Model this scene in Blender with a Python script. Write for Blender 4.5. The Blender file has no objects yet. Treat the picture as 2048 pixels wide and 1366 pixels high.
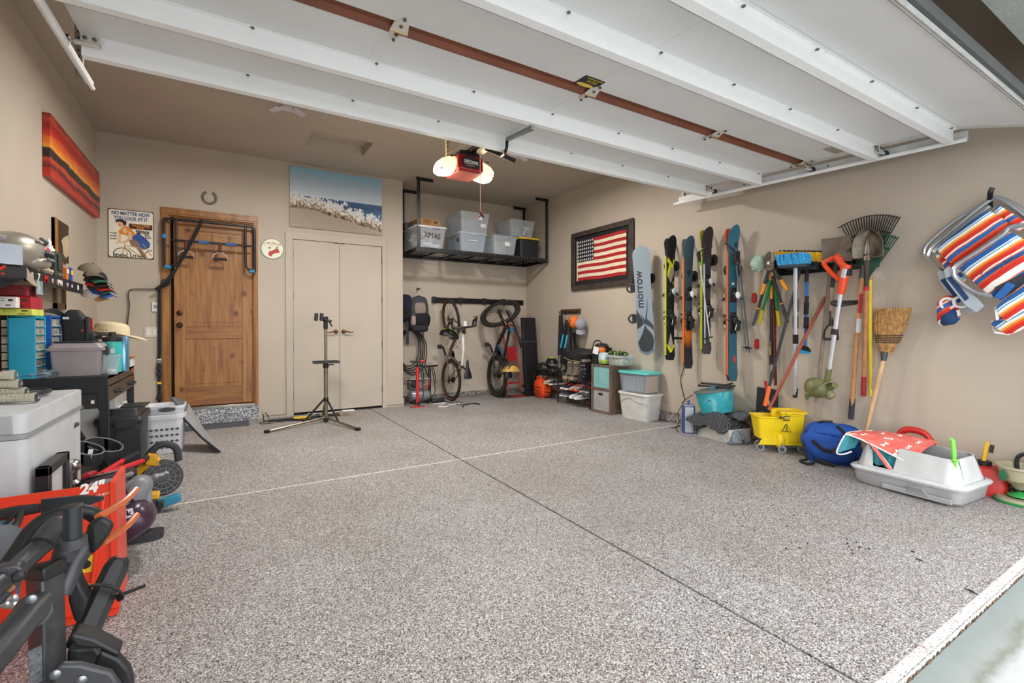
import bpy,bmesh,math,random
from math import sin,cos,pi,radians,sqrt,atan2
from mathutils import Vector,Matrix,Euler,noise
R=radians
scene=bpy.context.scene
col=scene.collection
V=Vector
# ---------------------------------------------------------------- camera
F,YAW,PIT,PX,PY,H=945.8,R(31.237),R(-.537),1024,663.8,1.05
cd=bpy.data.cameras.new('camera');cam=bpy.data.objects.new('camera',cd);col.objects.link(cam)
cd.sensor_width=36;cd.lens=F/2048*36;cd.shift_y=(PY-683)/2048;cd.clip_start=.02
cam.location=(0,0,H);cam.rotation_euler=(pi/2+PIT,0,-YAW)
scene.camera=cam
# ---------------------------------------------------------------- daylight and exposure
scene.view_settings.view_transform='Standard';scene.view_settings.look='None'
scene.view_settings.gamma=1;scene.view_settings.exposure=0.14
w=bpy.data.worlds.new('overcast_sky');scene.world=w;w.use_nodes=True
w.node_tree.nodes['Background'].inputs[0].default_value=(.965,.985,1,1)
w.node_tree.nodes['Background'].inputs[1].default_value=3.6
def lamp(name,loc,power,colr,size=.1,kind='POINT',rot=(0,0,0)):
    l=bpy.data.lights.new(name,kind);l.energy=power;l.color=colr
    if kind=='POINT':l.shadow_soft_size=size
    if kind=='AREA':l.shape='DISK';l.size=size
    o=bpy.data.objects.new(name,l);col.objects.link(o);o.location=loc;o.rotation_euler=rot;return o
# garage overhead lamps: the two bulbs of the opener plus fill added at the two unlit folding ceiling lights
for x_ in(1.50,2.0):lamp('opener_lamp_light',(x_,3.68,2.28),9,(1,.84,.62),.08)
for x_,y_ in((.42,4.25),(2.66,4.2)):lamp('ceiling_fill_light',(x_,y_,2.84),50,(1,.96,.91),.3,'AREA')
# ---------------------------------------------------------------- where pixels fall on real planes
def ray(x,y):
    d=V(((x-PX)/F,(PY-y)/F,-1));d.rotate(cam.rotation_euler);return d
def hit(x,y,ax,v):
    r=ray(x,y);return V((0,0,H))+r*((v-(0,0,H)[ax])/r[ax])
XL,XR,YB,YA,XC,ZC=-1.086,4.25,6.158,6.56,2.03,3.0
def fl(x,y,z=0):return hit(x,y,2,z)
def wr(x,y,off=0):return hit(x,y,0,XR-off)
def wb(x,y,off=0):return hit(x,y,1,YB-off)
def wa(x,y,off=0):return hit(x,y,1,YA-off)
def wl(x,y,off=0):return hit(x,y,0,XL+off)
# ---------------------------------------------------------------- materials
def lin(h):
    h=h.lstrip('#');c=[int(h[i:i+2],16)/255 for i in(0,2,4)]
    return tuple(x/12.92 if x<.04045 else((x+.055)/1.055)**2.4 for x in c)+(1,)
_mc={}
def newmat(name):
    m=bpy.data.materials.new(name);m.use_nodes=True
    nt=m.node_tree;return m,nt,nt.nodes['Principled BSDF']
def node(nt,t,**kw):
    n=nt.nodes.new(t)
    for k,v in kw.items():
        if k.startswith('i_'):
            key=k[2:];key=int(key)if key.isdigit()else key.replace('_',' ')
            n.inputs[key].default_value=v
        else:setattr(n,k,v)
    return n
def ramp(nt,fac,stops,interp='LINEAR'):
    r=node(nt,'ShaderNodeValToRGB');r.color_ramp.interpolation=interp
    el=r.color_ramp.elements
    while len(el)<len(stops):el.new(.5)
    for e,(p,c)in zip(el,stops):e.position=p;e.color=lin(c)if isinstance(c,str)else c
    nt.links.new(fac,r.inputs[0]);return r.outputs[0]
def coords(nt,scale=(1,1,1),kind='Object',rot=(0,0,0)):
    tc=node(nt,'ShaderNodeTexCoord');mp=node(nt,'ShaderNodeMapping')
    mp.inputs['Scale'].default_value=scale;mp.inputs['Rotation'].default_value=rot
    nt.links.new(tc.outputs[kind],mp.inputs[0]);return mp.outputs[0]
def K(c,rough=.55,metal=0,var=.06,bump=0,bs=60,alpha=1,trans=0,emit=0,coat=0,sc=8):
    key=(c,rough,metal,var,bump,bs,alpha,trans,emit,coat,sc)
    if key in _mc:return _mc[key]
    m,nt,b=newmat('surface_'+c.lstrip('#'));L=nt.links.new
    b.inputs['Roughness'].default_value=rough;b.inputs['Metallic'].default_value=metal
    cl=lin(c);v=coords(nt)
    if var:
        nz=node(nt,'ShaderNodeTexNoise',i_Scale=sc,i_Detail=4.0);L(v,nz.inputs['Vector'])
        lo=tuple(x*(1-var*1.6)for x in cl[:3])+(1,);hi=tuple(min(1,x*(1+var*1.6))for x in cl[:3])+(1,)
        L(ramp(nt,nz.outputs[0],[(.3,lo),(.7,hi)]),b.inputs['Base Color'])
    else:b.inputs['Base Color'].default_value=cl
    if bump:
        n2=node(nt,'ShaderNodeTexNoise',i_Scale=bs,i_Detail=3.0);L(v,n2.inputs['Vector'])
        bp=node(nt,'ShaderNodeBump',i_Strength=bump,i_Distance=.004);L(n2.outputs[0],bp.inputs['Height']);L(bp.outputs[0],b.inputs['Normal'])
    if coat:b.inputs['Coat Weight'].default_value=coat
    if trans:b.inputs['Transmission Weight'].default_value=trans;b.inputs['IOR'].default_value=1.3
    if emit:b.inputs['Emission Color'].default_value=cl;b.inputs['Emission Strength'].default_value=emit
    if alpha<1:
        tr=node(nt,'ShaderNodeBsdfTransparent',i_Color=(.92,.95,.97,1));mx=node(nt,'ShaderNodeMixShader');mx.inputs[0].default_value=alpha
        L(tr.outputs[0],mx.inputs[1]);L(b.outputs[0],mx.inputs[2]);L(mx.outputs[0],nt.nodes['Material Output'].inputs[0])
    _mc[key]=m;return m
def stripes(name,stops,axis=0,scale=1.0,rough=.8,kind='Object',rot=(0,0,0),off=0,wob=0):
    """colour bands along one axis; stops in 0..1 of one repeat of length 1/scale"""
    m,nt,b=newmat(name);L=nt.links.new
    sp=node(nt,'ShaderNodeSeparateXYZ');L(coords(nt,(scale,)*3,kind,rot),sp.inputs[0])
    a=node(nt,'ShaderNodeMath',operation='ADD',i_1=off+50.0);L(sp.outputs[axis],a.inputs[0])
    last=a.outputs[0]
    if wob:
        nz=node(nt,'ShaderNodeTexNoise',i_Scale=4.0);L(coords(nt),nz.inputs['Vector'])
        mm=node(nt,'ShaderNodeMath',operation='MULTIPLY_ADD',i_1=wob);L(nz.outputs[0],mm.inputs[0]);L(last,mm.inputs[2]);last=mm.outputs[0]
    f=node(nt,'ShaderNodeMath',operation='FRACT');L(last,f.inputs[0])
    L(ramp(nt,f.outputs[0],stops,'CONSTANT'),b.inputs['Base Color']);b.inputs['Roughness'].default_value=rough
    return m
# ---------------------------------------------------------------- mesh builder
W0=dict(world=False)
class MB:
    def __init__(s,M=None):s.v=[];s.f=[];s.mi=[];s.M=M or Matrix();s.k=0;s.flat=[]
    def add(s,vs,fs,M=None):
        o=len(s.v);T=s.M@M if M else s.M
        s.v+=[T@V(p)for p in vs];s.f+=[[i+o for i in f]for f in fs];s.mi+=[s.k]*len(fs);return s
    def mat(s,k):s.k=k;return s
    def box(s,x0,x1,y0,y1,z0,z1,M=None):
        vs=[(x,y,z)for x in(x0,x1)for y in(y0,y1)for z in(z0,z1)]
        return s.add(vs,[(0,1,3,2),(4,6,7,5),(0,4,5,1),(2,3,7,6),(0,2,6,4),(1,5,7,3)],M)
    def cb(s,c,sz,rot=(0,0,0)):
        T=Matrix.Translation(V(c))@Euler(rot).to_matrix().to_4x4();a,b,d=(q/2 for q in sz)
        return s.box(-a,a,-b,b,-d,d,T)
    def bar(s,p,q,w_,h_,up=(0,0,1)):
        """rectangular bar from p to q, w_ across and h_ along up"""
        p,q=V(p),V(q);d=q-p;L_=d.length;x=d.normalized();u=V(up);u=(u-x*u.dot(x))
        if u.length<1e-4:u=V((0,1,0))-x*x.y
        u.normalize();y=u.cross(x)
        T=Matrix((x,y,u)).transposed().to_4x4();T.translation=p
        return s.box(0,L_,-w_/2,w_/2,-h_/2,h_/2,T)
    def loft(s,rings,cap=True,closed=False,M=None):
        n=len(rings[0]);vs=[p for r in rings for p in r];fs=[]
        m=len(rings)
        for i in range(m if closed else m-1):
            for j in range(n):
                a=i*n+j;b=i*n+(j+1)%n;c=((i+1)%m)*n+(j+1)%n;d=((i+1)%m)*n+j
                fs.append((a,b,c,d))
        if cap and not closed:fs+=[tuple(range(n))[::-1],tuple((m-1)*n+j for j in range(n))]
        return s.add(vs,fs,M)
    def cyl(s,p,q,r0,r1=None,n=16,cap=True):return s.tube([p,q],[r0,r0 if r1 is None else r1],n,cap=cap)
    def tube(s,pts,r,n=8,closed=False,cap=True,sq=(1,1),up=None):
        P=[V(p)for p in pts];m=len(P);rs=r if isinstance(r,(list,tuple))else[r]*m
        T=[]
        for i in range(m):
            a=P[(i-1)%m]if(i or closed)else P[0];b=P[(i+1)%m]if(i<m-1 or closed)else P[-1]
            T.append((b-a).normalized()if(b-a).length>1e-9 else V((0,0,1)))
        u=V(up)if up else(V((0,0,1))if abs(T[0].z)<.9 else V((1,0,0)))
        rings=[]
        for i in range(m):
            u=u-T[i]*u.dot(T[i])
            if u.length<1e-5:u=T[i].orthogonal()
            u.normalize();w_=T[i].cross(u)
            rings.append([P[i]+(u*cos(2*pi*j/n)*sq[0]+w_*sin(2*pi*j/n)*sq[1])*rs[i]for j in range(n)])
        return s.loft(rings,cap,closed)
    def lathe(s,prof,c=(0,0,0),ax=(0,0,1),n=20,sx=1,sy=1):
        T=V(ax).to_track_quat('Z','Y').to_matrix().to_4x4();T.translation=V(c)
        rings=[[(max(r,1e-5)*cos(2*pi*j/n)*sx,max(r,1e-5)*sin(2*pi*j/n)*sy,z)for j in range(n)]for r,z in prof]
        return s.loft(rings,True,M=T)
    def prism(s,pts,y0,y1,M=None):
        """outline in XZ extruded along Y"""
        n=len(pts);return s.loft([[(p[0],y0,p[1])for p in pts],[(p[0],y1,p[1])for p in pts]],True,M=M)
    def ell(s,c,r,rot=(0,0,0),n=14,m=10,amp=0,seed=0,fr=3,p=1):
        T=Matrix.Translation(V(c))@Euler(rot).to_matrix().to_4x4();vs=[];rings=[]
        def sg(x,p):return abs(x)**p*(1 if x>=0 else-1)
        for i in range(m+1):
            th=pi*i/m;ring=[]
            for j in range(n):
                ph=2*pi*j/n
                q=V((sg(sin(th),p)*sg(cos(ph),p),sg(sin(th),p)*sg(sin(ph),p),sg(cos(th),p)))
                k=1+amp*(noise.noise(q*fr+V((seed,seed*2.3,0))))if amp else 1
                ring.append((q.x*r[0]*k,q.y*r[1]*k,q.z*r[2]*k))
            rings.append(ring)
        rings[0]=[rings[0][0]]*n if 0 else[tuple(V(x)*.999)for x in rings[0]]
        return s.loft(rings,False,M=T)
    def torus(s,c,R_,r,ax=(0,1,0),n=32,k=8,sq=(1,1)):
        T=V(ax).to_track_quat('Z','Y').to_matrix().to_4x4();T.translation=V(c)
        return s.loft([[(cos(2*pi*i/n)*(R_+r*cos(2*pi*j/k)*sq[0]),sin(2*pi*i/n)*(R_+r*cos(2*pi*j/k)*sq[0]),r*sin(2*pi*j/k)*sq[1])for j in range(k)]for i in range(n)],closed=True,M=T)
    def sheet(s,fn,nu,nv,th=.004):
        """surface fn(u,v) given thickness along its normals"""
        P=[[V(fn(i/nu,j/nv))for j in range(nv+1)]for i in range(nu+1)]
        A=[];B=[]
        for i in range(nu+1):
            for j in range(nv+1):
                du=P[min(i+1,nu)][j]-P[max(i-1,0)][j];dv=P[i][min(j+1,nv)]-P[i][max(j-1,0)]
                nn=du.cross(dv);nn=nn.normalized()*th/2 if nn.length>1e-9 else V((0,0,th/2))
                A.append(P[i][j]+nn);B.append(P[i][j]-nn)
        N=len(A);w_=nv+1;fs=[]
        for i in range(nu):
            for j in range(nv):
                a=i*w_+j;fs+=[(a,a+w_,a+w_+1,a+1),(N+a,N+a+1,N+a+w_+1,N+a+w_)]
        for i in range(nu):
            a=i*w_;b=a+nv;fs+=[(a,N+a,N+a+w_,a+w_),(b,b+w_,N+b+w_,N+b)]
        for j in range(nv):
            a=j;b=nu*w_+j;fs+=[(a,a+1,N+a+1,N+a),(b,N+b,N+b+1,b+1)]
        return s.add(A+B,fs)
    def tub(s,w0,d0,w1,d1,z0,z1,rad,th=.004,lip=0,c=(0,0,0),wob=0):
        """open tapered box with rounded corners, walls and floor of thickness th"""
        def rr(w_,d_,r,z):return[(c[0]+x,c[1]+y,c[2]+z)for x,y in rrect(w_,d_,r)]
        rings=[rr(w0,d0,rad,z0),rr(w1,d1,rad,z1)]
        if lip:rings+=[rr(w1+2*lip,d1+2*lip,rad+lip,z1),rr(w1+2*lip,d1+2*lip,rad+lip,z1+.008),rr(w1-2*th,d1-2*th,rad,z1+.008)]
        rings+=[rr(w1-2*th,d1-2*th,rad,z1-.001),rr(w0-2*th,d0-2*th,rad,z0+th)]
        return s.loft(rings)
    def B(s,name,mats,parent=None,bev=0,smooth=35,sub=0,label=None,cat=None,group=None,kind=None,solid=0,world=True):
        me=bpy.data.meshes.new(name);o=bpy.data.objects.new(name,me);col.objects.link(o)
        inv=None
        if parent is not None:
            o.parent=parent
            if world:inv=MW(parent).inverted()
        me.from_pydata([tuple(inv@p)if inv else tuple(p)for p in s.v],[],s.f)
        for m in(mats if isinstance(mats,(list,tuple))else[mats]):me.materials.append(m)
        me.polygons.foreach_set('material_index',s.mi)
        bm=bmesh.new();bm.from_mesh(me);bmesh.ops.remove_doubles(bm,verts=bm.verts,dist=1e-5)
        bmesh.ops.recalc_face_normals(bm,faces=bm.faces);bm.to_mesh(me);bm.free()
        if smooth:me.polygons.foreach_set('use_smooth',[True]*len(me.polygons));me.set_sharp_from_angle(angle=R(smooth))
        if sub:md=o.modifiers.new('sub','SUBSURF');md.levels=md.render_levels=sub
        if bev:md=o.modifiers.new('bev','BEVEL');md.width=bev;md.segments=2;md.limit_method='ANGLE';md.angle_limit=R(40)
        return tag(o,label,cat,group,kind)
def rrect(w_,d_,r,n=4):
    r=min(r,w_/2-1e-4,d_/2-1e-4);out=[]
    for cx,cy_,a0 in((w_/2-r,d_/2-r,0),(-w_/2+r,d_/2-r,90),(-w_/2+r,-d_/2+r,180),(w_/2-r,-d_/2+r,270)):
        for i in range(n+1):a=R(a0+90*i/n);out.append((cx+r*cos(a),cy_+r*sin(a)))
    return out
def MW(o):
    M=Matrix.Translation(o.location)@o.rotation_euler.to_matrix().to_4x4()@Matrix.Diagonal((*o.scale,1))
    return MW(o.parent)@M if o.parent else M
def tag(o,label=None,cat=None,group=None,kind=None):
    for k,v in(('label',label),('category',cat),('group',group),('kind',kind)):
        if v:o[k]=v
    return o
def thing(name,label,cat,loc=(0,0,0),rz=0,group=None,kind=None,rot=None):
    o=bpy.data.objects.new(name,None);col.objects.link(o);o.location=loc;o.rotation_euler=rot or(0,0,R(rz));o.empty_display_size=.05
    return tag(o,label,cat,group,kind)
def dup(root,loc=None,rz=None,label=None,group=None,rot=None):
    r=root.copy();col.objects.link(r)
    if loc is not None:r.location=loc
    if rz is not None:r.rotation_euler=(0,0,R(rz))
    if rot is not None:r.rotation_euler=rot
    if label:r['label']=label
    if group:r['group']=group
    for ch in list(root.children):
        c=ch.copy();col.objects.link(c);c.parent=r
        for g in list(ch.children):
            d=g.copy();col.objects.link(d);d.parent=c
    return r
def arc(c,r,a0,a1,n,pl='xz',y=0):
    o=[]
    for i in range(n+1):
        a=R(a0+(a1-a0)*i/n);p,q=c[0]+r*cos(a),c[1]+r*sin(a)
        o.append((p,y,q)if pl=='xz' else(p,q,y)if pl=='xy' else(y,p,q))
    return o
def SP_(pts,n=6):
    P=[V(p)for p in pts];out=[]
    for i in range(len(P)-1):
        a=P[max(i-1,0)];b=P[i];c=P[i+1];d=P[min(i+2,len(P)-1)]
        for k in range(n):
            t=k/n;out.append(.5*((2*b)+(c-a)*t+(2*a-5*b+4*c-d)*t*t+(3*b-a-3*c+d)*t**3))
    return out+[P[-1]]
def text(s_,size,M,mat_,parent,name='lettering',ext=.0015,align='CENTER',sx=1,bold=0,spacing=1,shear=0,fit=0):
    """real lettering as a mesh; M puts the text's XY plane in the world"""
    cu=bpy.data.curves.new('t','FONT');cu.body=s_;cu.size=size;cu.extrude=ext;cu.align_x=align;cu.align_y='CENTER';cu.offset=bold;cu.space_character=spacing;cu.shear=shear
    to=bpy.data.objects.new('t',cu);col.objects.link(to);bpy.context.view_layer.update()
    me=bpy.data.meshes.new_from_object(to.evaluated_get(bpy.context.evaluated_depsgraph_get()))
    bpy.data.objects.remove(to);me.name=name
    if fit:xs_=[v_.co.x for v_ in me.vertices];sx=fit/(max(xs_)-min(xs_))
    T=M@Matrix.Diagonal((sx,1,1,1))
    if parent is not None:T=MW(parent).inverted()@T
    me.transform(T);me.materials.clear();me.materials.append(mat_)
    o=bpy.data.objects.new(name,me);col.objects.link(o);o.parent=parent;return o
def facing(p,rz,tilt=0):
    """matrix: text upright, read by a viewer looking along the +Y of a frame turned by rz degrees"""
    return Matrix.Translation(V(p))@Matrix.Rotation(R(rz),4,'Z')@Matrix.Rotation(R(90),4,'X')@Matrix.Rotation(R(tilt),4,'Z')
def FR(p,rz=0,rot=None):
    """frame matrix at p"""
    return Matrix.Translation(V(p))@(Euler(rot).to_matrix().to_4x4()if rot else Matrix.Rotation(R(rz),4,'Z'))
def rnd(a,b):return random.uniform(a,b)
random.seed(7)
BLK,DK,CHR=K('#1b1c1e',.5),K('#2a2b2e',.6),K('#c9ccd0',.25,1,0)
STEEL,RUB,WHT=K('#8d9096',.35,.9,.05),K('#161617',.85),K('#e6e6e4',.45)
# ---------------------------------------------------------------- room shell
def wallmat(name,c,bump=.25,marks=True):
    m,nt,b=newmat(name);L=nt.links.new;v=coords(nt)
    nz=node(nt,'ShaderNodeTexNoise',i_Scale=1.6,i_Detail=5.0);L(v,nz.inputs['Vector'])
    cl=lin(c);L(ramp(nt,nz.outputs[0],[(.3,tuple(x*.94 for x in cl[:3])+(1,)),(.7,tuple(x*1.04 for x in cl[:3])+(1,))]),b.inputs['Base Color'])
    n2=node(nt,'ShaderNodeTexNoise',i_Scale=55.0,i_Detail=3.0);L(v,n2.inputs['Vector'])
    bp=node(nt,'ShaderNodeBump',i_Strength=bump,i_Distance=.004);L(n2.outputs[0],bp.inputs['Height']);L(bp.outputs[0],b.inputs['Normal'])
    b.inputs['Roughness'].default_value=.7;return m
WALL=wallmat('painted_plaster_wall','#b8ac9d');CEIL=wallmat('textured_ceiling_paint','#b3a799',.9)
TRIMP=wallmat('painted_trim','#b8ada0',.05)
def flake2(name,sc,cols,rough=.9):
    m,nt,b=newmat(name);L=nt.links.new
    vo=node(nt,'ShaderNodeTexVoronoi',i_Scale=sc);L(coords(nt),vo.inputs['Vector'])
    sp=node(nt,'ShaderNodeSeparateColor');L(vo.outputs['Color'],sp.inputs[0])
    L(ramp(nt,sp.outputs[0],cols,'CONSTANT'),b.inputs['Base Color']);b.inputs['Roughness'].default_value=rough;return m
def flakes():
    m,nt,b=newmat('flake_epoxy_floor');L=nt.links.new;v=coords(nt)
    cols=[(0,'#34333a'),(.1,'#66605e'),(.2,'#8f8c8c'),(.42,'#a3a1a0'),(.58,'#bdbbba'),(.76,'#dedddc'),(.9,'#87796f')]
    vo=node(nt,'ShaderNodeTexVoronoi',i_Scale=260.0);L(v,vo.inputs['Vector'])
    sp=node(nt,'ShaderNodeSeparateColor');L(vo.outputs['Color'],sp.inputs[0])
    c1=ramp(nt,sp.outputs[0],cols,'CONSTANT')
    nz=node(nt,'ShaderNodeTexNoise',i_Scale=1.3,i_Detail=6.0,i_Roughness=.6);L(v,nz.inputs['Vector'])
    c2=ramp(nt,nz.outputs[0],[(.3,'#ddd8d3'),(.65,'#f2f2f2')])
    mx=node(nt,'ShaderNodeMix',data_type='RGBA',blend_type='MULTIPLY');mx.inputs[0].default_value=1
    L(c1,mx.inputs[6]);L(c2,mx.inputs[7]);L(mx.outputs[2],b.inputs['Base Color'])
    bp=node(nt,'ShaderNodeBump',i_Strength=.25,i_Distance=.002);L(sp.outputs[1],bp.inputs['Height']);L(bp.outputs[0],b.inputs['Normal'])
    b.inputs['Roughness'].default_value=.55;return m
FLAKE=flakes()
STEPM=flake2('grey_blue_flake_step',110,[(0,'#3d4148'),(.15,'#7b8189'),(.4,'#a9adb2'),(.6,'#8f8f90'),(.75,'#d5d7d8'),(.92,'#6c6158')])
FOUND=flake2('rough_flaked_foundation',90,[(0,'#4c4a48'),(.3,'#75716c'),(.6,'#8d8984'),(.85,'#b5b1ab')])
YE=.595                                    # outer edge of the garage slab
fb=MB();JX,JY,g=1.596,3.425,.006
for x0,x1 in((XL-.1,JX-g),(JX+g,XR+.1)):
    for y0,y1 in((YE,JY-g),(JY+g,YA+.1)):fb.box(x0,x1,y0,y1,-.08,0)
fb.mat(1).box(XL-.1,XR+.1,YE,YA+.1,-.12,-.008)
fb.mat(2)
for x0,x1 in((XL,JX-g),(JX+g,XR)):fb.box(x0,x1,JY-.006,JY+.006,-.02,.0005)  # white strip in the joint paints the reflection on its edge
fb.mat(3)
for x0,x1 in((XL,JX-g),(JX+g,4.05)):fb.loft([[(x,YE-.004,-.03),(x,YE-.004,-.006),(x,YE+.004,.0006),(x,YE+.034,.0009),(x,YE+.04,-.01)]for x in(x0,x1)])
fb.B('floor',[FLAKE,K('#3c322b',.9),K('#d8d3cc',.7,bump=.5),flake2('worn_slab_edge',200,[(0,'#8c8986'),(.12,'#c9c7c4'),(.5,'#e9e8e6'),(.85,'#b5b0ab')])],kind='structure',bev=.0,smooth=0)
def drive():
    m,nt,b=newmat('driveway_concrete');L=nt.links.new;v=coords(nt)
    nz=node(nt,'ShaderNodeTexNoise',i_Scale=9.0,i_Detail=8.0,i_Roughness=.7);L(v,nz.inputs['Vector'])
    c0=ramp(nt,nz.outputs[0],[(.3,'#a4a7a7'),(.7,'#b4b7b7')])
    sp=node(nt,'ShaderNodeSeparateXYZ');L(v,sp.inputs[0])
    a=node(nt,'ShaderNodeMath',operation='MULTIPLY_ADD',i_1=.09,);L(nz.outputs[0],a.inputs[0]);L(sp.outputs[1],a.inputs[2])
    st=ramp(nt,a.outputs[0],[(0,'#ffffff'),(.49,'#ffffff'),(.52,'#b6b6a6'),(.55,'#ccd2ce'),(.64,'#bcc6c4')])
    mx=node(nt,'ShaderNodeMix',data_type='RGBA',blend_type='MULTIPLY');mx.inputs[0].default_value=1
    L(c0,mx.inputs[6]);L(st,mx.inputs[7]);L(mx.outputs[2],b.inputs['Base Color']);b.inputs['Roughness'].default_value=.85;return m
MB().box(-9,12,-14,YE-.010,-.15,-.010).B('floor_driveway',drive(),kind='structure')
MB().box(-9,12,YE-.05,YE+.02,-.14,-.022).B('trim_8',K('#4a3a2c',.95,bump=1),kind='structure')
# walls
T=.14
MB().box(XL-T,XL,.6,YA+T,-.05,ZC).B('wall_left',WALL,kind='structure')
MB().box(XR,XR+T,.6,YA+T,-.05,ZC).B('wall_right',WALL,kind='structure')
# back wall, with the openings of the two doors
D1=(wb(339,700).x,wb(508,700).x,.19,2.235)      # wood door opening
D2=(wb(586,600).x,wb(764,600).x,0,2.10)
wbk=MB();xs=[XL,D1[0],D1[1],D2[0],D2[1],XC]
for a,b in((0,1),(2,3),(4,5)):wbk.box(xs[a],xs[b],YB,YB+T,0,ZC)
wbk.box(D1[0],D1[1],YB,YB+T,D1[3],ZC);wbk.box(D2[0],D2[1],YB,YB+T,D2[3],ZC);wbk.box(D1[0],D1[1],YB,YB+T,0,.17)
wbk.B('wall_back',WALL,kind='structure',smooth=0)
MB().box(XC-T,XC,YB+.001,YA+T,0,ZC).B('wall_alcove_side',WALL,kind='structure')
MB().box(XC,XR,YA,YA+T,0,ZC).B('wall_alcove_back',WALL,kind='structure')
# header over the garage opening and its returns
wf=MB();wf.box(XL-4,XR+4,.36,.62,2.29,3.2);wf.box(XL-4,-.62,.36,.62,-.05,2.29);wf.box(4.06,XR+4,.36,.62,-.05,2.29)
wf.B('wall_front',K('#8f948f',.9,bump=.6,bs=90),kind='structure')
# ceiling with the shallow attic hatch recess
hx0,hx1,hy0,hy1=.745,1.35,5.05,5.5
cb=MB()
for a in((XL-T,XR+T,.36,hy0),(XL-T,XR+T,hy1,YA+T),(XL-T,hx0,hy0,hy1),(hx1,XR+T,hy0,hy1)):cb.box(*a,ZC,ZC+.14)
cb.B('ceiling',CEIL,kind='structure',smooth=0)
h=MB().box(hx0-.02,hx1+.02,hy0-.02,hy1+.02,ZC+.10,ZC+.13)
h.B('trim_7',CEIL,kind='structure')
# baseboards and the raised rough foundation below them
for n,a in enumerate([(XL,D1[0]-.09,YB),(D1[1]+.085,wb(571,832).x,YB),(wb(773,800).x,XC+.012,YB),(XC,XR,YA)]):
    MB().box(a[0],a[1],a[2]-.012,a[2],(.03 if n<3 else .07),(.105 if n<3 else .16)).B('baseboard_back' if n<3 else 'baseboard_alcove',TRIMP,kind='structure',bev=.002)
MB().box(XC,XC+.012,YB,YA,.0,.105).B('baseboard_side',TRIMP,kind='structure')
MB().box(XR-.012,XR,2.3,YA,.11,.20).B('baseboard_right',TRIMP,kind='structure',bev=.002)
MB().box(XL,XL+.012,.62,YB,.0,.1).B('baseboard_left',TRIMP,kind='structure')
fo=MB();fo.box(XR-.03,XR,.62,YA,0,.11);fo.box(XC+.012,XR,YA-.03,YA,0,.07);fo.B('trim_6',FOUND,kind='structure',bev=.008)
# step below the wooden door
sx0,sx1=wb(322,800).x,wb(517,800).x
MB().box(sx0,sx1,YB-.075,YB+.02,0,.165).B('trim_5',STEPM,kind='structure',bev=.006)
MB().box(D1[0]-.02,D1[1]+.01,YB-.07,YB+.03,.165,.195).B('trim_9',K('#a7a49c',.25,.9),kind='structure',bev=.004)
# ---------------------------------------------------------------- wooden door and casing
def wood(name,c1,c2,c3,sc=(1,1,1),knots=True,rough=.4):
    m,nt,b=newmat(name);L=nt.links.new
    v=coords(nt,sc);nz=node(nt,'ShaderNodeTexNoise',i_Scale=3.0,i_Detail=7.0,i_Roughness=.62,i_Distortion=.6);L(v,nz.inputs['Vector'])
    c=ramp(nt,nz.outputs[0],[(.25,c3),(.45,c1),(.62,c2),(.8,c1)])
    if knots:
        vo=node(nt,'ShaderNodeTexVoronoi',i_Scale=6.0);L(coords(nt,(1,1,.75)),vo.inputs['Vector'])
        k=ramp(nt,vo.outputs['Distance'],[(.0,'#120804'),(.05,'#2a1509'),(.085,'#a87c58'),(.22,'#ffffff')])
        mx=node(nt,'ShaderNodeMix',data_type='RGBA',blend_type='MULTIPLY');mx.inputs[0].default_value=.8
        L(c,mx.inputs[6]);L(k,mx.inputs[7]);c=mx.outputs[2]
    L(c,b.inputs['Base Color']);b.inputs['Roughness'].default_value=rough;return m
ALDER=wood('knotty_alder','#8d5c2c','#a0713d','#67401d',(9,9,.7));ALDH=wood('knotty_alder_rail','#85552a','#9a6a38','#633c1b',(.7,5,9))
CASE=wood('stained_casing','#93612f','#a3723c','#6f451f',(6,6,.7),False)
x0,x1,z0,z1=D1;dc=thing('door_1',None,None,(x0,YB,z0),kind='structure')
cs=MB();W_=.075
ca,cb_=wb(323,600).x,wb(516,600).x
cs.box(ca,x0,YB-.02,YB,.165,z1+.075);cs.box(x1,cb_,YB-.02,YB,.165,z1+.075);cs.box(ca,cb_,YB-.022,YB,z1,z1+.08)
cs.box(ca+.012,x0-.016,YB-.028,YB,.165,z1+.06);cs.box(x1+.014,cb_-.012,YB-.028,YB,.165,z1+.06);cs.box(ca+.012,cb_-.012,YB-.03,YB,z1+.018,z1+.062)
cs.box(x0,x0+.012,YB,YB+T,z0,z1);cs.box(x1-.012,x1,YB,YB+T,z0,z1);cs.box(x0,x1,YB,YB+T,z1-.012,z1)
cs.B('casing',CASE,dc,bev=.003)
dl,dr_,yf=x0+.04,x1-.014,YB+.012       # the leaf stands slightly ajar on its left
p=MB();st=.10;yk=yf+.045
p.box(dl,dl+st,yf,yk,z0+.01,z1-.015);p.box(dr_-st,dr_,yf,yk,z0+.01,z1-.015)
p.B('stile',ALDER,dc,bev=.002)
q=MB();zt=z1-.14;zm0,zm1=z0+.735,z0+.875;zb=z0+.205
for a,b in((zt,z1-.015),(zm0,zm1),(z0+.01,zb)):q.box(dl+st,dr_-st,yf+.001,yk,a,b)
q.B('rail',ALDH,dc,bev=.002)
for a,b in((zb,zm0),(zm1,zt)):
    pn=MB();u0,u1=dl+st,dr_-st
    pn.loft([[(u0+i,yf+d,a+i),(u1-i,yf+d,a+i),(u1-i,yf+d,b-i),(u0+i,yf+d,b-i)]for i,d in((0,.01),(.012,.016),(.03,.016),(.042,.007))])
    pn.B('panel',ALDER,dc,bev=.001)
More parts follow.
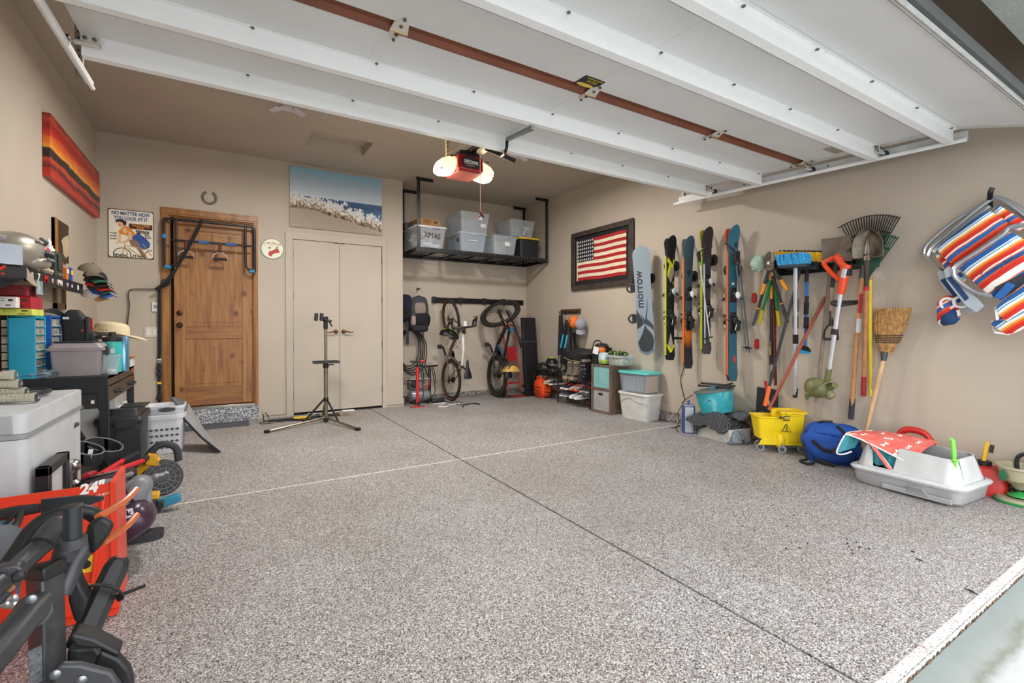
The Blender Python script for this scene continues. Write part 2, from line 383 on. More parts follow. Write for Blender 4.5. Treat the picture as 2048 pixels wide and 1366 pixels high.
for zz,r_,nm in((z0+.915+.10,.026,'deadbolt'),(z0+.885,.026,'knob')):
    kb=MB().lathe([(.03,0),(.03,.006),(.012,.01),(.012,.03),(r_,.04),(r_,.055),(.015,.064)]if nm=='knob' else[(.028,0),(.026,.014),(.02,.018)],(dl+.05,yf,zz),(0,-1,0))
    kb.B(nm,K('#4a3526',.35,.9),dc)
MB().box(x0+.002,x0+.03,yf+.06,yf+.08,z0,z1-.01).B('weatherstrip',K('#3a2b1e',.9),dc)
# painted closet pair
x0,x1,z0,z1=D2;cc=thing('door_2',None,None,(x0,YB,0),kind='structure')
e0,e1=wb(571.5,600).x,wb(773,600).x
MB().box(e0,x0,YB-.018,YB+.02,.0,z1+.085).box(x1,e1,YB-.018,YB+.02,0,z1+.085).box(x0,x1,YB-.018,YB+.02,z1,z1+.085).B('casing',TRIMP,cc,bev=.002)
xm=(x0+x1)/2
for i,(a,b)in enumerate(((x0+.004,xm-.002),(xm+.002,x1-.004))):
    d=thing('leaf',None,None,(a,YB,.03));d.parent=cc;d.location=(a-x0,0,.03)
    dm=MB().box(a,b,YB-.004,YB+.035,.032,z1-.004).B('leaf_panel',TRIMP,d,bev=.0015)
    s=1 if i else-1;hx=(xm+s*.045)
    lv=MB().lathe([(.027,0),(.026,.006),(.011,.011),(.011,.045),(.0,.046)],(hx,YB-.004,1.0),(0,-1,0))
    lv.tube(SP_([(hx,YB-.045,1.0),(hx+s*.04,YB-.048,.998),(hx+s*.08,YB-.046,.988),(hx+s*.115,YB-.045,.993)]),[.009]*6+[.008]*6+[.006]*7,10)
    lv.B('lever_handle',K('#6b4a33',.35,.9),d)
    hg=a-.004 if i==0 else b+.004
    for z in(.25,.83,1.42,1.92):MB().box(hg-.005,hg+.005,YB-.012,YB,z-.045,z+.045).B('hinge',K('#2b2522',.5,.6),d)
    MB().box(xm+s*.015,xm+s*.06,YB-.006,YB,z1-.012,z1-.003).B('ball_catch',K('#2b2522',.5),d)
MB().box(x0,x1,YB+.05,YB+T,0,z1).B('closet_back',K('#2a2622',.9),cc)
# ---------------------------------------------------------------- sectional garage door, rolled up overhead
MB().box(D1[0]-.5,D1[1]+.5,YB+1.2,YB+1.3,-.1,3).box(D1[0]-.6,D1[0]-.5,YB+T,YB+1.3,-.1,3).box(D1[1]+.5,D1[1]+.6,YB+T,YB+1.3,-.1,3).box(D1[0]-.6,D1[1]+.6,YB+T,YB+1.3,3,3.1).box(D1[0]-.6,D1[1]+.6,YB+T,YB+1.3,-.2,-.1).B('wall_sky_block',K('#8a7c6c'),kind='structure',smooth=0)  # unseen enclosure added behind the ajar wooden door to keep sky light out
def panelmat():
    m,nt,b=newmat('white_stipple_steel');L=nt.links.new;v=coords(nt)
    nz=node(nt,'ShaderNodeTexNoise',i_Scale=1.8,i_Detail=6.0);L(v,nz.inputs['Vector'])
    L(ramp(nt,nz.outputs[0],[(.3,'#dddfdf'),(.7,'#e6e8e8')]),b.inputs['Base Color'])
    n2=node(nt,'ShaderNodeTexNoise',i_Scale=160.0);L(v,n2.inputs['Vector'])
    bp=node(nt,'ShaderNodeBump',i_Strength=.2,i_Distance=.001);L(n2.outputs[0],bp.inputs['Height']);L(bp.outputs[0],b.inputs['Normal'])
    b.inputs['Roughness'].default_value=.5;return m
PAN=panelmat()
def strutmat():
    m,nt,b=newmat('white_strut_paint');L=nt.links.new
    nz=node(nt,'ShaderNodeTexNoise',i_Scale=7.0,i_Detail=8.0,i_Roughness=.75);L(coords(nt,(1,1,1)),nz.inputs['Vector'])
    L(ramp(nt,nz.outputs[0],[(.0,'#7a5a38'),(.24,'#b9a284'),(.3,'#f3f4f4'),(.8,'#f9fafa')]),b.inputs['Base Color'])
    b.inputs['Roughness'].default_value=.4;return m
STRUT=strutmat();HW=K('#d9d5cc',.4,.3);BOLT=K('#77736c',.35,.9);RUST=K('#6b3a26',.6,bump=.4)
dx0,dx1=-.563,4.0
def dz(y):return 2.259+.05*y if y>1.1 else 2.314-.31*(1.1-y)
gd=thing('garage_door','white sectional garage door rolled up overhead on its tracks, with long struts','garage door',(1.72,2.0,dz(2)))
secs=[(.70,1.10),(1.10,1.565),(1.565,1.998),(2.082,2.50),(2.50,2.965)]
for a,b in secs:
    s=MB();s.loft([[(x,a,dz(a)),(x,b-.003,dz(b-.003)),(x,b-.003,dz(b-.003)+.045),(x,a,dz(a)+.045)]for x in(dx0,dx1)])
    s.B('door_section',PAN,gd,bev=.001)
hx=[-.45,.656,1.744,2.84,3.93]
s=MB()      # long stiles showing as faint raised seams
for x in hx[1:4]:
    for a,b in secs[1:]:s.loft([[(x+d,a+.01,dz(a+.01)-.0012),(x+d,b-.01,dz(b-.01)-.0012),(x+d,b-.01,dz(b-.01)+.002),(x+d,a+.01,dz(a+.01)+.002)]for d in(-.045,.045)])
s.B('stile',PAN,gd)
for x in(dx0,dx1-.075):
    s=MB()
    for a,b in secs:s.loft([[(q,a,dz(a)-.003),(q,b-.004,dz(b-.004)-.003),(q,b-.004,dz(b)+.01),(q,a,dz(a)+.01)]for q in(x,x+.075)])
    s.B('end_stile',K('#dededb',.4,.2),gd)
# struts
for i,(y,dr)in enumerate(((1.135,.082),(1.545,.088),(2.40,.088),(2.915,.093))):
    s=MB();z=dz(y);xa,xb=dx0+.0,dx1-.01
    s.box(xa,xb,y-.02,y,z-.004,z);s.box(xa,xb,y-.002,y,z-dr,z);s.box(xa,xb,y,y+.045,z-dr,z-dr+.002);s.box(xa,xb,y+.043,y+.045,z-dr,z-dr+.02)
    s.box(xb-.002,xb,y,y+.045,z-dr,z)
    s.B('strut',STRUT,gd)
    bt=MB()
    for x in(.11,.656,1.2,1.744,2.3,2.84,3.4,3.93):bt.lathe([(.008,0),(.008,.006),(.004,.008)],(x,y-.011,z-.003),(0,0,-1),6)
    bt.B('bolts',BOLT,gd,kind=None)
# exposed brown edge of the open joint, bridged by white hinges
MB().loft([[(x,1.998,dz(2.0)+.004),(x,2.084,dz(2.08)-.002),(x,2.084,dz(2.08)+.03),(x,1.998,dz(2.0)+.03)]for x in(dx0,dx1)]).B('joint_edge',K('#6e3c26',.5,var=.15,sc=3),gd)
MB().loft([[(x,2.03,dz(2.03)+.002),(x,2.05,dz(2.03)-.013),(x,2.07,dz(2.03)-.010),(x,2.08,dz(2.06)+.01),(x,2.04,dz(2.03)+.02)]for x in(dx0+.01,dx1-.01)]).B('joint_tongue',K('#7d4630',.5,var=.15,sc=3),gd)
for x in hx:
    z=dz(2.04)-.016;h_=thing('hinge',None,None,(x,2.04,z));h_.parent=gd;h_.location=V((x,2.04,z))-gd.location
    MB().loft([[(x+a*.04,2.04+b,z-.001+c)for a,b,c in((-1,-.005,0),(-.8,-.045,.012),(-.25,-.095,.013),(.25,-.095,.013),(.8,-.045,.012),(1,-.005,0))],[(x+a*.04,2.04+b,z+.003+c)for a,b,c in((-1,-.005,0),(-.8,-.045,.012),(-.25,-.095,.013),(.25,-.095,.013),(.8,-.045,.012),(1,-.005,0))]]).loft([[(x+a*.04,2.04+b,z-.001+c)for a,b,c in((-1,.005,0),(-.8,.04,.012),(-.25,.085,.016),(.25,.085,.016),(.8,.04,.012),(1,.005,0))],[(x+a*.04,2.04+b,z+.003+c)for a,b,c in((-1,.005,0),(-.8,.04,.012),(-.25,.085,.016),(.25,.085,.016),(.8,.04,.012),(1,.005,0))]]).B('hinge_leaf',HW,h_)
    MB().cyl((x-.04,2.04,z),(x+.04,2.04,z),.006).B('hinge_pin',K('#c9b289',.4,.7),h_)
    bb=MB()
    for dy in(-.085,-.035,.032,.075):bb.lathe([(.008,0),(.008,.008),(.004,.01)],(x,2.04+dy,z+.008),(0,0,-1),6)
    bb.B('hinge_bolt',BOLT,h_)
# end brackets, rollers
for x,y,sg in((dx0,2.93,-1),(dx1,2.93,1),(dx1,2.04,1),(dx1,1.55,1),(dx0,2.04,-1)):
    z=dz(y);xi=x-sg*.07
    b=MB().box(min(xi,x),max(xi,x),y-.035,y+.035,z-.006,z-.003).box(min(xi,x),max(xi,x),y-.038,y-.034,z-.06,z-.003)
    b.B('roller_bracket',HW,gd,bev=.001)
    r=MB().cyl((xi,y-.03,z-.045),(x+sg*.045,y-.03,z-.045),.006).cyl((xi,y-.03,z-.045),(x+sg*.02,y-.03,z-.045),.011)
    r.B('roller_stem',HW,gd)
    MB().lathe([(.005,0),(.022,0),(.024,.005),(.022,.016),(.005,.016)],(x+sg*.037,y-.03,z-.045),(sg,0,0)).B('roller',K('#2b3a48',.5),gd)
    bb=MB()
    for d in(.018,.052):bb.lathe([(.009,0),(.009,.007),(.004,.009)],(x-sg*d,y-.038,z-.022),(0,-1,0),6)
    bb.B('bracket_bolt',BOLT,gd)
# bottom retainer
MB().loft([[(x,.70,dz(.70)-.012),(x,.745,dz(.745)-.012),(x,.745,dz(.745)+.05),(x,.70,dz(.70)+.05)]for x in(dx0,dx1)]).B('bottom_retainer',K('#c3c6c4',.35,.6),gd,bev=.003)
s=MB()
for d in(.71,.722,.734):s.loft([[(x,d,dz(d)-.018),(x,d+.005,dz(d)-.018),(x,d+.005,dz(d)),(x,d,dz(d))]for x in(dx0,dx1)])
s.B('retainer_rib',K('#dcdedc',.35,.5),gd)
MB().loft([[(x,.685,dz(.69)-.004),(x,.70,dz(.70)-.010),(x,.70,dz(.70)+.045),(x,.685,dz(.69)+.045)]for x in(dx0,dx1)]).B('bottom_seal',K('#4a4c4b',.9),gd)
# date sticker + QR-less dealer sticker
z=dz(1.9)
stk=MB().add([(1.60,2.005,dz(2.0)-.0022),(1.60,1.90,dz(1.9)-.0022),(1.735,1.90,dz(1.9)-.0022),(1.735,2.005,dz(2.0)-.0022)]+[(1.60,2.005,dz(2.0)-.0008),(1.60,1.90,dz(1.9)-.0008),(1.735,1.90,dz(1.9)-.0008),(1.735,2.005,dz(2.0)-.0008)],[(0,1,2,3),(4,5,6,7),(0,1,5,4),(1,2,6,5),(2,3,7,6),(3,0,4,7)])
stk.B('dealer_sticker',K('#15151f',.4),gd,label='black dealer sticker with yellow lettering')
TM=Matrix.Translation((1.667,1.953,dz(1.953)-.0030))@Matrix.Rotation(pi,4,'Z')@Matrix.Rotation(pi,4,'Y')
YEL=K('#f0dc28',.5)
for s_,dy,sz in(('GARAGE DOORS',.038,.015),('SALES & SERVICE',.017,.010),('CALL US TODAY',.003,.010)):
    text(s_,sz,TM@Matrix.Translation((0.012 if dy<.03 else 0,-dy+.0,0))@Matrix.Diagonal((1,-1,1,1))if 0 else Matrix.Translation((1.675,1.953-dy,dz(1.953-dy)-.0026))@Matrix.Rotation(pi,4,'X'),YEL,gd,'sticker_lettering',ext=.0003,sx=.9)
MB().lathe([(.001,0),(.055,.0003),(.055,.0008),(.001,.001)],(1.662,1.984,dz(1.984)-.0034),(0,0,1),28,1,.3).B('sticker_oval',K('#e8c95a',.5),gd)
MB().loft([[(x,1.70,dz(1.7)-.0025),(x,1.78,dz(1.78)-.0025),(x,1.78,dz(1.78)),(x,1.70,dz(1.7))]for x in(3.72,3.9)]).B('spec_label',K('#a79f92',.6,var=.2,sc=60),gd)
# tracks
def track(x,sg,nm,lab):
    t=thing(nm,lab,'track',(x,3.33,dz(3.33)-.06))
    za,zb_=dz(3.33)-.035,dz(1.2)-.03;y1,y0=3.33,1.08
    out=[(0,-.035),(0,.035),(-.004*sg,.035),(-.004*sg,-.03),(-.03*sg,-.035),(-.03*sg,-.025)]
    sec=[(0.0,-.03),(.0,.03),(.003,.03),(.003,-.033),(-.028,-.033),(-.03,-.022),(-.027,-.022),(-.026,-.03)]
    MB().loft([[(x+sg*p,y,z+q-.012)for p,q in sec]for y,z in((y0,zb_),(y1,za))]).B('rail',K('#e3e5e5',.6),t)
    MB().loft([[(x-sg*.016+.011*cos(a*pi/4),y,z-.045+.011*sin(a*pi/4))for a in range(8)]for y,z in((y0,zb_),(y1+.05,za))]).B('rolled_lip',K('#f0f1f1',.6),t)
    b=MB()
    for k in range(3):b.lathe([(.006,0),(.006,.004)],(x-sg*.001,y1-.03-.7*k,za-.01-.03*k),(-sg,0,0),8)
    b.B('track_bolt',BOLT,t)
    # perforated hangers to the ceiling
    for yy in(3.27,):
        g_=MB();g_.box(x+sg*.004,x+sg*.034,yy-.001,yy+.002,za-.05,ZC);g_.box(x+sg*.004,x+sg*.007,yy,yy+.03,za-.05,ZC)
        g_.B('hanger_angle',K('#9c958a',.5,.3),t)
        h2=MB()
        for k in range(18):h2.cyl((x+sg*.019,yy-.002,za+.0+k*.032),(x+sg*.019,yy+.003,za+k*.032),.006,n=10)
        h2.B('hanger_hole',K('#3a332b',.8),t)
    return t
track(dx1+.055,1,'door_track','white overhead roller track along the right side of the raised garage door')
track(dx0-.06,-1,'door_track','white overhead roller track along the left side of the raised garage door')
# ---------------------------------------------------------------- opener
OX,OY=1.75,3.55
op=thing('garage_door_opener','red garage door opener with two glowing lamp lenses, hung below the ceiling','garage door opener',(OX,OY,2.34))
RED=K('#a8161c',.3,.1,.03);m=FR((OX,OY,2.343))
def opo(z,g,y0,y1):return[(OX-.115-g,y0,z),(OX+.115+g,y0,z),(OX+.115+g,y1,z),(OX-.115-g,y1,z)]
MB().loft([opo(2.348,-.01,OY,OY+.26),opo(2.36,0,OY-.01,OY+.27),opo(2.47,0,OY-.004,OY+.27),opo(2.482,-.012,OY+.01,OY+.25)]).B('housing',RED,op,bev=.006)
MB().box(OX-.105,OX+.105,OY+.005,OY+.25,2.338,2.352).B('underside_cover',K('#8e4a42',.4),op,bev=.003)
MB().prism([(-.1,.0),(-.09,.035),(-.03,.045),(.03,.04),(.09,.03),(.1,0)],OY+.01,OY+.25,FR((OX,0,2.478))).B('top_cover',BLK,op,bev=.004)
hexo=[(-.082,0),(-.078,.035),(-.03,.05),(.03,.05),(.078,.035),(.082,0),(.078,-.035),(.03,-.05),(-.03,-.05),(-.078,-.035)]
MB().prism(hexo,OY-.016,OY-.008,FR((OX,0,2.415))).B('badge',K('#25272b',.4),op,bev=.002)
text('LiftMaster',.032,facing((OX,OY-.0175,2.422),0),WHT,op,'badge_lettering',bold=.0008)
MB().box(OX-.066,OX+.066,OY-.018,OY-.016,2.402,2.406).B('badge_line',WHT,op)
text('Premium Series',.013,facing((OX-.01,OY-.0175,2.389),0),K('#d9b36a'),op,'badge_lettering')
GLOW=K('#ffd9a0',.4,emit=1.5,var=0)
for sg in(-1,1):
    rings=[]
    for t_,w_,hh,dy in((0,.0,.075,.12),(.03,0,.078,.125),(.09,0,.07,.12),(.125,0,.05,.09),(.14,0,.02,.04)):
        rings.append([(OX+sg*(.118+t_),OY+.13+dy*cos(2*pi*j/16)*(1 if abs(cos(2*pi*j/16))<.9 else 1),2.408+hh*sin(2*pi*j/16)-t_*.25)for j in range(16)])
    MB().loft(rings).B('lamp_lens',GLOW,op,label='glowing frosted lamp lens')
    MB().box(OX+sg*.165-.012,OX+sg*.165+.012,OY+.005,OY+.02,2.445,2.458).B('lens_vent',K('#4a4038'),op)
    MB().bar((OX+sg*.215,OY+.035,2.40),(OX+sg*.235,OY+.06,2.345),.02,.02).B('lens_vent',K('#8a6a3c'),op)
MB().box(OX-.012,OX+.012,.64,OY+.1,2.50,2.54).B('rail',K('#2c2420',.4,.5),op,bev=.002)
MB().box(OX+.02,OX+.045,3.0,OY+.02,2.50,2.53).B('rail_cover',BLK,op)
for x in(OX-.16,OX+.12):
    g_=MB().bar((x,OY+.1,2.46),(x-.01,OY+.1,ZC),.03,.003,up=(0,1,0)).bar((x-.014,OY+.1,2.46),(x-.024,OY+.1,ZC),.003,.025,up=(0,1,0))
    g_.B('hanger_angle',K('#d8c298',.4,.5),op)
    h2=MB()
    for k in range(14):h2.cyl((x-.001-k*.0006,OY+.095,2.48+k*.035),(x-.001-k*.0006,OY+.104,2.48+k*.035),.005,n=8)
    h2.B('hanger_hole',K('#5a4a30',.8),op)
MB().tube(SP_([(OX-.15,OY+.09,2.5),(OX-.05,OY,2.56),(OX+.05,OY-.2,2.60),(OX+.1,OY-.3,2.72),(OX+.1,OY-.3,3.0)]),.0025,6).B('bell_wire',K('#e0cfa8'),op)
# arm from the trolley to the door
a0,a1=hit(970,296,1,3.3),hit(1031,322,1,3.3)
MB().bar(a0,a1,.006,.035).B('door_arm',BLK,op,bev=.001)
hb=MB();
for k in range(8):p_=a0.lerp(a1,.62+k*.048);hb.cyl(p_+V((0,-.005,0)),p_+V((0,.005,0)),.004,n=8)
hb.B('arm_slot',K('#55504a'),op)
b0=hit(1022,288,1,2.97);b0.z=min(b0.z,2.33)
pe=a0.lerp(a1,.66)
MB().tube(SP_([hit(1014,283,1,2.86),hit(1013,296,1,2.86),hit(1009,306,1,2.9),hit(1003,312,1,3.1),pe]),.011,8).B('curved_arm',K('#202124',.35,.6),op)
q0,q1=hit(1014,283,1,2.89),hit(1066,259,1,2.42)
MB().bar(q0,q1,.022,.003).bar(q0+V((-.011,0,.012)),q1+V((-.011,0,.012)),.003,.025).B('door_bracket',K('#7e8482',.35,.9),op)
hb=MB()
for k in range(9):p_=q0.lerp(q1,.05+k*.09);hb.cyl(p_+V((0,0,-.003)),p_+V((0,0,.003)),.004,n=8)
hb.B('bracket_hole',K('#d8d8d0'),op)
c0,c1=hit(960,303,1,3.4),hit(961,430,1,3.4)
MB().cyl(c0,c1,.0025,n=6).B('pull_cord',K('#c98f78'),op)
MB().cb(c1,(.012,.02,.05),(0,R(35),0)).B('pull_handle',K('#a8161c',.5),op,bev=.003)
MB().cb(c1+V((.008,-.004,.002)),(.012,.02,.05),(0,R(-45),0)).B('pull_toggle',BLK,op,bev=.003)
MB().cb(c1+V((.006,.012,-.02)),(.03,.002,.03),(0,0,0)).B('warning_tag',WHT,op)
MB().box(OX+.01,OX+.07,3.32,3.46,2.47,2.50).B('trolley',K('#a99a80',.5,.5),op,bev=.003)
# folding ceiling lights
def wing_light(x,y,s,lab):
    t=thing('ceiling_light',lab,'ceiling light',(x,y,ZC));G=K('#c4bcc4',.6)
    MB().cyl((x,y,ZC),(x,y,ZC-.03),.05*s,n=20).cyl((x,y,ZC-.03),(x,y,ZC-.09),.02*s).B('lamp_base',K('#8a6f5a',.5),t)
    c=V((x,y,ZC-.11))
    MB().lathe([(.03*s,.05),(.045*s,.03),(.07*s,-.02),(.068*s,-.024),(.01,-.02)],c,(0,0,1),6).B('lamp_body',G,t)
    for k in range(3):
        a=R(20+120*k);d=V((cos(a),sin(a),0));e=V((-sin(a),cos(a),0));p0=c+d*.06*s+V((0,0,-.015))
        w_=MB().loft([[p0+e*(-.05*s),p0+e*(.05*s),p0+d*.13*s+e*.035*s+V((0,0,-.02)),p0+d*.13*s-e*.035*s+V((0,0,-.02))],[q+V((0,0,.014))for q in(p0+e*(-.05*s),p0+e*(.05*s),p0+d*.13*s+e*.035*s+V((0,0,-.02)),p0+d*.13*s-e*.035*s+V((0,0,-.02)))]])
        w_.B('lamp_wing',G,t,bev=.003)
    return t
p_=hit(573,214,2,2.88);wing_light(p_.x,p_.y,.8,'folding white three winged ceiling light above the wooden door side')
p_=hit(1036,306,2,2.90);wing_light(p_.x,p_.y,.8,'folding white ceiling light peeking out right of the red opener')
for x,y in((hx0+.03,hy0+.05),(hx1-.05,hy0+.1)):MB().cb((x,y,ZC+.09),(.07,.03,.02)).B('trim_11',K('#a07a4a'),kind='structure')
# ---------------------------------------------------------------- overhead rack and its bins
random.seed(3)
RY,RZ,RX0,RX1=5.88,2.095,2.12,4.20
rk=thing('ceiling_rack','black steel storage rack hung from the alcove ceiling','storage rack',(3.16,6.2,RZ-.06))
BM=K('#17171a',.45,.3)
def perf(mb,p,q,d,n=14,r=.005):
    p,q=V(p),V(q)
    for k in range(n):
        c=p.lerp(q,(k+.5)/n);mb.cyl(c-V(d)*.0012,c+V(d)*.0012,r,n=6)
for x,y in((RX0+.03,RY),(RX1-.02,RY),(RX1-.02,YA-.05),(RX0+.03,YA-.05)):
    p=MB().box(x-.022,x+.022,y,y+.003,RZ-.06,ZC-.002).box(x+.02,x+.023,y,y+.03,RZ-.06,ZC-.002)
    p.mat(1);perf(p,(x-.004,y,RZ+.05),(x-.004,y,ZC-.1),(0,1,0),22);p.B('post',[BM,K('#8a8a86',.5)],rk)
    s=1 if x<3 else-1
    MB().box(min(x-.03*s,x+.20*s),max(x-.03*s,x+.20*s),y-.004,y-.001,ZC-.045,ZC-.001).box(min(x-.03*s,x+.20*s),max(x-.03*s,x+.20*s),y-.003,y+.03,ZC-.004,ZC-.0012).B('ceiling_bracket',BM,rk)
for y,z in((RY,RZ-.055),(YA-.04,RZ-.055)):MB().box(RX0,RX1,y-.003,y,z,z+.05).box(RX0,RX1,y,y+.03,z,z+.003).B('rail',BM,rk,bev=.001)
for x in(RX0,RX1):MB().box(x-.003,x,RY,YA-.02,RZ-.055,RZ-.005).B('end_rail',BM,rk)
for k in range(6):
    x=RX0+.3+k*.3;MB().box(x-.02,x+.02,RY+.004,YA-.04,RZ-.05,RZ-.03).B('crossbar',BM,rk,bev=.001)
wd=MB()
for k in range(42):x=RX0+.02+k*(RX1-RX0-.04)/41;wd.cyl((x,RY+.0,RZ),(x,YA-.04,RZ),.0022,n=4).cyl((x,RY-.004,RZ),(x,RY-.004,RZ-.035),.0022,n=4)
for k in range(8):y=RY+.01+k*(YA-.06-RY)/7;wd.cyl((RX0,y,RZ),(RX1,y,RZ),.0022,n=4)
wd.cyl((RX0,RY-.004,RZ-.0),(RX1,RY-.004,RZ-.0),.0025,n=4)
wd.B('wire_deck',K('#6b6a66',.4,.8),rk,kind='stuff')
def clear(c='#d3dae2',a=.4):return K(c,.25,0,0,alpha=a)
def bin_(name,lab,cat,c,w_,d_,h_,colr,lid=None,rz=0,rad=.03,tp=.86,group=None,lip=.008,z=None,th=.004,lidh=.02,handles=True):
    """storage tote standing at c (centre of its base)"""
    t=thing(name,lab,cat,c,rz,group);M_=FR(c,rz)
    MB(M_).tub(w_*tp,d_*tp,w_,d_,.001,h_,rad,th,lip).B('body',colr,t,smooth=40)
    if handles:MB(M_).box(-w_*.16,w_*.16,-d_/2-lip-.004,-d_/2-lip+.003,h_-.02,h_-.003).B('handle',colr,t,bev=.002)
    if lid:
        l=MB(M_);l.loft([[(x,y,z_)for x,y in rrect(w_+g_,d_+g_,rad+.01)]for g_,z_ in((.022,h_-.004),(.026,h_+.008),(.018,h_+lidh),(-.03,h_+lidh),(-.045,h_+lidh-.006))])
        l.B('lid',lid,t,smooth=30)
    return t
yb_=6.15
t=bin_('storage_tote','clear tote marked XMAS full of white fluff, left end of ceiling rack','storage tote',(2.335,yb_-.01,RZ+.003),.42,.5,.27,clear('#d5d9de',.25),clear('#dfe2e8',.7))
ft=MB()
for k in range(26):ft.ell((2.335+rnd(-.14,.14),yb_+rnd(-.19,.17),RZ+.04+.05*(k%4)+rnd(0,.02)),(.05,.05,.032),n=8,m=6,amp=.5,seed=k,fr=3)
ft.B('fluff',K('#f3f1ee',.95,bump=.6),t,kind='stuff')
MB().cb((2.40,yb_-.264,RZ+.27),(.09,.012,.03)).B('latch',K('#5b2a86',.4),t,bev=.003)
text('XMAS',.105,facing((2.345,yb_-.256,RZ+.165),0,-3),K('#101012',.5),t,'lettering',sx=.85)
MB().ell((2.22,yb_-.17,RZ+.15),(.04,.03,.04),n=8,m=6).B('red_ornament',K('#7b1f35',.5),t)
def carton(lab,c,w_,d_,h_,rz=0,name='cardboard_box',col_='#a77f4f'):
    t=thing(name,lab,'box',c,rz);M_=FR(c,rz)
    MB(M_).box(-w_/2,w_/2,-d_/2,d_/2,0.001,h_-.004).B('carton',K(col_,.85,var=.1),t,bev=.002)
    MB(M_).box(-w_/2,w_/2,-d_/2,-.002,h_-.004,h_).box(-w_/2,w_/2,.002,d_/2,h_-.004,h_).B('top_flap',K(col_,.85,var=.1),t)
    m=MB(M_);m.box(-w_*.30,w_*.05,-d_/2-.001,-d_/2,h_*.62,h_*.66).box(-w_*.30,w_*.05,-d_/2-.001,-d_/2,h_*.8,h_*.84).box(-w_*.30,-w_*.28,-d_/2-.001,-d_/2,h_*.62,h_*.84).box(w_*.04,w_*.05,-d_/2-.001,-d_/2,h_*.62,h_*.84).box(w_*.2,w_*.38,-d_/2-.001,-d_/2,h_*.6,h_*.8).box(w_*.1,w_*.3,-d_/2-.001,-d_/2,h_*.2,h_*.3)
    m.B('printing',K('#4a3420',.9),t);return t
carton('brown cardboard carton lying on the tote marked XMAS',(2.35,yb_+.06,RZ+.293),.30,.36,.12,4)
carton('dark grey box behind the cardboard carton at the far left of the rack',(2.17,yb_+.17,RZ+.293),.15,.1,.09,0,'storage_box','#4d4a49')
t=bin_('storage_tote','translucent lidded tote with white stripe handle, below the tilted empty tote','storage tote',(2.96,yb_+.0,RZ+.003),.42,.50,.25,clear('#ccd5e2',.34),clear('#c3ccd8',.7))
MB().box(2.88,3.02,5.891,5.894,RZ+.155,RZ+.162).B('stripe_handle',WHT,t);MB(FR((2.76,5.98,RZ+.16),-80)).box(-.02,.02,-.012,-.008,-.02,.03).B('label',K('#3a3430'),t)
t=bin_('storage_tote','empty translucent tote stacked atop another in the middle of the rack','storage tote',(2.985,yb_-.01,RZ+.275),.46,.50,.27,clear('#dde2ea',.24),None,0)
MB().box(3.07,3.15,5.905,5.909,RZ+.36,RZ+.41).B('label',K('#d9d9da'),t)
t=bin_('storage_tote','open translucent tote with a paper label and scribble, beside the black tote','storage tote',(3.475,yb_,RZ+.003),.40,.50,.27,clear('#d8dde5',.28),None)
MB().box(3.40,3.58,5.901,5.904,RZ+.155,RZ+.162).box(3.46,3.54,5.899,5.903,RZ+.13,RZ+.19).B('label',K('#e4e2e0'),t)
MB().tube([(3.47,5.903,RZ+.09),(3.49,5.902,RZ+.10),(3.5,5.903,RZ+.085),(3.53,5.903,RZ+.1)],.0015,4).B('scribble',K('#7a4a3a'),t)
bin_('storage_tote','black tote with a yellow lid at the right end of the ceiling rack','storage tote',(3.90,yb_-.01,RZ+.003),.34,.46,.27,K('#1c1e24',.5),K('#e8b822',.45),rad=.025,tp=.9)
t=bin_('storage_tote','translucent tote of small white parts resting on the yellow lidded tote','storage tote',(3.80,yb_+.02,RZ+.302),.44,.46,.24,clear('#e2e6ea',.22),None)
u=MB();u.tube([(3.82,5.98,RZ+.34),(3.9,5.98,RZ+.46)],.012,8).tube([(3.84,6.0,RZ+.45),(3.95,6.0,RZ+.45)],.014,8)
u.B('white_fitting',WHT,t);MB().ell((3.72,6.02,RZ+.36),(.035,.035,.05)).B('teal_bottle',K('#5fa9a4'),t);MB().ell((3.9,6.1,RZ+.43),(.07,.05,.05)).B('blue_bundle',K('#5b6886'),t)
t=thing('hose_nozzle','lime green and black bundle between the middle and right totes on the rack','bundle',(3.28,yb_+.1,RZ+.275))
MB().ell((3.30,yb_+.03,RZ+.275+.02),(.12,.05,.018),p=.6).B('green_band',K('#8f9c2c',.6),t);MB().cb((3.31,yb_+.03,RZ+.30+.008),(.2,.08,.012),(0,.06,0)).B('black_cover',BLK,t)
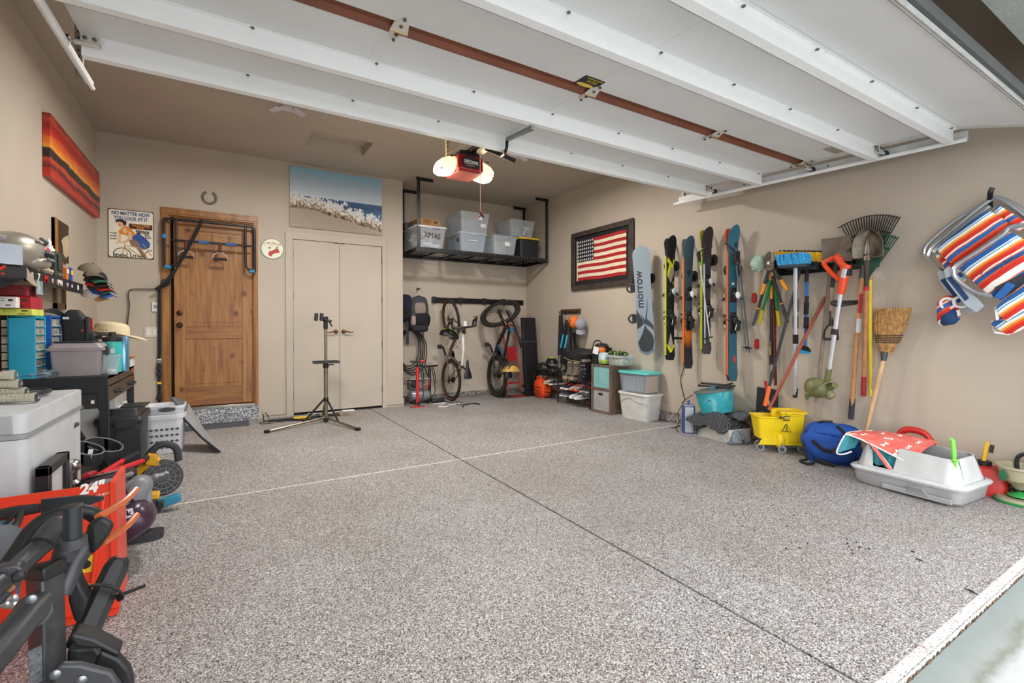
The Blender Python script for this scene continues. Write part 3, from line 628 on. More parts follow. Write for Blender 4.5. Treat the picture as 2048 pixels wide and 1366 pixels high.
# ---------------------------------------------------------------- bicycles
TY=K('#26241f',.9,bump=.5,bs=160)
def wheel(parent,nm,c,r,tr,rimc,wall,disc=.055,knob=False,steer=None,lat=0,spokes=24):
    """wheel in local XZ plane, lateral Y"""
    w_=bpy.data.objects.new(nm,None);col.objects.link(w_);w_.parent=parent;w_.location=c
    if steer:w_.rotation_euler=steer
    MB().torus((0,0,0),r-tr,tr,n=44,k=8).B('tire',TY,w_,**W0)
    if knob:
        kb=MB()
        for k in range(56):
            a=2*pi*k/56
            for s in(-1,0,1):kb.cb(((r-.002)*cos(a),s*tr*.55,(r-.002-abs(s)*.005)*sin(a)),(.008,tr*.4,.014),(0,-a,0))
        kb.B('tread',TY,w_,**W0,smooth=0)
    else:MB().torus((0,0,0),r-tr*1.35,tr*.72,n=44,k=8,sq=(1,1.42)).B('sidewall',K(wall,.7),w_,**W0)
    MB().torus((0,0,0),r-tr*2-.012,.014,n=44,k=6,sq=(1,.7)).B('rim',K(rimc,.4,.3),w_,**W0)
    MB().lathe([(.008,-.045),(.011,-.04),(.022,-.03),(.012,-.025),(.012,.025),(.022,.03),(.011,.04),(.008,.045)],(0,0,0),(0,1,0),14).B('hub',K('#2b2b2d',.35,.8),w_,**W0)
    sp=MB();ri=r-tr*2-.016
    for k in range(spokes):
        a=2*pi*k/spokes;b=a+(.5 if k%4<2 else-.5);s=.026 if k%2 else-.026
        sp.cyl((.02*cos(b),s,.02*sin(b)),(ri*cos(a),0,ri*sin(a)),.0016,n=4)
    sp.B('spokes',K('#3a3a3c',.35,.7),w_,**W0)
    if disc:MB().lathe([(disc,0),(disc,.003)],(0,.032,0),(0,1,0),24).B('brake_disc',K('#7d7a76',.35,.9),w_,**W0)
    return w_
def bike(name,lab,kind,loc,rot):
    t=thing(name,lab,'bicycle',loc,rot=rot)
    road=kind=='road';r=.302 if road else .318;tr=.019 if road else .030;wb_=.87 if road else .98
    FRC=K('#6f5f58',.35)if road else K('#18191b',.3)
    def b(mb,n,m,**k):return mb.B(n,m,t,**W0,**k)
    wheel(t,'rear_wheel',(0,0,0),r,tr,'#2b2b2d','#7a4a30',knob=not road)
    BB=V((.355,0,-.05));ST=V((.215,0,.36));HT=V((.69,0,.40));HB=V((.745,0,.27));
    if not road:HT=V((.70,0,.44));HB=V((.755,0,.32));ST=V((.20,0,.22));BB.z=-.03
    # steering: front group turned about the head axis
    ax=(HT-HB).normalized();sa=R(8)if road else R(-58)
    q=Matrix.Translation(HB)@Matrix.Rotation(sa,4,ax)@Matrix.Translation(-HB)
    S=lambda p:q@V(p)
    fh=(wb_,0,0)
    fw=wheel(t,'front_wheel',S(fh),r,tr,'#2b2b2d','#7a4a30',knob=not road)
    fw.rotation_euler=(q.to_3x3()).to_euler()
    b(MB().tube(SP_([HB+V((-.005,0,-.01)),(.62,0,.17),(.47,0,.02),BB]),.027 if road else .032,10,sq=(1,.8)),'down_tube',FRC)
    b(MB().tube([HT+V((-.01,0,-.03)),(.45,0,.38 if road else .31),ST+V((.01,0,-.02))],[.022,.018,.016],10),'top_tube',K('#d5d2cd',.35)if road else FRC)
    b(MB().tube([BB,ST],.019,10),'seat_tube',FRC);b(MB().tube([HB,HT],.026,12),'head_tube',FRC)
    for s in(-1,1):
        b(MB().tube(SP_([BB+V((0,s*.03,0)),(.2,s*.045,-.015),(0,s*.055,0)]),.010,8),'chainstay',FRC)
        b(MB().tube(SP_([ST+V((0,s*.015,-.06)),(.12,s*.045,.18),(0,s*.055,0)]),.008,8),'seatstay',FRC)
        if road:b(MB().tube(SP_([S(HB+V((0,s*.02,0))),S((.77,s*.05,.2)),S((wb_-.01,s*.05,0))]),[.018]*6+[.013]*7,8),'fork_blade',FRC)
        else:
            b(MB().tube([S(HB+V((.005,s*.02,-.0))),S((.775,s*.062,.30)),S((.80,s*.062,.24)),S((.86,s*.062,.12))],.016,10),'fork_stanchion',K('#7d6a42',.25,.8));b(MB().tube([S((.83,s*.062,.18)),S((wb_-.005,s*.062,0))],.022,10),'fork_lower',K('#202022',.35))
    if not road:
        b(MB().tube([(.50,0,.02),(.33,0,.22)],.02,10),'shock',K('#3f6f95',.3,.5));b(MB().tube([BB+V((0,.05,0)),(.12,.05,.02)],.012),'swingarm',FRC)
        b(MB().lathe([(.028,-.02),(.028,.02)],S(HT+V((0,0,.03))),ax,14),'stem_spacer',K('#2f8fae',.3,.5))
    b(MB().tube([HT,HT+(HT-HB).normalized()*.04],.015),'steerer',BLK)
    SP=ST+(ST-BB).normalized()*(.13 if road else .16)
    b(MB().tube([ST,SP],.013),'seatpost',BLK)
    sd=MB();rg=[]
    for x,w_,z in((-.13,.055,.01),(-.10,.062,.012),(-.04,.045,.006),(.03,.022,.004),(.10,.016,.002),(.125,.008,-.004)):
        rg.append([(SP.x+x+.02,w_*cos(2*pi*j/12),SP.z+.02+z+.014*sin(2*pi*j/12))for j in range(12)])
    b(sd.loft(rg),'saddle',K('#141416',.4));b(MB().tube([(SP.x-.07,.02,SP.z+.01),(SP.x-.02,.02,SP.z-.005),(SP.x+.06,.015,SP.z+.01)],.004).tube([(SP.x-.07,-.02,SP.z+.01),(SP.x-.02,-.02,SP.z-.005),(SP.x+.06,-.015,SP.z+.01)],.004),'saddle_rails',STEEL)
    cr=MB().lathe([(.06 if not road else .068,0),(.068 if road else .06,.004),(.02,.006),(.02,-.02)],BB+V((0,-.045,0)),(0,-1,0),24);b(cr,'chainring',K('#1a1a1c',.4,.6))
    for s in(-1,1):
        b(MB().bar(BB+V((0,s*.06,0)),BB+V((s*.12,s*.065,-s*.09)),.014,.022,up=(0,1,0)),'crank_arm',K('#1e1e20',.35,.5));b(MB().cb(BB+V((s*.12,s*.11,-s*.09)),(.06,.07,.014)),'pedal',BLK,bev=.003)
    b(MB().lathe([(.05,-.014),(.03,.014)],(0,-.04,0),(0,-1,0),20),'cassette',K('#4d4a47',.4,.8));b(MB().tube([(-.005,-.05,-.02),(.02,-.055,-.06),(0,-.055,-.10)],.01),'derailleur',BLK)
    T_=HT+ax*.03
    b(MB().tube([S(T_),S(T_+V((.07,0,.01)))],.016),'stem',BLK)
    hc=T_+V((.075,0,.012))
    if road:
        pts=[(0,0,0),(0,.15,.0),(.02,.175,.0),(.07,.18,-.01),(.085,.185,-.06),(.05,.19,-.11),(.0,.19,-.12)]
        for s in(-1,1):
            b(MB().tube(SP_([S(hc+V((x,s*y,z)))for x,y,z in pts],5),.0145,8),'handlebar',BLK);b(MB().tube([S(hc+V((.06,s*.18,0))),S(hc+V((.10,s*.18,.015))),S(hc+V((.125,s*.18,.05)))],[.017,.017,.012],8),'brake_hood',BLK)
            b(MB().tube(SP_([S(hc+V((.11,s*.18,.02))),S(hc+V((.13,s*.18,-.03))),S(hc+V((.115,s*.18,-.08)))]),.005,6),'brake_lever',BLK)
        b(MB().cb(S(hc+V((.05,0,.03))),(.07,.045,.015)),'bike_computer',K('#c9ccd0',.3),bev=.003)
        for z0 in(.2,.38):b(MB().torus((.40+z0*.4,0,.06+z0*.42),.03,.003,(.7,0,.7),16,5),'bottle_cage',STEEL)
    else:
        b(MB().tube(SP_([S(hc+V((x,y,z)))for x,y,z in((-.04,-.33,.02),(-.02,-.15,.02),(0,-.05,0),(0,.05,0),(-.02,.15,.02),(-.04,.33,.02))],4),.012,8),'handlebar',BLK)
        for s in(-1,1):
            b(MB().tube([S(hc+V((-.028,s*.24,.02))),S(hc+V((-.04,s*.335,.02)))],.017,10),'grip',RUB);b(MB().tube([S(hc+V((-.02,s*.19,.01))),S(hc+V((.03,s*.21,.0))),S(hc+V((.03,s*.29,-.005)))],.006,6),'brake_lever',BLK)
            b(MB().tube(SP_([S(hc+V((-.02,s*.18,.01))),S(hc+V((.10,s*.12,.04))),S(hc+V((.06,s*.03,-.08))),HB+V((-.02,0,-.02))]),.003,5),'cable',BLK)
    return t
def hung(yaw):return(Matrix.Rotation(R(yaw),4,'Z')@Matrix(((0,-1,0,0),(0,0,-1,0),(1,0,0,0),(0,0,0,1)))).to_euler()
c1=hit(902,760,1,6.24);bike('bicycle','brown gravel bicycle with tan wall tyres hung upright by its front wheel','road',(c1.x,6.24,c1.z),hung(2))
c2=hit(994,752,1,6.22);bike('bicycle','black mountain bicycle hung upright, its knobbly front wheel turned sideways','mtb',(c2.x,6.22,c2.z),hung(-4))
a,b_=wa(868,600,.02),wa(1010,612,.02)
t=thing('bike_rack_rail','black steel wall rail with folding hooks that both bicycles hang from','wall rack',(a.x,YA,a.z))
MB().box(a.x,b_.x+.35,YA-.025,YA-.001,a.z-.04,a.z+.04).B('rail',K('#0f1114',.4,.3),t,bev=.003)
for x in(2.62,3.05,3.45,3.80):MB().box(x-.03,x+.03,YA-.035,YA-.025,a.z-.05,a.z+.05).tube(SP_([(x,YA-.03,a.z-.01),(x,YA-.12,a.z-.02),(x,YA-.14,a.z+.04)]),.007,8).B('hook',BLK,t,bev=.002)
# ---------------------------------------------------------------- helmets
def helmet(lab,c,s,colr,accent,rot=(0,0,0),group=None,name='bicycle_helmet',vents=True):
    t=thing(name,lab,'helmet',c,rot=rot,group=group)
    rg=[];n=20
    for i in range(8):
        th=pi/2*i/7;k=cos(th)
        rg.append([(s*1.32*k*cos(2*pi*j/n)*(1+.06*cos(2*pi*j/n)),s*k*sin(2*pi*j/n),s*.95*sin(th)-(s*.10*cos(2*pi*j/n)**2 if i==0 else 0))for j in range(n)])
    outer=MB().loft([[(x*.88,y*.88,z*.82)for x,y,z in r_]for r_ in rg[::-1]]+rg,cap=True)
    outer.B('shell',colr,t,**W0)
    if vents:
        for y in(-.5,0,.5):
            MB().tube([(s*1.30*cos(a)*sqrt(1-y*y*.6),s*y*.95,s*.97*sin(a)*sqrt(1-y*y*.55)+.001)for a in[R(20+140*k/10)for k in range(11)]],s*.075,6,sq=(.35,1)).B('vent',K('#0d0d0e',.8),t,**W0)
        for y in(-.25,.25):
            MB().tube([(s*1.33*cos(a)*sqrt(1-y*y*.6),s*y,s*.985*sin(a)*sqrt(1-y*y*.55))for a in[R(25+110*k/10)for k in range(11)]],s*.05,6,sq=(.35,1)).B('rib',accent,t,**W0)
    MB().tube(SP_([(s*.3,s*.85,0),(s*.1,s*.5,-s*.9),(s*.1,0,-s*1.15),(s*.1,-s*.5,-s*.9),(s*.3,-s*.85,0)]),s*.03,5).B('strap',BLK,t,**W0)
    return t
p=hit(897,672,1,5.98);helmet('black bicycle helmet with lime stripes hanging from the gravel bicycle',p,.105,K('#17181b',.35),K('#b5cf2e',.4),(R(8),R(14),R(-15)))
p=hit(1022,744,1,5.86);helmet('sand yellow and grey bicycle helmet hooked on the mountain bicycle saddle',p,.115,K('#c49a52',.5),K('#3f4647',.5),(R(-5),R(8),R(20)))
# ---------------------------------------------------------------- backpacks on the hook
def pack(lab,c,w_,d_,h_,main,parts,rz=0,group=None,seed=1,cat='backpack',name='backpack'):
    """soft pack: body plus flattened lobes (x, z, rx, rz, y-thickness, colour)"""
    t=thing(name,lab,cat,c,rz,group)
    MB().ell((0,0,h_*.5),(w_/2,d_/2,h_*.5),n=20,m=14,amp=.09,seed=seed,fr=2.2,p=.62).B('body',main,t,**W0)
    for nm,x,z,rx,rz_,dy,cl in parts:
        MB().ell((x,-d_/2+.01,z),(rx,dy,rz_),n=16,m=10,amp=.08,seed=seed+x*9,p=.6).B(nm,cl,t,**W0)
    return t
gf=K('#3c3d42',.85,bump=.4);p=hit(835,640,1,6.42)
t=pack('grey and black backpack with a tan front panel hanging on the alcove wall',(p.x+.01,6.42,p.z-.17),.29,.17,.50,gf,[('front_panel',.0,.33,.085,.085,.035,K('#8a7b74',.85)),('mesh_pocket',.02,.18,.10,.09,.05,K('#141417',.9)),('side_pocket',-.10,.16,.035,.07,.04,K('#93847c',.85)),('base',.0,.05,.12,.05,.05,K('#1a1b1e',.8))],seed=4)
MB().tube(SP_([(-.05,-.02,.43),(-.03,-.03,.50),(.03,-.03,.50),(.06,-.02,.43)]),.008,6).B('grab_loop',BLK,t,**W0)
MB().tube(SP_([(.12,.0,.3),(.15,-.05,.2),(.14,-.03,.1),(.12,0,.08)]),.008,6,sq=(2,.5)).B('strap',BLK,t,**W0);MB().tube([(.06,-.05,.03),(.06,-.05,-.07)],.005,6).B('strap',BLK,t,**W0)
p=hit(816,603,1,6.46);t=pack('navy rucksack mostly hidden behind the grey backpack by the alcove corner',(2.15,6.43,1.13),.20,.16,.38,K('#161b33',.85,bump=.3),[('pocket',0,.12,.07,.08,.03,K('#12131a',.9))],seed=8)
MB().bar((.02,-.02,.06),(.03,-.02,-.32),.04,.006,up=(0,1,0)).B('strap',BLK,t,**W0)
p=wa(835,578);MB().lathe([(.02,0),(.02,.01),(.008,.014),(.008,.08),(.014,.085),(.0,.09)],(p.x,YA,p.z),(0,-1,0),12).B('coat_hook',K('#5a4a3c',.4,.8),label='small brass coat hook holding the grey backpack on the alcove wall',cat='hook')
# ---------------------------------------------------------------- coiled hose on the wall
random.seed(11);p=hit(826,688,1,6.47)
t=thing('air_hose','coiled black rubber tubes and hose hanging on the alcove wall','hose',(2.30,6.47,.95))
for k in range(5):
    rx,rz_=.15+.012*k+rnd(0,.01),.26+.015*k;cx,cz=2.22+.012*k,.76-.016*k
    MB().tube([(cx+rx*sin(2*pi*j/30),6.48-.012*k+.01*sin(j),cz+rz_*cos(2*pi*j/30))for j in range(30)],.0085,6,closed=True).B('loop',K('#18191b',.6),t)
MB().tube(SP_([(2.42,6.40,.5),(2.50,6.38,.25),(2.40,6.36,.15),(2.22,6.36,.2),(2.2,6.34,.32)]),.007,6).B('loop',K('#18191b',.6),t)
MB().tube([(2.22,YA,1.04),(2.22,YA-.1,1.03),(2.22,YA-.12,1.06)],.008).B('hook',BLK,t)
# ---------------------------------------------------------------- floor pumps, compressor, cords
def pump(lab,c,colr,h_,wh,foot,hand):
    t=thing('floor_pump',lab,'bicycle pump',c)
    MB().cyl((0,0,.03),(0,0,h_*.9),.02,n=14).B('barrel',colr,t,**W0);MB().cyl((0,0,h_*.88),(0,0,h_),.007).lathe([(.022,0),(.022,.02),(.01,.03)],(0,0,h_*.88),(0,0,1),14).B('piston_rod',BLK,t,**W0)
    MB().tube([(-wh,0,h_+.005),(0,0,h_-.004),(wh,0,h_+.005)],[.012,.015,.012],10).B('handle',BLK,t,**W0)
    if hand:MB().tube([(wh-.06,0,h_-.0),(wh,0,h_+.008)],.017,10).B('red_grip',hand,t,**W0)
    MB().prism([(-.12,-.035),(.12,-.035),(.14,0),(.12,.035),(-.12,.035),(-.14,0)],0,.008,Matrix.Rotation(pi/2,4,'X')@Matrix.Diagonal((.75,1,.6,1))).lathe([(.035,.008),(.022,.035)],(0,0,0),(0,0,1),14).B('foot_plate',foot,t,**W0)
    MB().tube(SP_([(.02,-.02,.04),(.07,-.03,.15),(.05,-.04,h_*.6),(.02,-.04,h_*.95),(.06,-.03,h_*.85),(.08,-.03,h_*.5)]),.006,6).B('hose',BLK,t,**W0)
    MB().lathe([(.025,0),(.025,.02)],(0,-.03,.05),(0,-1,0),16).B('gauge',BLK,t,**W0)
    return t
p=fl(821,828);pump('bright red bicycle floor pump standing at the alcove corner',(2.16,5.96,.001),K('#c81a20',.35),.60,.10,K('#c81a20',.35),K('#c81a20',.35))
p=fl(857,802);pump('tall black bicycle floor pump beside the bicycles',(p.x,6.34,.001),K('#25272a',.4),.50,.12,BLK,None)
t=thing('air_compressor','small grey air compressor with a horizontal tank on the alcove floor','air compressor',(2.33,6.28,.0));GM=K('#8b8e92',.35,.5)
MB().lathe([(.0,0),(.05,.01),(.078,.035),(.08,.05),(.08,.27),(.078,.285),(.05,.31),(0,.32)],(2.13,6.25,.11),(1,0,0),24).B('tank',GM,t)
MB().box(2.14,2.34,6.22,6.34,.19,.32).B('motor',K('#6f7276',.45,.4),t,bev=.02);MB().lathe([(.05,0),(.05,.02),(.03,.03)],(2.20,6.22,.27),(0,-1,0),18).B('fan_cover',BLK,t)
MB().box(2.15,2.42,6.2,6.30,.335,.35).B('shroud',K('#a9acaf',.4,.4),t,bev=.004)
for x in(2.2,2.4):
    for y in(6.18,6.32):MB().cyl((x,y,.0),(x,y,.06),.016).B('foot',RUB,t)
MB().tube(SP_([(2.38,6.24,.2),(2.42,6.22,.26),(2.42,6.22,.34)]),.008).B('outlet_pipe',K('#b5262a',.4),t);text('PORTABLE',.022,facing((2.29,6.168,.12),0),K('#b5262a'),t,'tank_lettering');MB().lathe([(.02,0),(.02,.015)],(2.36,6.2,.23),(0,-1,0),14).B('knob',K('#b5262a',.4),t)
def cord(lab,pts,r,colr,name='extension_lead',cat='cord',plug=True):
    t=thing(name,lab,cat,pts[0]);MB().tube(SP_(pts,6),r,6).B('cable',colr,t)
    if plug:a,b=V(pts[-1]),V(pts[-2]);d=(a-b).normalized();MB().bar(a,a+d*.035,.02,.016).B('plug',colr,t,bev=.003)
    return t
g=lambda x,y,z=.006:tuple(fl(x,y,z))
cord('thin white cord lying on the floor in front of the gravel bicycle',[g(866,808),g(890,806),g(876,813),g(893,813),g(900,809),g(915,808)],.006,K('#e4e2d8',.5))
cord('black cord with a plug snaking right across the alcove floor',[g(868,800),g(895,803),g(905,806),g(925,810),g(945,807),g(960,809),g(950,806),g(930,809),g(926,813)],.005,K('#25242c',.6))
MB().ell(tuple(fl(876,801,.028)),(.10,.028,.026),p=.5).B('cable_reel',BLK,label='black power adapter brick lying on the alcove floor left of the wheel',cat='power adapter')
cord('black lead running from the adapter up behind the gravel bicycle',[g(863,797),g(872,785,.05),tuple(wa(884,770,.04))],.004,BLK,plug=False)
# ---------------------------------------------------------------- hand truck, folded tables
p0=fl(1030,792);TX,TYY=3.80,6.16
t=thing('hand_truck','red hand truck with black rubber wheels standing behind the mountain bicycle','hand truck',(TX,TYY,0));HR=K('#a8272b',.4)
for s in(-1,1):
    MB().tube(SP_([(TX+s*.12,TYY+.02,.06),(TX+s*.11,TYY+.10,.5),(TX+s*.10,TYY+.2,1.0),(TX+s*.07,TYY+.23,1.08),(TX,TYY+.235,1.1)]),.014,8).B('frame_rail',HR,t)
    MB().lathe([(.03,-.02),(.06,-.022),(.075,-.012),(.078,0),(.075,.012),(.06,.022),(.03,.02)],(TX+s*.19,TYY+.05,.079),(1,0,0),24).B('tire',RUB,t)
    MB().lathe([(.02,-.03),(.045,-.024),(.045,.024),(.02,.03)],(TX+s*.19,TYY+.05,.079),(1,0,0),18).B('wheel_hub',K('#b8b9ba',.3,.7),t)
for z in(.18,.55,.72):MB().box(TX-.11,TX+.11,TYY+.04+z*.14,TYY+.055+z*.14,z,z+.03).B('crossbar',HR,t,bev=.003)
MB(FR((TX,TYY+.125,.63),rot=(R(-9),0,0))).box(-.08,.08,0,.008,-.11,.11).B('back_plate',HR,t);MB().box(TX-.14,TX+.14,TYY-.14,TYY+.03,.004,.014).B('toe_plate',HR,t,bev=.003)
MB().cyl((TX-.2,TYY+.05,.079),(TX+.2,TYY+.05,.079),.009).B('axle',STEEL,t)
for lab,pxl,pxr,ty,y0,dz_,rz in(('folded black table leaning in the far right corner, left and nearer of two',1053,1079,636,6.0,0,8),('folded black table leaning in the far right corner, right and further back of two',1078,1092,634,6.22,0,4)):
    a,b=hit(pxl,700,1,y0),hit(pxr,700,1,y0);top=hit((pxl+pxr)/2,ty,1,y0).z
    t=thing('folding_table',lab,'folding table',((a.x+b.x)/2,y0,0),rz);w_=(b.x-a.x)*1.05
    T_=FR(((a.x+b.x)/2,y0,0),rot=(R(-5),0,R(rz)))
    T_=Matrix.Translation((0,0,.012))@T_
    MB(T_).box(-w_/2,w_/2,0,.05,.0,top).B('table_top',K('#121419',.5,bump=.2),t,bev=.006)
    for s in(-1,1):MB(T_).box(s*w_/2-.008,s*w_/2+.008,-.012,.0,.02,top-.01).B('edge_rail',K('#29313d',.35,.3),t,bev=.003)
    MB(T_).box(-w_/2,w_/2,-.012,-.002,top*.68,top*.70).B('latch_bar',K('#4a5058',.4,.6),t)
    for z in(.08,.2,.35,top-.1):MB(T_).cyl((w_/2-.01,-.016,z),(w_/2-.01,-.01,z),.005,n=8).B('rivet',CHR,t)
# ---------------------------------------------------------------- repair stand
c=fl(652,844);t=thing('repair_stand','bronze and black bicycle repair stand before the closet doors','repair stand',c);PT=K('#7f7b6a',.3,.7)
MB().cyl((0,0,.06),(0,0,1.06),.016,n=16).B('inner_pole',PT,t,**W0);MB().cyl((0,0,.04),(0,0,.62),.021,n=16).B('outer_pole',PT,t,**W0)
MB().lathe([(.026,0),(.026,.05)],(0,0,0.005),n=16).B('pole_foot',BLK,t,**W0);MB().lathe([(.028,0),(.03,.01),(.03,.04),(.026,.05)],(0,0,.60),n=16).tube([(.02,-.01,.63),(.06,-.04,.64),(.08,-.04,.63)],.006).B('clamp_collar',BLK,t,**W0)
MB().lathe([(.028,0),(.028,.04)],(0,0,.23),n=16).B('leg_collar',BLK,t,**W0)
feet=[fl(534,866),fl(716,861)];feet=[V((f.x-c.x,f.y-c.y,.015))for f in feet]+[V((-.02,.40,.015))]
for f in feet:
    d=f.normalized();MB().tube([V((0,0,.05))+d*.02,f],.013,10).B('leg',PT,t,**W0)
    MB().cb(f,(.045,.045,.03),(0,0,atan2(d.y,d.x))).B('rubber_foot',RUB,t,**W0,bev=.006)
    m_=V((0,0,.05)).lerp(f,.42);MB().bar(V((0,0,.25))+d*.03,m_,.012,.022).B('brace',BLK,t,**W0,bev=.002)
MB().box(-.13,.13,-.09,.06,.655,.662).box(-.13,.13,-.09,-.085,.655,.68).box(-.13,.13,.055,.06,.655,.68).box(-.13,-.125,-.09,.06,.655,.68).box(.125,.13,-.09,.06,.655,.68).B('tool_tray',BLK,t,**W0,bev=.002)
MB().lathe([(.02,0),(.024,.02),(.022,.1),(.03,.14)],(0,0,1.03),n=14).B('head_socket',BLK,t,**W0);MB().ell((.0,0,1.13),(.03,.03,.03),n=12).tube([(0,0,1.13),(.06,-.02,1.12)],.014).tube([(.04,.0,1.11),(.07,0,1.06)],.008).B('clamp_pivot',BLK,t,**W0)
MB().tube([(0,0,1.14),(-.04,-.01,1.16)],.02).B('clamp_neck',BLK,t,**W0)
for x,z in((-.10,1.165),(-.045,1.165)):MB().cb((x,-.015,z),(.035,.05,.085),(0,R(4),0)).B('clamp_jaw',BLK,t,**W0,bev=.008)
# stretching pole on the floor
a,b=V(g(533,835,.02)),V(g(686,833,.02));a.y=b.y=5.86
t=thing('telescoping_pole','black and yellow telescoping pole lying before the closet doors','pole',a.lerp(b,.5))
MB().cyl(a,b,.014,n=10).B('shaft',BLK,t);p,q=a.lerp(b,.34),a.lerp(b,.57);MB().cyl(p,q,.0165,n=12).B('yellow_sleeve',K('#d9ad22',.45),t)
MB().tube([(a.x+.01,a.y,a.z),(a.x-.04,a.y+.01,a.z+.0),(a.x-.05,a.y,a.z+.07),(a.x-.02,a.y,a.z+.09),(a.x+.01,a.y,a.z+.03)],.006,6).B('carabiner',BLK,t);MB().tube(SP_([a,a+V((-.08,-.04,-.008)),a+V((-.06,-.1,-.012)),a+V((.04,-.09,-.012))]),.004,6).B('cord_loop',BLK,t)
MB().tube(SP_([a.lerp(b,.1)+V((0,-.03,-.01)),a.lerp(b,.3)+V((0,-.035,-.01)),a.lerp(b,.45)+V((0,-.1,-.01)),a.lerp(b,.62)+V((0,-.09,-.01))]),.010,6,sq=(1,1)).B('hanging_strap',BLK,t)
MB().tube([b,b+V((.02,0,0))],.018).B('end_hook',K('#c9a326',.4),t)
t=thing('pvc_strip','white plastic strips poking out under the closet doors','plastic strip',(D2[0]+.5,YB+.02,.001));MB().box(D2[0]+.55,D2[0]+.70,YB-.05,YB+.04,.002,.014).B('strip',WHT,t,bev=.002);MB().tube(SP_([(D2[0]+.16,YB+.02,.006),(D2[0]+.3,YB-.035,.006),(D2[0]+.45,YB-.04,.006),(D2[0]+.56,YB+.01,.006)]),.005,6).B('bent_wire',WHT,t)
# ---------------------------------------------------------------- back wall decorations
def poly(mb,P,o,y0,y1,s=1):return mb.prism([(o[0]+x*s,o[1]+z*s)for x,z in P],y0,y1)
a,b=wb(216,416),wb(308,521);W_,H_=b.x-a.x,.505;ox,oz=a.x,hit(216,416,1,YB).z;H_=oz-hit(216,514,1,YB).z
t=thing('tin_sign','vintage tin sign of a woman riding a bicycle, NO MATTER HOW YOU LOOK AT IT','sign',(ox+W_/2,YB,oz-H_));yy=YB
MB().box(ox,ox+W_,yy-.008,yy-.002,oz-H_,oz).B('rusty_plate',K('#5a3b22',.6,var=.3,sc=30),t,bev=.001)
MB().prism([(ox+.006+x,oz-H_+.008+y)for x,y in[(q[0]+(W_-.012)/2,q[1]+(H_-.016)/2)for q in rrect(W_-.012,H_-.016,.02)]],yy-.0095,yy-.008).B('cream_enamel',K('#e9e3d2',.5,var=.04),t)
X=lambda u,v:(ox+u*W_,oz-v*H_)
def sp_(pts,y,c,nm):return MB().prism([X(*q)for q in pts],yy-y,yy-y+.0015).B(nm,K(c,.6),t)
def tx(s_,u,v,sz,c,fit=0,b_=0,sh=0):p_=X(u,v);return text(s_,sz*H_,facing((p_[0],yy-.0125,p_[1]),0),K(c,.6),t,'lettering',ext=.0006,fit=fit*W_,bold=b_,shear=sh)
BL='#3a5a94';tx('NO MATTER HOW',.5,.085,.105,BL,.84,.001);tx('YOU LOOK AT IT',.5,.185,.105,BL,.74,.001)
sp_([(.45,.28),(.97,.28),(.97,.39),(.45,.39)],.0105,'#3a2416','name_panel');tx('WOLF CREEK',.72,.315,.06,'#d98b2e',.42,.0008);tx('TRAIL',.7,.36,.055,'#d98b2e',.18,.0008)
for i,s_ in enumerate(('Means','MORE','for','You!')):tx(s_,(.75,.76,.86,.84)[i],.425+i*.042,.055,'#2a2320',(.3,.28,.12,.2)[i],.0006)
for i,s_ in enumerate(('More GEAR,','More BIKES,','More SERVICE')):tx(s_,.12,.50+i*.06,.042,'#2a2a2c',.15)
tx('EDEN, UTAH',.45,.955,.075,'#26211c',.68,.001)
for cx,r_ in((.30,.19),(.96,.17)):
    P_=MB();cxx,cz=X(cx,.94);n=22;a0,a1=(8,176)if cx<.5 else(88,178)
    for k in range(n):
        u0,u1=R(a0+(a1-a0)*k/n),R(a0+(a1-a0)*(k+1)/n);P_.bar((cxx+r_*W_*cos(u0),yy-.0105,cz+r_*W_*sin(u0)),(cxx+r_*W_*cos(u1),yy-.0105,cz+r_*W_*sin(u1)),.0012,.007,up=(0,0,1)if abs(cos(u0))<.7 else(1,0,0))
    P_.B('painted_wheel',K('#1e1c1a',.6),t)
fr=MB()
for p_,q_ in(((.30,.93),(.36,.74)),((.36,.74),(.42,.93)),((.38,.74),(.75,.78)),((.42,.78),(.66,.93)),((.75,.68),(.95,.93)),((.16,.70),(.42,.66)),((.36,.74),(.36,.66)),((.70,.78),(.84,.94))):a_,b2=X(*p_),X(*q_);fr.bar((a_[0],yy-.011,a_[1]),(b2[0],yy-.011,b2[1]),.001,.006,up=(0,0,1))
fr.B('painted_frame',K('#b98a3a',.6),t)
SK='#e3b48c'
sp_([(.50,.53),(.66,.47),(.80,.55),(.92,.66),(.90,.76),(.80,.80),(.70,.80),(.60,.66),(.52,.60)],.0108,'#24539b','painted_skirt')
sp_([(.44,.62),(.58,.60),(.66,.66),(.72,.80),(.80,.93),(.86,.97),(.78,.99),(.70,.90),(.60,.76),(.50,.74)],.0114,'#8a6a56','painted_leg')
sp_([(.28,.40),(.36,.33),(.46,.36),(.55,.44),(.60,.50),(.50,.56),(.42,.54),(.34,.52),(.26,.52),(.22,.47)],.0117,'#d8861f','painted_blouse')
sp_([(.30,.42),(.38,.36),(.42,.44),(.38,.50),(.32,.47)],.0122,SK,'painted_neck');sp_([(.23,.50),(.28,.52),(.27,.66),(.20,.72),(.16,.70),(.22,.64)],.0122,SK,'painted_arm');sp_([(.44,.44),(.50,.46),(.52,.58),(.42,.66),(.36,.66),(.44,.58)],.0122,SK,'painted_arm')
sp_([(.20,.24),(.28,.22),(.33,.26),(.33,.33),(.27,.38),(.22,.34)],.0122,SK,'painted_face');sp_([(.16,.24),(.22,.21),(.32,.21),(.40,.25),(.39,.32),(.34,.33),(.31,.27),(.24,.26),(.17,.28)],.0127,'#2b1a14','painted_hair');sp_([(.23,.325),(.27,.32),(.26,.345)],.0127,'#a02a25','painted_lips')
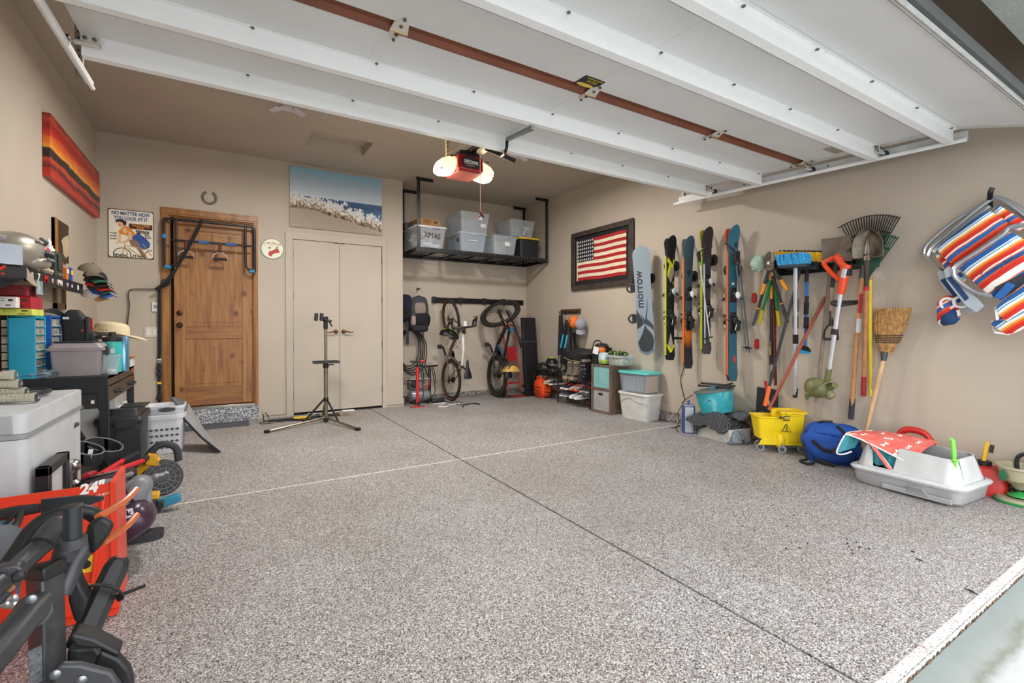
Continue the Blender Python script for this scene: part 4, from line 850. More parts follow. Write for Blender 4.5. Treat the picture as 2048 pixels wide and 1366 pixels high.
# horseshoe
p=wb(419,398);t_=MB().tube([(p.x+.062*sin(a),YB-.008,p.z+.012-.065*cos(a))for a in[R(-152+304*k/24)for k in range(25)]],.014,6,sq=(.5,1),up=(0,1,0));t_.B('horseshoe',K('#6f6459',.6,.5,bump=.5),label='rusty iron horseshoe nailed open end up above the wooden door',cat='horseshoe')
# round fire chief sign
p=wb(544.5,498);r_=.118;t=thing('round_sign','round cream enamel FIRE-CHIEF GASOLINE sign with a red fire hat','sign',(p.x,YB,p.z));YQ=YB
MB().lathe([(r_,0),(r_,.006),(r_-.003,.008)],(p.x,YB-.001,p.z),(0,-1,0),40).B('rim',K('#2f5a3c',.4),t);MB().lathe([(r_-.004,0),(r_-.004,.003)],(p.x,YB-.0085,p.z),(0,-1,0),40).B('enamel_face',K('#dfe2c8',.4),t)
RDS=K('#b3262b',.5)
for k,ch in enumerate('FIRE-CHIEF'):an=R(122-k*7.2);text(ch,.026,facing((p.x+(k-4.5)*.0185,YQ-.013,p.z+.066-abs(k-4.5)**2*.0007),0,-(k-4.5)*3),RDS,t,'lettering',bold=.0008,ext=.0006)
text('GASOLINE',.011,facing((p.x,YQ-.013,p.z+.043),0),K('#26332a'),t,ext=.0005)
MB().lathe([(.026,0),(.026,.001)],(p.x-.028,YQ-.0115,p.z+.01),(0,-1,0),24).B('white_disc',WHT,t)
st_=[(p.x-.028+(.021 if k%2==0 else .0085)*sin(2*pi*k/10),p.z+.01+(.021 if k%2==0 else .0085)*cos(2*pi*k/10))for k in range(10)];MB().prism(st_,YQ-.0145,YQ-.0125).B('red_star',RDS,t)
MB().prism([(p.x+x,p.z+z)for x,z in[(-.03,-.085),(-.045,-.055),(-.03,-.03),(.0,-.02),(.03,.0),(.045,.03),(.058,.035),(.06,.0),(.08,-.035),(.03,-.05),(.005,-.06),(-.012,-.09)]],YQ-.0145,YQ-.0125).B('fire_hat',RDS,t);MB().prism([(p.x+x,p.z+z)for x,z in[(.035,.0),(.05,.03),(.056,.03),(.056,.0)]],YQ-.0155,YQ-.0145).B('hat_shield',K('#8a8f84'),t)
# wave print
a,b=wb(579,331),wb(763,468);ox,oz=a.x,wb(579,331).z;W_=b.x-ox;H_=wb(763,357).z-b.z
def wavemat():
    m,nt,bs=newmat('printed_seascape');L=nt.links.new;tc=node(nt,'ShaderNodeTexCoord');sp=node(nt,'ShaderNodeSeparateXYZ');L(tc.outputs['Generated'],sp.inputs[0])
    def mt(op,a,b=None,c=None):
        n_=node(nt,'ShaderNodeMath',operation=op)
        for i,x in enumerate((a,b,c)):
            if x is None:continue
            if isinstance(x,(int,float)):n_.inputs[i].default_value=x
            else:L(x,n_.inputs[i])
        return n_.outputs[0]
    def nz(sc,det=6.0,dist=0.0):
        n_=node(nt,'ShaderNodeTexNoise',i_Scale=sc,i_Detail=det,i_Distortion=dist);mp=node(nt,'ShaderNodeMapping');mp.inputs['Scale'].default_value=(1.8,1,1);L(tc.outputs['Generated'],mp.inputs[0]);L(mp.outputs[0],n_.inputs['Vector']);return n_.outputs[0]
    u,v=sp.outputs[0],sp.outputs[2];drop=mt('MULTIPLY',mt('MAXIMUM',mt('SUBTRACT',u,.25),0),-.33)
    shore=mt('MULTIPLY_ADD',nz(6),.03,mt('ADD',drop,.33));sea=mt('LESS_THAN',v,.53);sand=mt('LESS_THAN',v,shore)
    sky=ramp(nt,v,[(.5,'#c0c9d3'),(.75,'#aabccb'),(1,'#7fb0c8')]);seac=ramp(nt,mt('MULTIPLY_ADD',nz(3),.1,v),[(.3,'#2c6f9c'),(.5,'#1c3f66'),(.6,'#33608c')]);sandc=ramp(nt,nz(60),[(.3,'#85776a'),(.7,'#a89784')])
    def mix(f,a,b):x=node(nt,'ShaderNodeMix',data_type='RGBA');L(f,x.inputs[0]);L(a,x.inputs[6]);L(b,x.inputs[7]);return x.outputs[2]
    c=mix(sand,mix(sea,sky,seac),sandc)
    top=mt('MULTIPLY_ADD',nz(7,9.0,1.5),.62,mt('MULTIPLY_ADD',nz(2.2),.25,mt('ADD',drop,.10)));body=mt('MULTIPLY',mt('LESS_THAN',v,top),mt('GREATER_THAN',v,mt('MULTIPLY_ADD',nz(9),.10,mt('ADD',drop,.26))))
    rel=mt('MULTIPLY_ADD',nz(10,8.0,2.0),.55,mt('SUBTRACT',mt('SUBTRACT',v,drop),.42));fo=ramp(nt,rel,[(.12,'#2e2118'),(.20,'#6e5534'),(.27,'#b9ab98'),(.33,'#dfdedc'),(.37,'#a9abb2'),(.42,'#e6e5e3'),(.48,'#b9bcc2'),(.56,'#f0f0f0')])
    L(mix(body,c,fo),bs.inputs['Base Color']);bs.inputs['Roughness'].default_value=.4;return m
t=thing('wave_print','large unframed photo print of a white foaming wave above the closet doors','wall art',(ox+W_/2,YB,oz-H_))
MB().box(ox,ox+W_,YB-.02,YB-.002,oz-H_,oz).B('print_panel',wavemat(),t,bev=.001)
# wall controls
p=wb(312,614);t=thing('wall_console','small white garage door wall button above the light switches','wall button',(p.x,YB,p.z));MB().box(p.x-.035,p.x+.035,YB-.016,YB-.001,p.z-.05,p.z+.05).B('housing',K('#d6d3cc',.5),t,bev=.004);MB().box(p.x-.018,p.x+.018,YB-.02,YB-.016,p.z-.015,p.z+.02).B('button',K('#8d8a86',.5),t,bev=.002)
p=wb(303,664);t=thing('light_switch','double white rocker light switch plate left of the wooden door','light switch',(p.x,YB,p.z));MB().box(p.x-.058,p.x+.058,YB-.007,YB-.001,p.z-.052,p.z+.052).B('plate',K('#cdc8bd',.5),t,bev=.002)
for s in(-1,1):MB().box(p.x+s*.027-.015,p.x+s*.027+.015,YB-.012,YB-.007,p.z-.032,p.z+.032).B('rocker',K('#dedad0',.4),t,bev=.002)
# ---------------------------------------------------------------- doorway gym and strap
yf_=YB-.07;P=lambda x,y,o=.08:wb(x,y,o)
t=thing('doorway_gym','black tube pull up frame with blue foam hung on the wooden door frame','pull up bar',P(420,480));BT=K('#1d1e21',.35)
z0_,zt_=P(326,534).z,P(330,437).z;xl_,xr_=P(328,440).x,P(509,450).x
o=MB().tube(SP_([(xl_,YB-.08,z0_),(xl_,YB-.08,zt_-.05),(xl_+.02,YB-.08,zt_-.01),(xl_+.06,YB-.08,zt_),(xr_-.07,YB-.08,zt_),(xr_-.02,YB-.08,zt_-.015),(xr_,YB-.08,zt_-.06),(xr_,YB-.08,z0_)],6),.014,10);o.B('outer_frame',BT,t)
for s,x in((1,P(352,470).x),(-1,P(491,470).x)):
    xe=xl_ if s>0 else xr_
    MB().tube(SP_([(x,YB-.10,zt_+.0),(x,YB-.10,z0_+.1),(x-s*.01,YB-.10,z0_+.04),(x-s*.05,YB-.09,z0_+.01),(xe,YB-.08,z0_)],5),.012,10).B('inner_loop',BT,t)
    MB().cyl((xe+s*.005,YB-.08,z0_+.004),(xe+s*.06,YB-.086,z0_+.004),.02,n=12).B('blue_pad',K('#2f86b8',.7),t)
    MB().cyl((xe,YB-.08,z0_+.30),(xe,YB-.08,z0_+.34),.022,n=12).B('blue_pad',K('#2f86b8',.7),t)if s>0 else None
zb_=P(420,487).z
MB().cyl((xl_+.06,YB-.12,zb_),(xr_-.03,YB-.12,zb_),.012,n=10).B('pull_bar',BT,t)
for x0_,x1_,c_ in((397,418,'#3a5f9a'),(451,472,'#3a5f9a')):MB().cyl((P(x0_,487,.12).x,YB-.12,zb_),(P(x1_,487,.12).x,YB-.12,zb_),.018,n=12).B('blue_grip',K(c_,.8),t)
for px in(372,440):
    x=P(px,500,.12).x;MB().cyl((x,YB-.12,zb_),(x,YB-.125,zb_-.10),.016,n=10).B('red_sleeve',K('#5e2a22',.7),t)
    MB().tube([(x-.068,YB-.125,zb_-.165),(x-.06,YB-.125,zb_-.125),(x-.02,YB-.125,zb_-.1),(x+.02,YB-.125,zb_-.1),(x+.06,YB-.125,zb_-.125),(x+.068,YB-.125,zb_-.165)],.005,6).B('handle_bail',K('#c4c4c2',.3,.5),t);MB().cyl((x-.066,YB-.125,zb_-.168),(x+.066,YB-.125,zb_-.168),.015,n=10).B('hand_grip',BLK,t)
t=thing('suspension_strap','black webbing suspension strap draped from the pull up frame down the wall','exercise strap',P(320,578));WBG=K('#15161a',.8)
def web(pts,w_=.03):return MB().tube(SP_(pts,6),w_/2,6,sq=(1,.18),up=(.7,0,.7))
web([P(404,440,.11),P(385,480,.14),P(362,520,.14),P(345,548,.13)],.036).B('anchor_strap',WBG,t)
for k in range(12):q_=P(404,440,.117).lerp(P(345,548,.137),.12+k*.07);MB().cb(q_,(.03,.004,.005),(0,R(-30),0)).B('stitch_mark',K('#8d8f94'),t)
MB().torus(tuple(P(331,566,.11)),.035,.006,(0,1,0),16,6,sq=(1,1)).B('carabiner',K('#24262a',.35,.6),t);web([P(345,548,.13),P(331,566,.11),P(312,580,.1)],.05).B('buckle',BLK,t)
MB().tube(SP_([P(316,578,.02),P(290,578,.02),P(262,579,.02),P(257,590,.02),P(259,610,.02),P(256,640,.02),P(255,662,.02)],6),.014,6,sq=(.25,1),up=(0,0,1)).B('left_leg',WBG,t)
web([P(319,580,.04),P(319,700,.03),P(318,720,.03),P(319,813,.03)],.03).B('right_leg',WBG,t)
for y,c_,h_ in((719,'#c9c4a0',.012),(724,'#6d6f74',.02),(766,'#e0b422',.018)):q_=P(319,y,.032);MB().cb(q_,(.036,.008,h_*1.3)).B('strap_band',K(c_,.6),t)
for y in(735,748,795):q_=P(318,y,.032);MB().cb(q_,(.044,.014,.05),(0,.1,0)).B('strap_buckle',BLK,t,bev=.003)
# mats by the door
a,b=fl(385,868),fl(500,860)
t=MB().box(.0-.42,fl(499,850).x,5.78,6.06,.001,.012);t.B('door_mat',K('#4c5058',.95,bump=.6),label='dark grey rubber mat lying flat below the door step',cat='mat',bev=.002)
# ---------------------------------------------------------------- framed flag
p0,p1,p2,p3=wr(1143,469,.03),wr(1266,435,.03),wr(1266,568,.03),wr(1145,583,.03)
ya,yb2=p0.y,p1.y;zb0,zt0=(p2.z+p3.z)/2,(p0.z+p1.z)/2
Mf=FR((XR-.002,ya,zb0),-90);W_,H_=ya-yb2,zt0-zb0
t=thing('framed_flag','antique American flag in a dark weathered wood frame on the right wall','wall art',(XR,ya,zb0),-90)
fw_=.07;fr=MB(Mf)
for a in((0,W_,0,fw_),(0,W_,H_-fw_,H_),(0,fw_,fw_,H_-fw_),(W_-fw_,W_,fw_,H_-fw_)):fr.box(a[0],a[1],-.035,0,a[2],a[3])
fr.B('frame',wood('weathered_grey_wood','#352e29','#463d36','#241f1b',(4,4,4),False,.6),t,bev=.004)
MB(Mf).box(fw_,W_-fw_,-.015,-.002,fw_,H_-fw_).B('black_mat',K('#15131a',.8),t)
m0,mx=fw_+.05,.045;fx0,fx1,fz0,fz1=fw_+.06,W_-fw_-.05,fw_+.06,H_-fw_-.05;sh_=(fz1-fz0)/13
for col_,odd,nm in(('#a31c22',0,'red_stripes'),('#ddd0b4',1,'cream_stripes')):
    s=MB(Mf)
    for k in range(13):
        if k%2==odd:s.sheet(lambda u,v,k=k:(fx0+(fx1-fx0)*u,-.018-.002*sin(u*40),fz0+sh_*(k+v)+.004*sin(u*9)),30,1,.002)
    s.B(nm,K(col_,.9,bump=.4),t,kind='stuff')
cx1=fx0+(fx1-fx0)*.36;cz0=fz0+sh_*6
MB(Mf).box(fx0,cx1,-.0225,-.019,cz0,fz1+.002).B('canton',K('#1a2037',.9),t)
MB(Mf).box(fx0-.018,fx0,-.0225,-.019,fz0,fz1).B('hoist_band',K('#d8ccb0',.9),t)
s=MB(Mf)
for i in range(8):
    for j in range(6):
        x,z=fx0+(cx1-fx0)*(i+.5)/8,cz0+(fz1-cz0)*(j+.5)/6
        s.prism([(x+(.018 if k%2==0 else .007)*sin(2*pi*k/10),z+(.018 if k%2==0 else .007)*cos(2*pi*k/10))for k in range(10)],-.0245,-.0225)
s.B('stars',K('#e6dec9',.8),t,kind='stuff')
# ---------------------------------------------------------------- skis and their wall holders
def wallholder(p,lab,left=False):
    """angular black clamp pad on the wall, p = wall point"""
    t=thing('ski_holder',lab,'ski holder',(XR,p.y,p.z),-90,'black clamp holders for the skis and snowboard');M_=FR((XR-.001,p.y,p.z),-90)
    MB(M_).prism([(-.05,-.055),(.045,-.055),(.065,-.03),(.065,.03),(.045,.055),(-.05,.055)],-.03,0).B('back_plate',K('#1a1a1c',.5),t,bev=.004)
    MB(M_).prism([(-.055,-.045),(.01,-.045),(.03,-.02),(.03,.02),(.01,.045),(-.055,.045)],-.10,-.03).B('clamp_arm',K('#222225',.45),t,bev=.008)
    MB(M_).lathe([(.032,0),(.034,.012),(.022,.02)],(-.02,-.10,0),(0,-1,0),8).B('clamp_pad',BLK,t)
    MB(M_).box(-.05,.005,-.104,-.095,.036,.046).B('rubber_edge',K('#c4622e',.6),t)
    return t
def skiface(name,bands,z0,h_):
    """colour bands up the ski's length"""
    m,nt,b=newmat(name);L=nt.links.new;tc=node(nt,'ShaderNodeTexCoord');sp=node(nt,'ShaderNodeSeparateXYZ');L(tc.outputs['Object'],sp.inputs[0])
    nz=node(nt,'ShaderNodeTexNoise',i_Scale=1.0,i_Detail=3.0);mp=node(nt,'ShaderNodeMapping');mp.inputs['Scale'].default_value=(90,90,3);L(tc.outputs['Object'],mp.inputs[0]);L(mp.outputs[0],nz.inputs['Vector'])
    a=node(nt,'ShaderNodeMath',operation='MULTIPLY_ADD',i_1=.12,i_2=-.06);L(nz.outputs[0],a.inputs[0])
    d=node(nt,'ShaderNodeMath',operation='DIVIDE',i_1=h_);L(sp.outputs[2],d.inputs[0]);s_=node(nt,'ShaderNodeMath',operation='ADD');L(d.outputs[0],s_.inputs[0]);L(a.outputs[0],s_.inputs[1])
    L(ramp(nt,s_.outputs[0],bands),b.inputs['Base Color']);b.inputs['Roughness'].default_value=.3;return m
def skiform(mb,L_,yo,s,wt=.055,ww=.040,wb_=.050,th=.011,n=26):
    """one ski standing up, s=-1 faces the viewer"""
    rings=[]
    for u in[k/n for k in range(n-1)]+[.945,.96,.972,.982,.99,.996,1]:
        z=L_*u
        w_=ww+(wb_-ww)*max(0,1-u/.45)**2+(wt-ww)*max(0,(u-.5)/.4)**2 if u<.9 else wt
        if u>.93:w_*=sqrt(max(.01,1-((u-.93)/.07)**2))
        if u<.02:w_*=.6+.4*u/.02
        y=yo+s*(.055*max(0,(u-.84)/.16)**2+.012*max(0,(.1-u)/.1));a,b=y+s*th/2,y-s*th/2
        rings.append([(-w_,a,z),(w_,a,z),(w_,b,z),(-w_,b,z)])
    return mb.loft(rings)
def skis(lab,top,bot,holder,faces,side,bz=(.53,.30),rz=-22,deco=None,hlab='',whitebind=False,back=None,group=None):
    a,b=wr(*bot,.11),wr(*top,.11);L_=b.z-a.z;c=V((XR-.105,(a.y+b.y)/2,a.z));lean=0
    t=thing('skis',lab,'skis',c,rz);W2=dict(world=False)
    for k,s in enumerate((-1,1)):
        ff=faces[k];nm='front_ski' if k==0 else 'rear_ski'
        o=skiform(MB(),L_*(1 if k==0 else .992),s*.0085,s).B(nm,[skiface(nm,ff,0,L_)],t,**W2)
        MB().tube([(-.052+.010*abs(2*u-1)*0-.0,s*.0085,L_*u)for u in(.04,.5,.84)],.0055,6).B('side_edge',K(side,.4),t,**W2)
        wb_=WHT if whitebind else K('#2e2e31',.4)
        for nm2,z,ln in(('toe_binding',L_*bz[0],.07),('heel_binding',L_*bz[1],.10)):
            MB().prism([(-.03,-ln),(.03,-ln),(.026,ln),(-.026,ln)],min(s*.014,s*.028),max(s*.014,s*.028),Matrix.Translation((0,0,z))).B(nm2+'_plate',K('#17171a',.4),t,bev=.004,**W2)
            q=MB(Matrix.Translation((0,0,z)))
            if nm2[0]=='t':
                q.ell((0,s*.055,.0),(.032,.035,.035),n=10,m=8).bar((-.03,s*.07,-.02),(-.045,s*.085,-.05),.018,.018).bar((.03,s*.07,-.02),(.045,s*.085,-.05),.018,.018)
                q.B(nm2,BLK,t,**W2);MB(Matrix.Translation((0,0,z))).ell((.0,s*.088,-.005),(.024,.016,.034),n=10,m=8).B('toe_cap',wb_ if whitebind else K('#bfc2c4',.35),t,**W2)
            else:
                q.ell((0,s*.05,.03),(.026,.03,.04),n=10,m=8).bar((0,s*.05,.02),(0,s*.105,.0),.05,.03,up=(0,0,1)).bar((0,s*.10,.01),(0,s*.085,-.075),.034,.02,up=(0,1,0)).bar((-.02,s*.03,.06),(-.03,s*.085,.075),.014,.02)
                q.B(nm2,BLK,t,bev=.004,**W2);MB(Matrix.Translation((0,0,z))).bar((0,s*.095,-.01),(0,s*.075,-.07),.038,.012,up=(0,1,0)).B('heel_lever',K('#d9dadb',.4)if back!='dark' else BLK,t,bev=.003,**W2)
            s2=MB(Matrix.Translation((0,0,z))).bar((-.03,s*.03,-.03),(-.05,s*.04,-.06),.006,.006);s2.B('brake_arm',BLK,t,**W2)
    MB().torus((0,0,L_*(bz[1]+.02)),.055,.005,(0,0,1),18,6).B('ski_strap',BLK,t,**W2)
    if deco:deco(t,L_)
    h_=wr(*holder);wallholder(h_,hlab)
    return t,L_
def D(t,P,y,c,nm):return MB().prism(P,y,y+.0012).B(nm,K(c,.35),t,**W0)
def deco1(t,L_):
    D(t,[(-.045,L_*.80),(.02,L_*.74),(.042,L_*.80),(.03,L_*.82),(.02,L_*.77),(-.03,L_*.83)],-.0165,'#d8dc20','yellow_graphic')
    D(t,[(-.04,L_*.70),(.0,L_*.79),(.035,L_*.76),(.038,L_*.70),(.0,L_*.62),(-.038,L_*.68)],-.0160,'#a79a88','tan_graphic')
    D(t,[(-.04,L_*.70),(-.02,L_*.77),(.01,L_*.775),(-.03,L_*.66)],-.0170,'#d8dc20','yellow_graphic')
    D(t,[(-.03,L_*.12),(.0,L_*.22),(.03,L_*.12),(.0,L_*.09)],-.0175,'#b9ab98','tan_graphic');D(t,[(-.045,L_*.13),(.0,L_*.09),(.045,L_*.13),(.045,L_*.115),(.015,L_*.07),(.012,L_*.02),(-.012,L_*.02),(-.015,L_*.07),(-.045,L_*.115)],-.0185,'#e6e01c','yellow_graphic')
    text('NORDICA',.035,Matrix.Translation((.028,-.016,L_*.58))@Matrix.Rotation(R(90),4,'X')@Matrix.Rotation(R(-90),4,'Z'),K('#d8dc20'),None,ext=.0006).parent=t
def tri(t,L_,zc,s=.028,c='#1c2a36'):D(t,[(-s,L_*zc+s),(s,L_*zc+s),(0,L_*zc-s*1.3)],-.0165,c,'shield_mark')
DKB='#3b4f5e'
skis('yellow edged black skis, leftmost of the four pairs on the right wall',(1338,473),(1341,720),(1349,533),[[(0,'#17181b'),(1,'#1b1c20')],[(0,'#222224'),(1,'#3a3a3a')]],'#c6d41f',(.555,.335),deco=deco1,hlab='black clamp holder gripping the yellow edged skis')
skis('short skis with slate blue faces fading to orange and black at the tail',(1373,474),(1377,737),(1385,553),[[(0,'#20222c'),(.16,'#20222c'),(.24,'#d8742a'),(.34,'#c9682b'),(.42,'#4b5158'),(.6,'#3b4f5e'),(1,'#42616f')],[(0,'#8a7a6c'),(1,'#8d7c70')]],'#e07a33',(.565,.36),deco=lambda t,L_:tri(t,L_,.72),hlab='black clamp holder gripping the slate and orange skis',back='dark',whitebind=True)
def deco3(t,L_):text('ROSSIGNOL',.03,Matrix.Translation((.03,-.02,L_*.86))@Matrix.Rotation(R(90),4,'X')@Matrix.Rotation(R(-90),4,'Z'),K('#1a1a1c'),None,ext=.0006).parent=t
t3,L3=skis('charcoal and lime green skis with ski poles strapped against them',(1411,456),(1412,708),(1424,521),[[(0,'#47494a'),(.5,'#3c3d3e'),(1,'#313233')],[(0,'#8c9a22'),(1,'#b9b52e')]],'#b9c62a',(.575,.345),hlab='black clamp holder gripping the charcoal and lime skis')
t4,L4=skis('long teal and orange skis, rightmost and longest of the four pairs',(1464,452),(1463,762),(1471,541),[[(0,'#2f6273'),(.5,'#2c6076'),(1,'#2f6e85')],[(0,'#8e3c28'),(1,'#d9603a')]],'#e2743a',(.555,.375),deco=lambda t,L_:(D(t,[(.015,L_*.86),(.035,L_*.86),(.035,L_*.93),(.015,L_*.93)],-.021,'#1c2a30','brand_mark'),D(t,[(-.012,L_*.62),(.012,L_*.62),(.012,L_*.635),(-.012,L_*.635)],-.0165,'#e5e5e0','small_label'),D(t,[(.005,L_*.12),(.03,L_*.12),(.03,L_*.16),(.005,L_*.16)],-.0165,'#c5402c','red_mark')),hlab='black clamp holder gripping the long teal skis',whitebind=True)
def pole(t,a,b,colr,gripc=BLK,basket=True,w_=.0075):
    a,b=V(a),V(b);d=(b-a).normalized()
    MB().cyl(a+d*.11,b,w_,w_*.75,n=8).B('pole_shaft',colr,t);MB().tube([a,a+d*.01,a+d*.05,a+d*.12],[.014,.018,.014,.011],8).B('pole_grip',gripc,t)
    if basket:MB().lathe([(.03,0),(.028,.006),(.008,.012)],b-d*.05,d,12).B('pole_basket',BLK,t)
    MB().tube([a,a+V((0,-.02,-.03)),a+V((0,.01,-.10)),a+V((0,.02,-.03)),a],.005,5).B('wrist_strap',BLK,t)
q=lambda x,y,o=.2:wr(x,y,o)
t=thing('ski_poles','black and white ski poles with green bands strapped to the lime green skis','ski poles',q(1408,700))
pole(t,q(1397,503,.24),q(1421,684,.24),K('#c9ccd0',.35));pole(t,q(1408,503,.25),q(1410,687,.25),K('#b9bbc0',.35));MB().cyl(q(1400,524,.24),q(1401,530,.24),.0125,n=10).B('green_band',K('#4fae3c'),t);MB().cyl(q(1419,673,.24),q(1420,677,.24),.0135,n=10).B('green_band',K('#4fae3c'),t)
MB().tube(SP_([q(1397,505,.25),q(1410,496,.25),q(1420,488,.22),q(1423,494,.2),q(1412,500,.25)]),.007,6).B('strap_bundle',BLK,t)
t=thing('ski_poles','dark ski poles hanging by their straps right of the long teal skis','ski poles',q(1490,700,.1))
pole(t,q(1470,505,.16),q(1493,704,.05),K('#5d6670',.35));pole(t,q(1476,502,.14),q(1499,706,.05),K('#4d565f',.35));MB().tube(SP_([q(1450,486,.2),q(1462,496,.2),q(1470,503,.17)]),.009,6).B('strap_bundle',BLK,t)
# ---------------------------------------------------------------- snowboard
def sbmat():
    m,nt,b=newmat('snowboard_base');L=nt.links.new;sp=node(nt,'ShaderNodeSeparateXYZ');tc=node(nt,'ShaderNodeTexCoord');L(tc.outputs['Object'],sp.inputs[0])
    L(ramp(nt,sp.outputs[2],[(0,'#7f8f9b'),(1,'#8b9aa5')]),b.inputs['Base Color']);b.inputs['Roughness'].default_value=.35;return m
a,b=wr(1294,711,.16),wr(1279,492,.16);L_=b.z-a.z;c=V((XR-.16,a.y,a.z));tilt=atan2(b.y-a.y,L_)*1.0
t=thing('snowboard','slate blue and black snowboard leaning up the right wall beside the flag','snowboard',c,rot=(R(0),-.060,R(-52)))
rings=[]
for k in range(33):
    u=k/32;z=L_*u;w_=.088+.014*(2*u-1)**2
    e=min(u,1-u)
    if e<.10:w_*=sqrt(max(.015,1-((.10-e)/.10)**2))
    y=.03*max(0,(.10-e)/.10)**2
    rings.append([(-w_,y-.005,z),(w_,y-.005,z),(w_,y+.005,z),(-w_,y+.005,z)])
MB().loft(rings).B('board',sbmat(),t,**W0);T_=lambda z:L_*z
def sd(P,nm,c,y=-.0062):return MB().prism([(x,T_(z))for x,z in P],y,y+.001).B(nm,K(c,.35),t,**W0)
sd([(-.088,.12),(-.084,.10),(-.06,.05),(-.03,.035),(.03,.035),(.06,.05),(.084,.10),(.088,.14),(.07,.19),(.04,.22),(.012,.25),(.0,.28),(-.012,.25),(-.04,.19)],'dark_graphic','#20262c')
sd([(.0,.30),(.01,.28),(.06,.25),(.089,.22),(.088,.27),(.05,.31),(.02,.33)],'dark_graphic','#2b343c');sd([(-.088,.30),(-.089,.24),(-.05,.26),(-.01,.29),(-.03,.33),(-.06,.38),(-.086,.42)],'dark_graphic','#20262c')
sd([(.0,.28),(.02,.33),(.035,.42),(.04,.52),(.028,.42),(.005,.33)],'dark_graphic','#20262c',-.0072);sd([(.0,.28),(-.02,.32),(-.045,.38),(-.015,.34),(.01,.30)],'dark_graphic','#20262c',-.0072)
tt=text('morrow',.12,Matrix.Translation((-.04,-.0065,T_(.60)))@Matrix.Rotation(R(90),4,'X')@Matrix.Rotation(R(90),4,'Z'),K('#14181c'),None,ext=.0008,sx=1.05,bold=.001);tt.parent=t
for z in(.34,.62):
    MB().box(-.09,.06,.006,.03,T_(z)-.04,T_(z)+.04).tube(SP_([(-.08,.02,T_(z)+.035),(-.15,.05,T_(z)+.045),(-.185,.05,T_(z)),(-.15,.05,T_(z)-.045),(-.08,.02,T_(z)-.035)]),.011,6).cb((-.12,.05,T_(z)),(.05,.03,.09)).B('binding',K('#16171a',.5),t,**W0,bev=.004)
wallholder(wr(1302,557),'black clamp holder at the right edge of the snowboard')
# ---------------------------------------------------------------- outlet and phone-thin cable, red wall hooks
p=wr(1360,673);t=thing('wall_outlet','beige wall outlet with a flat black adapter between the skis','outlet',(XR,p.y,p.z));M_=FR((XR-.001,p.y,p.z),-90)
MB(M_).box(-.035,.035,-.007,0,-.05,.055).B('cover_plate',K('#d8cdb6',.5),t,bev=.002);MB(M_).box(-.05,.04,-.04,-.007,-.03,-.005).B('adapter',BLK,t,bev=.003)
t=thing('adapter_cable','thin black cable running down the wall behind the short skis','cable',wr(1362,790));MB().tube(SP_([wr(1366,680,.02),wr(1367,735,.012),wr(1361,760,.012),wr(1367,790,.012),wr(1370,800,.05)]),.004,5).B('cable',BLK,t)
for(x,y),lab in(((1509,596),'upper red plastic pill shaped wall hook behind the loppers'),((1514,688),'lower red plastic pill shaped wall hook below the loppers')):
    p=wr(x,y);MB(FR((XR-.001,p.y,p.z),-90)).loft([[(x_,-.012*k,z_)for x_,z_ in rrect(.045-.006*k,.10-.006*k,.022)]for k in(0,1)]).B('wall_hook',K('#a81f22',.4),label=lab,cat='wall hook')
# ---------------------------------------------------------------- garden tools
a,b=wr(1557,541,.02),wr(1757,523,.02)
t=thing('tool_rail','long black wall rail that the brooms, shovels and rakes hang from','tool rail',(XR,a.y,a.z),-90);zr=(a.z+b.z)/2
MB(FR((XR-.001,0,zr),-90)).box(-a.y-.06,-b.y,-.03,0,-.045,.045).B('rail',K('#0f0f11',.5),t,bev=.003)
for k in range(8):y=a.y-.04-k*(a.y-b.y-.1)/7;MB().cyl((XR-.03,y,zr),(XR-.10,y,zr+.01),.006,n=8).B('peg',BLK,t)
def q(x,y,o=.09):return wr(x,y,o)
TW=K('#a9957a',.6,var=.15,sc=30);def_=None
def rod(t,p,s,r,colr,nm='handle',r1=None,n=10):return MB().tube([p,s],[r,r1 or r],n).B(nm,colr,t)
def tool(name,lab,cat,p):return thing(name,lab,cat,p)
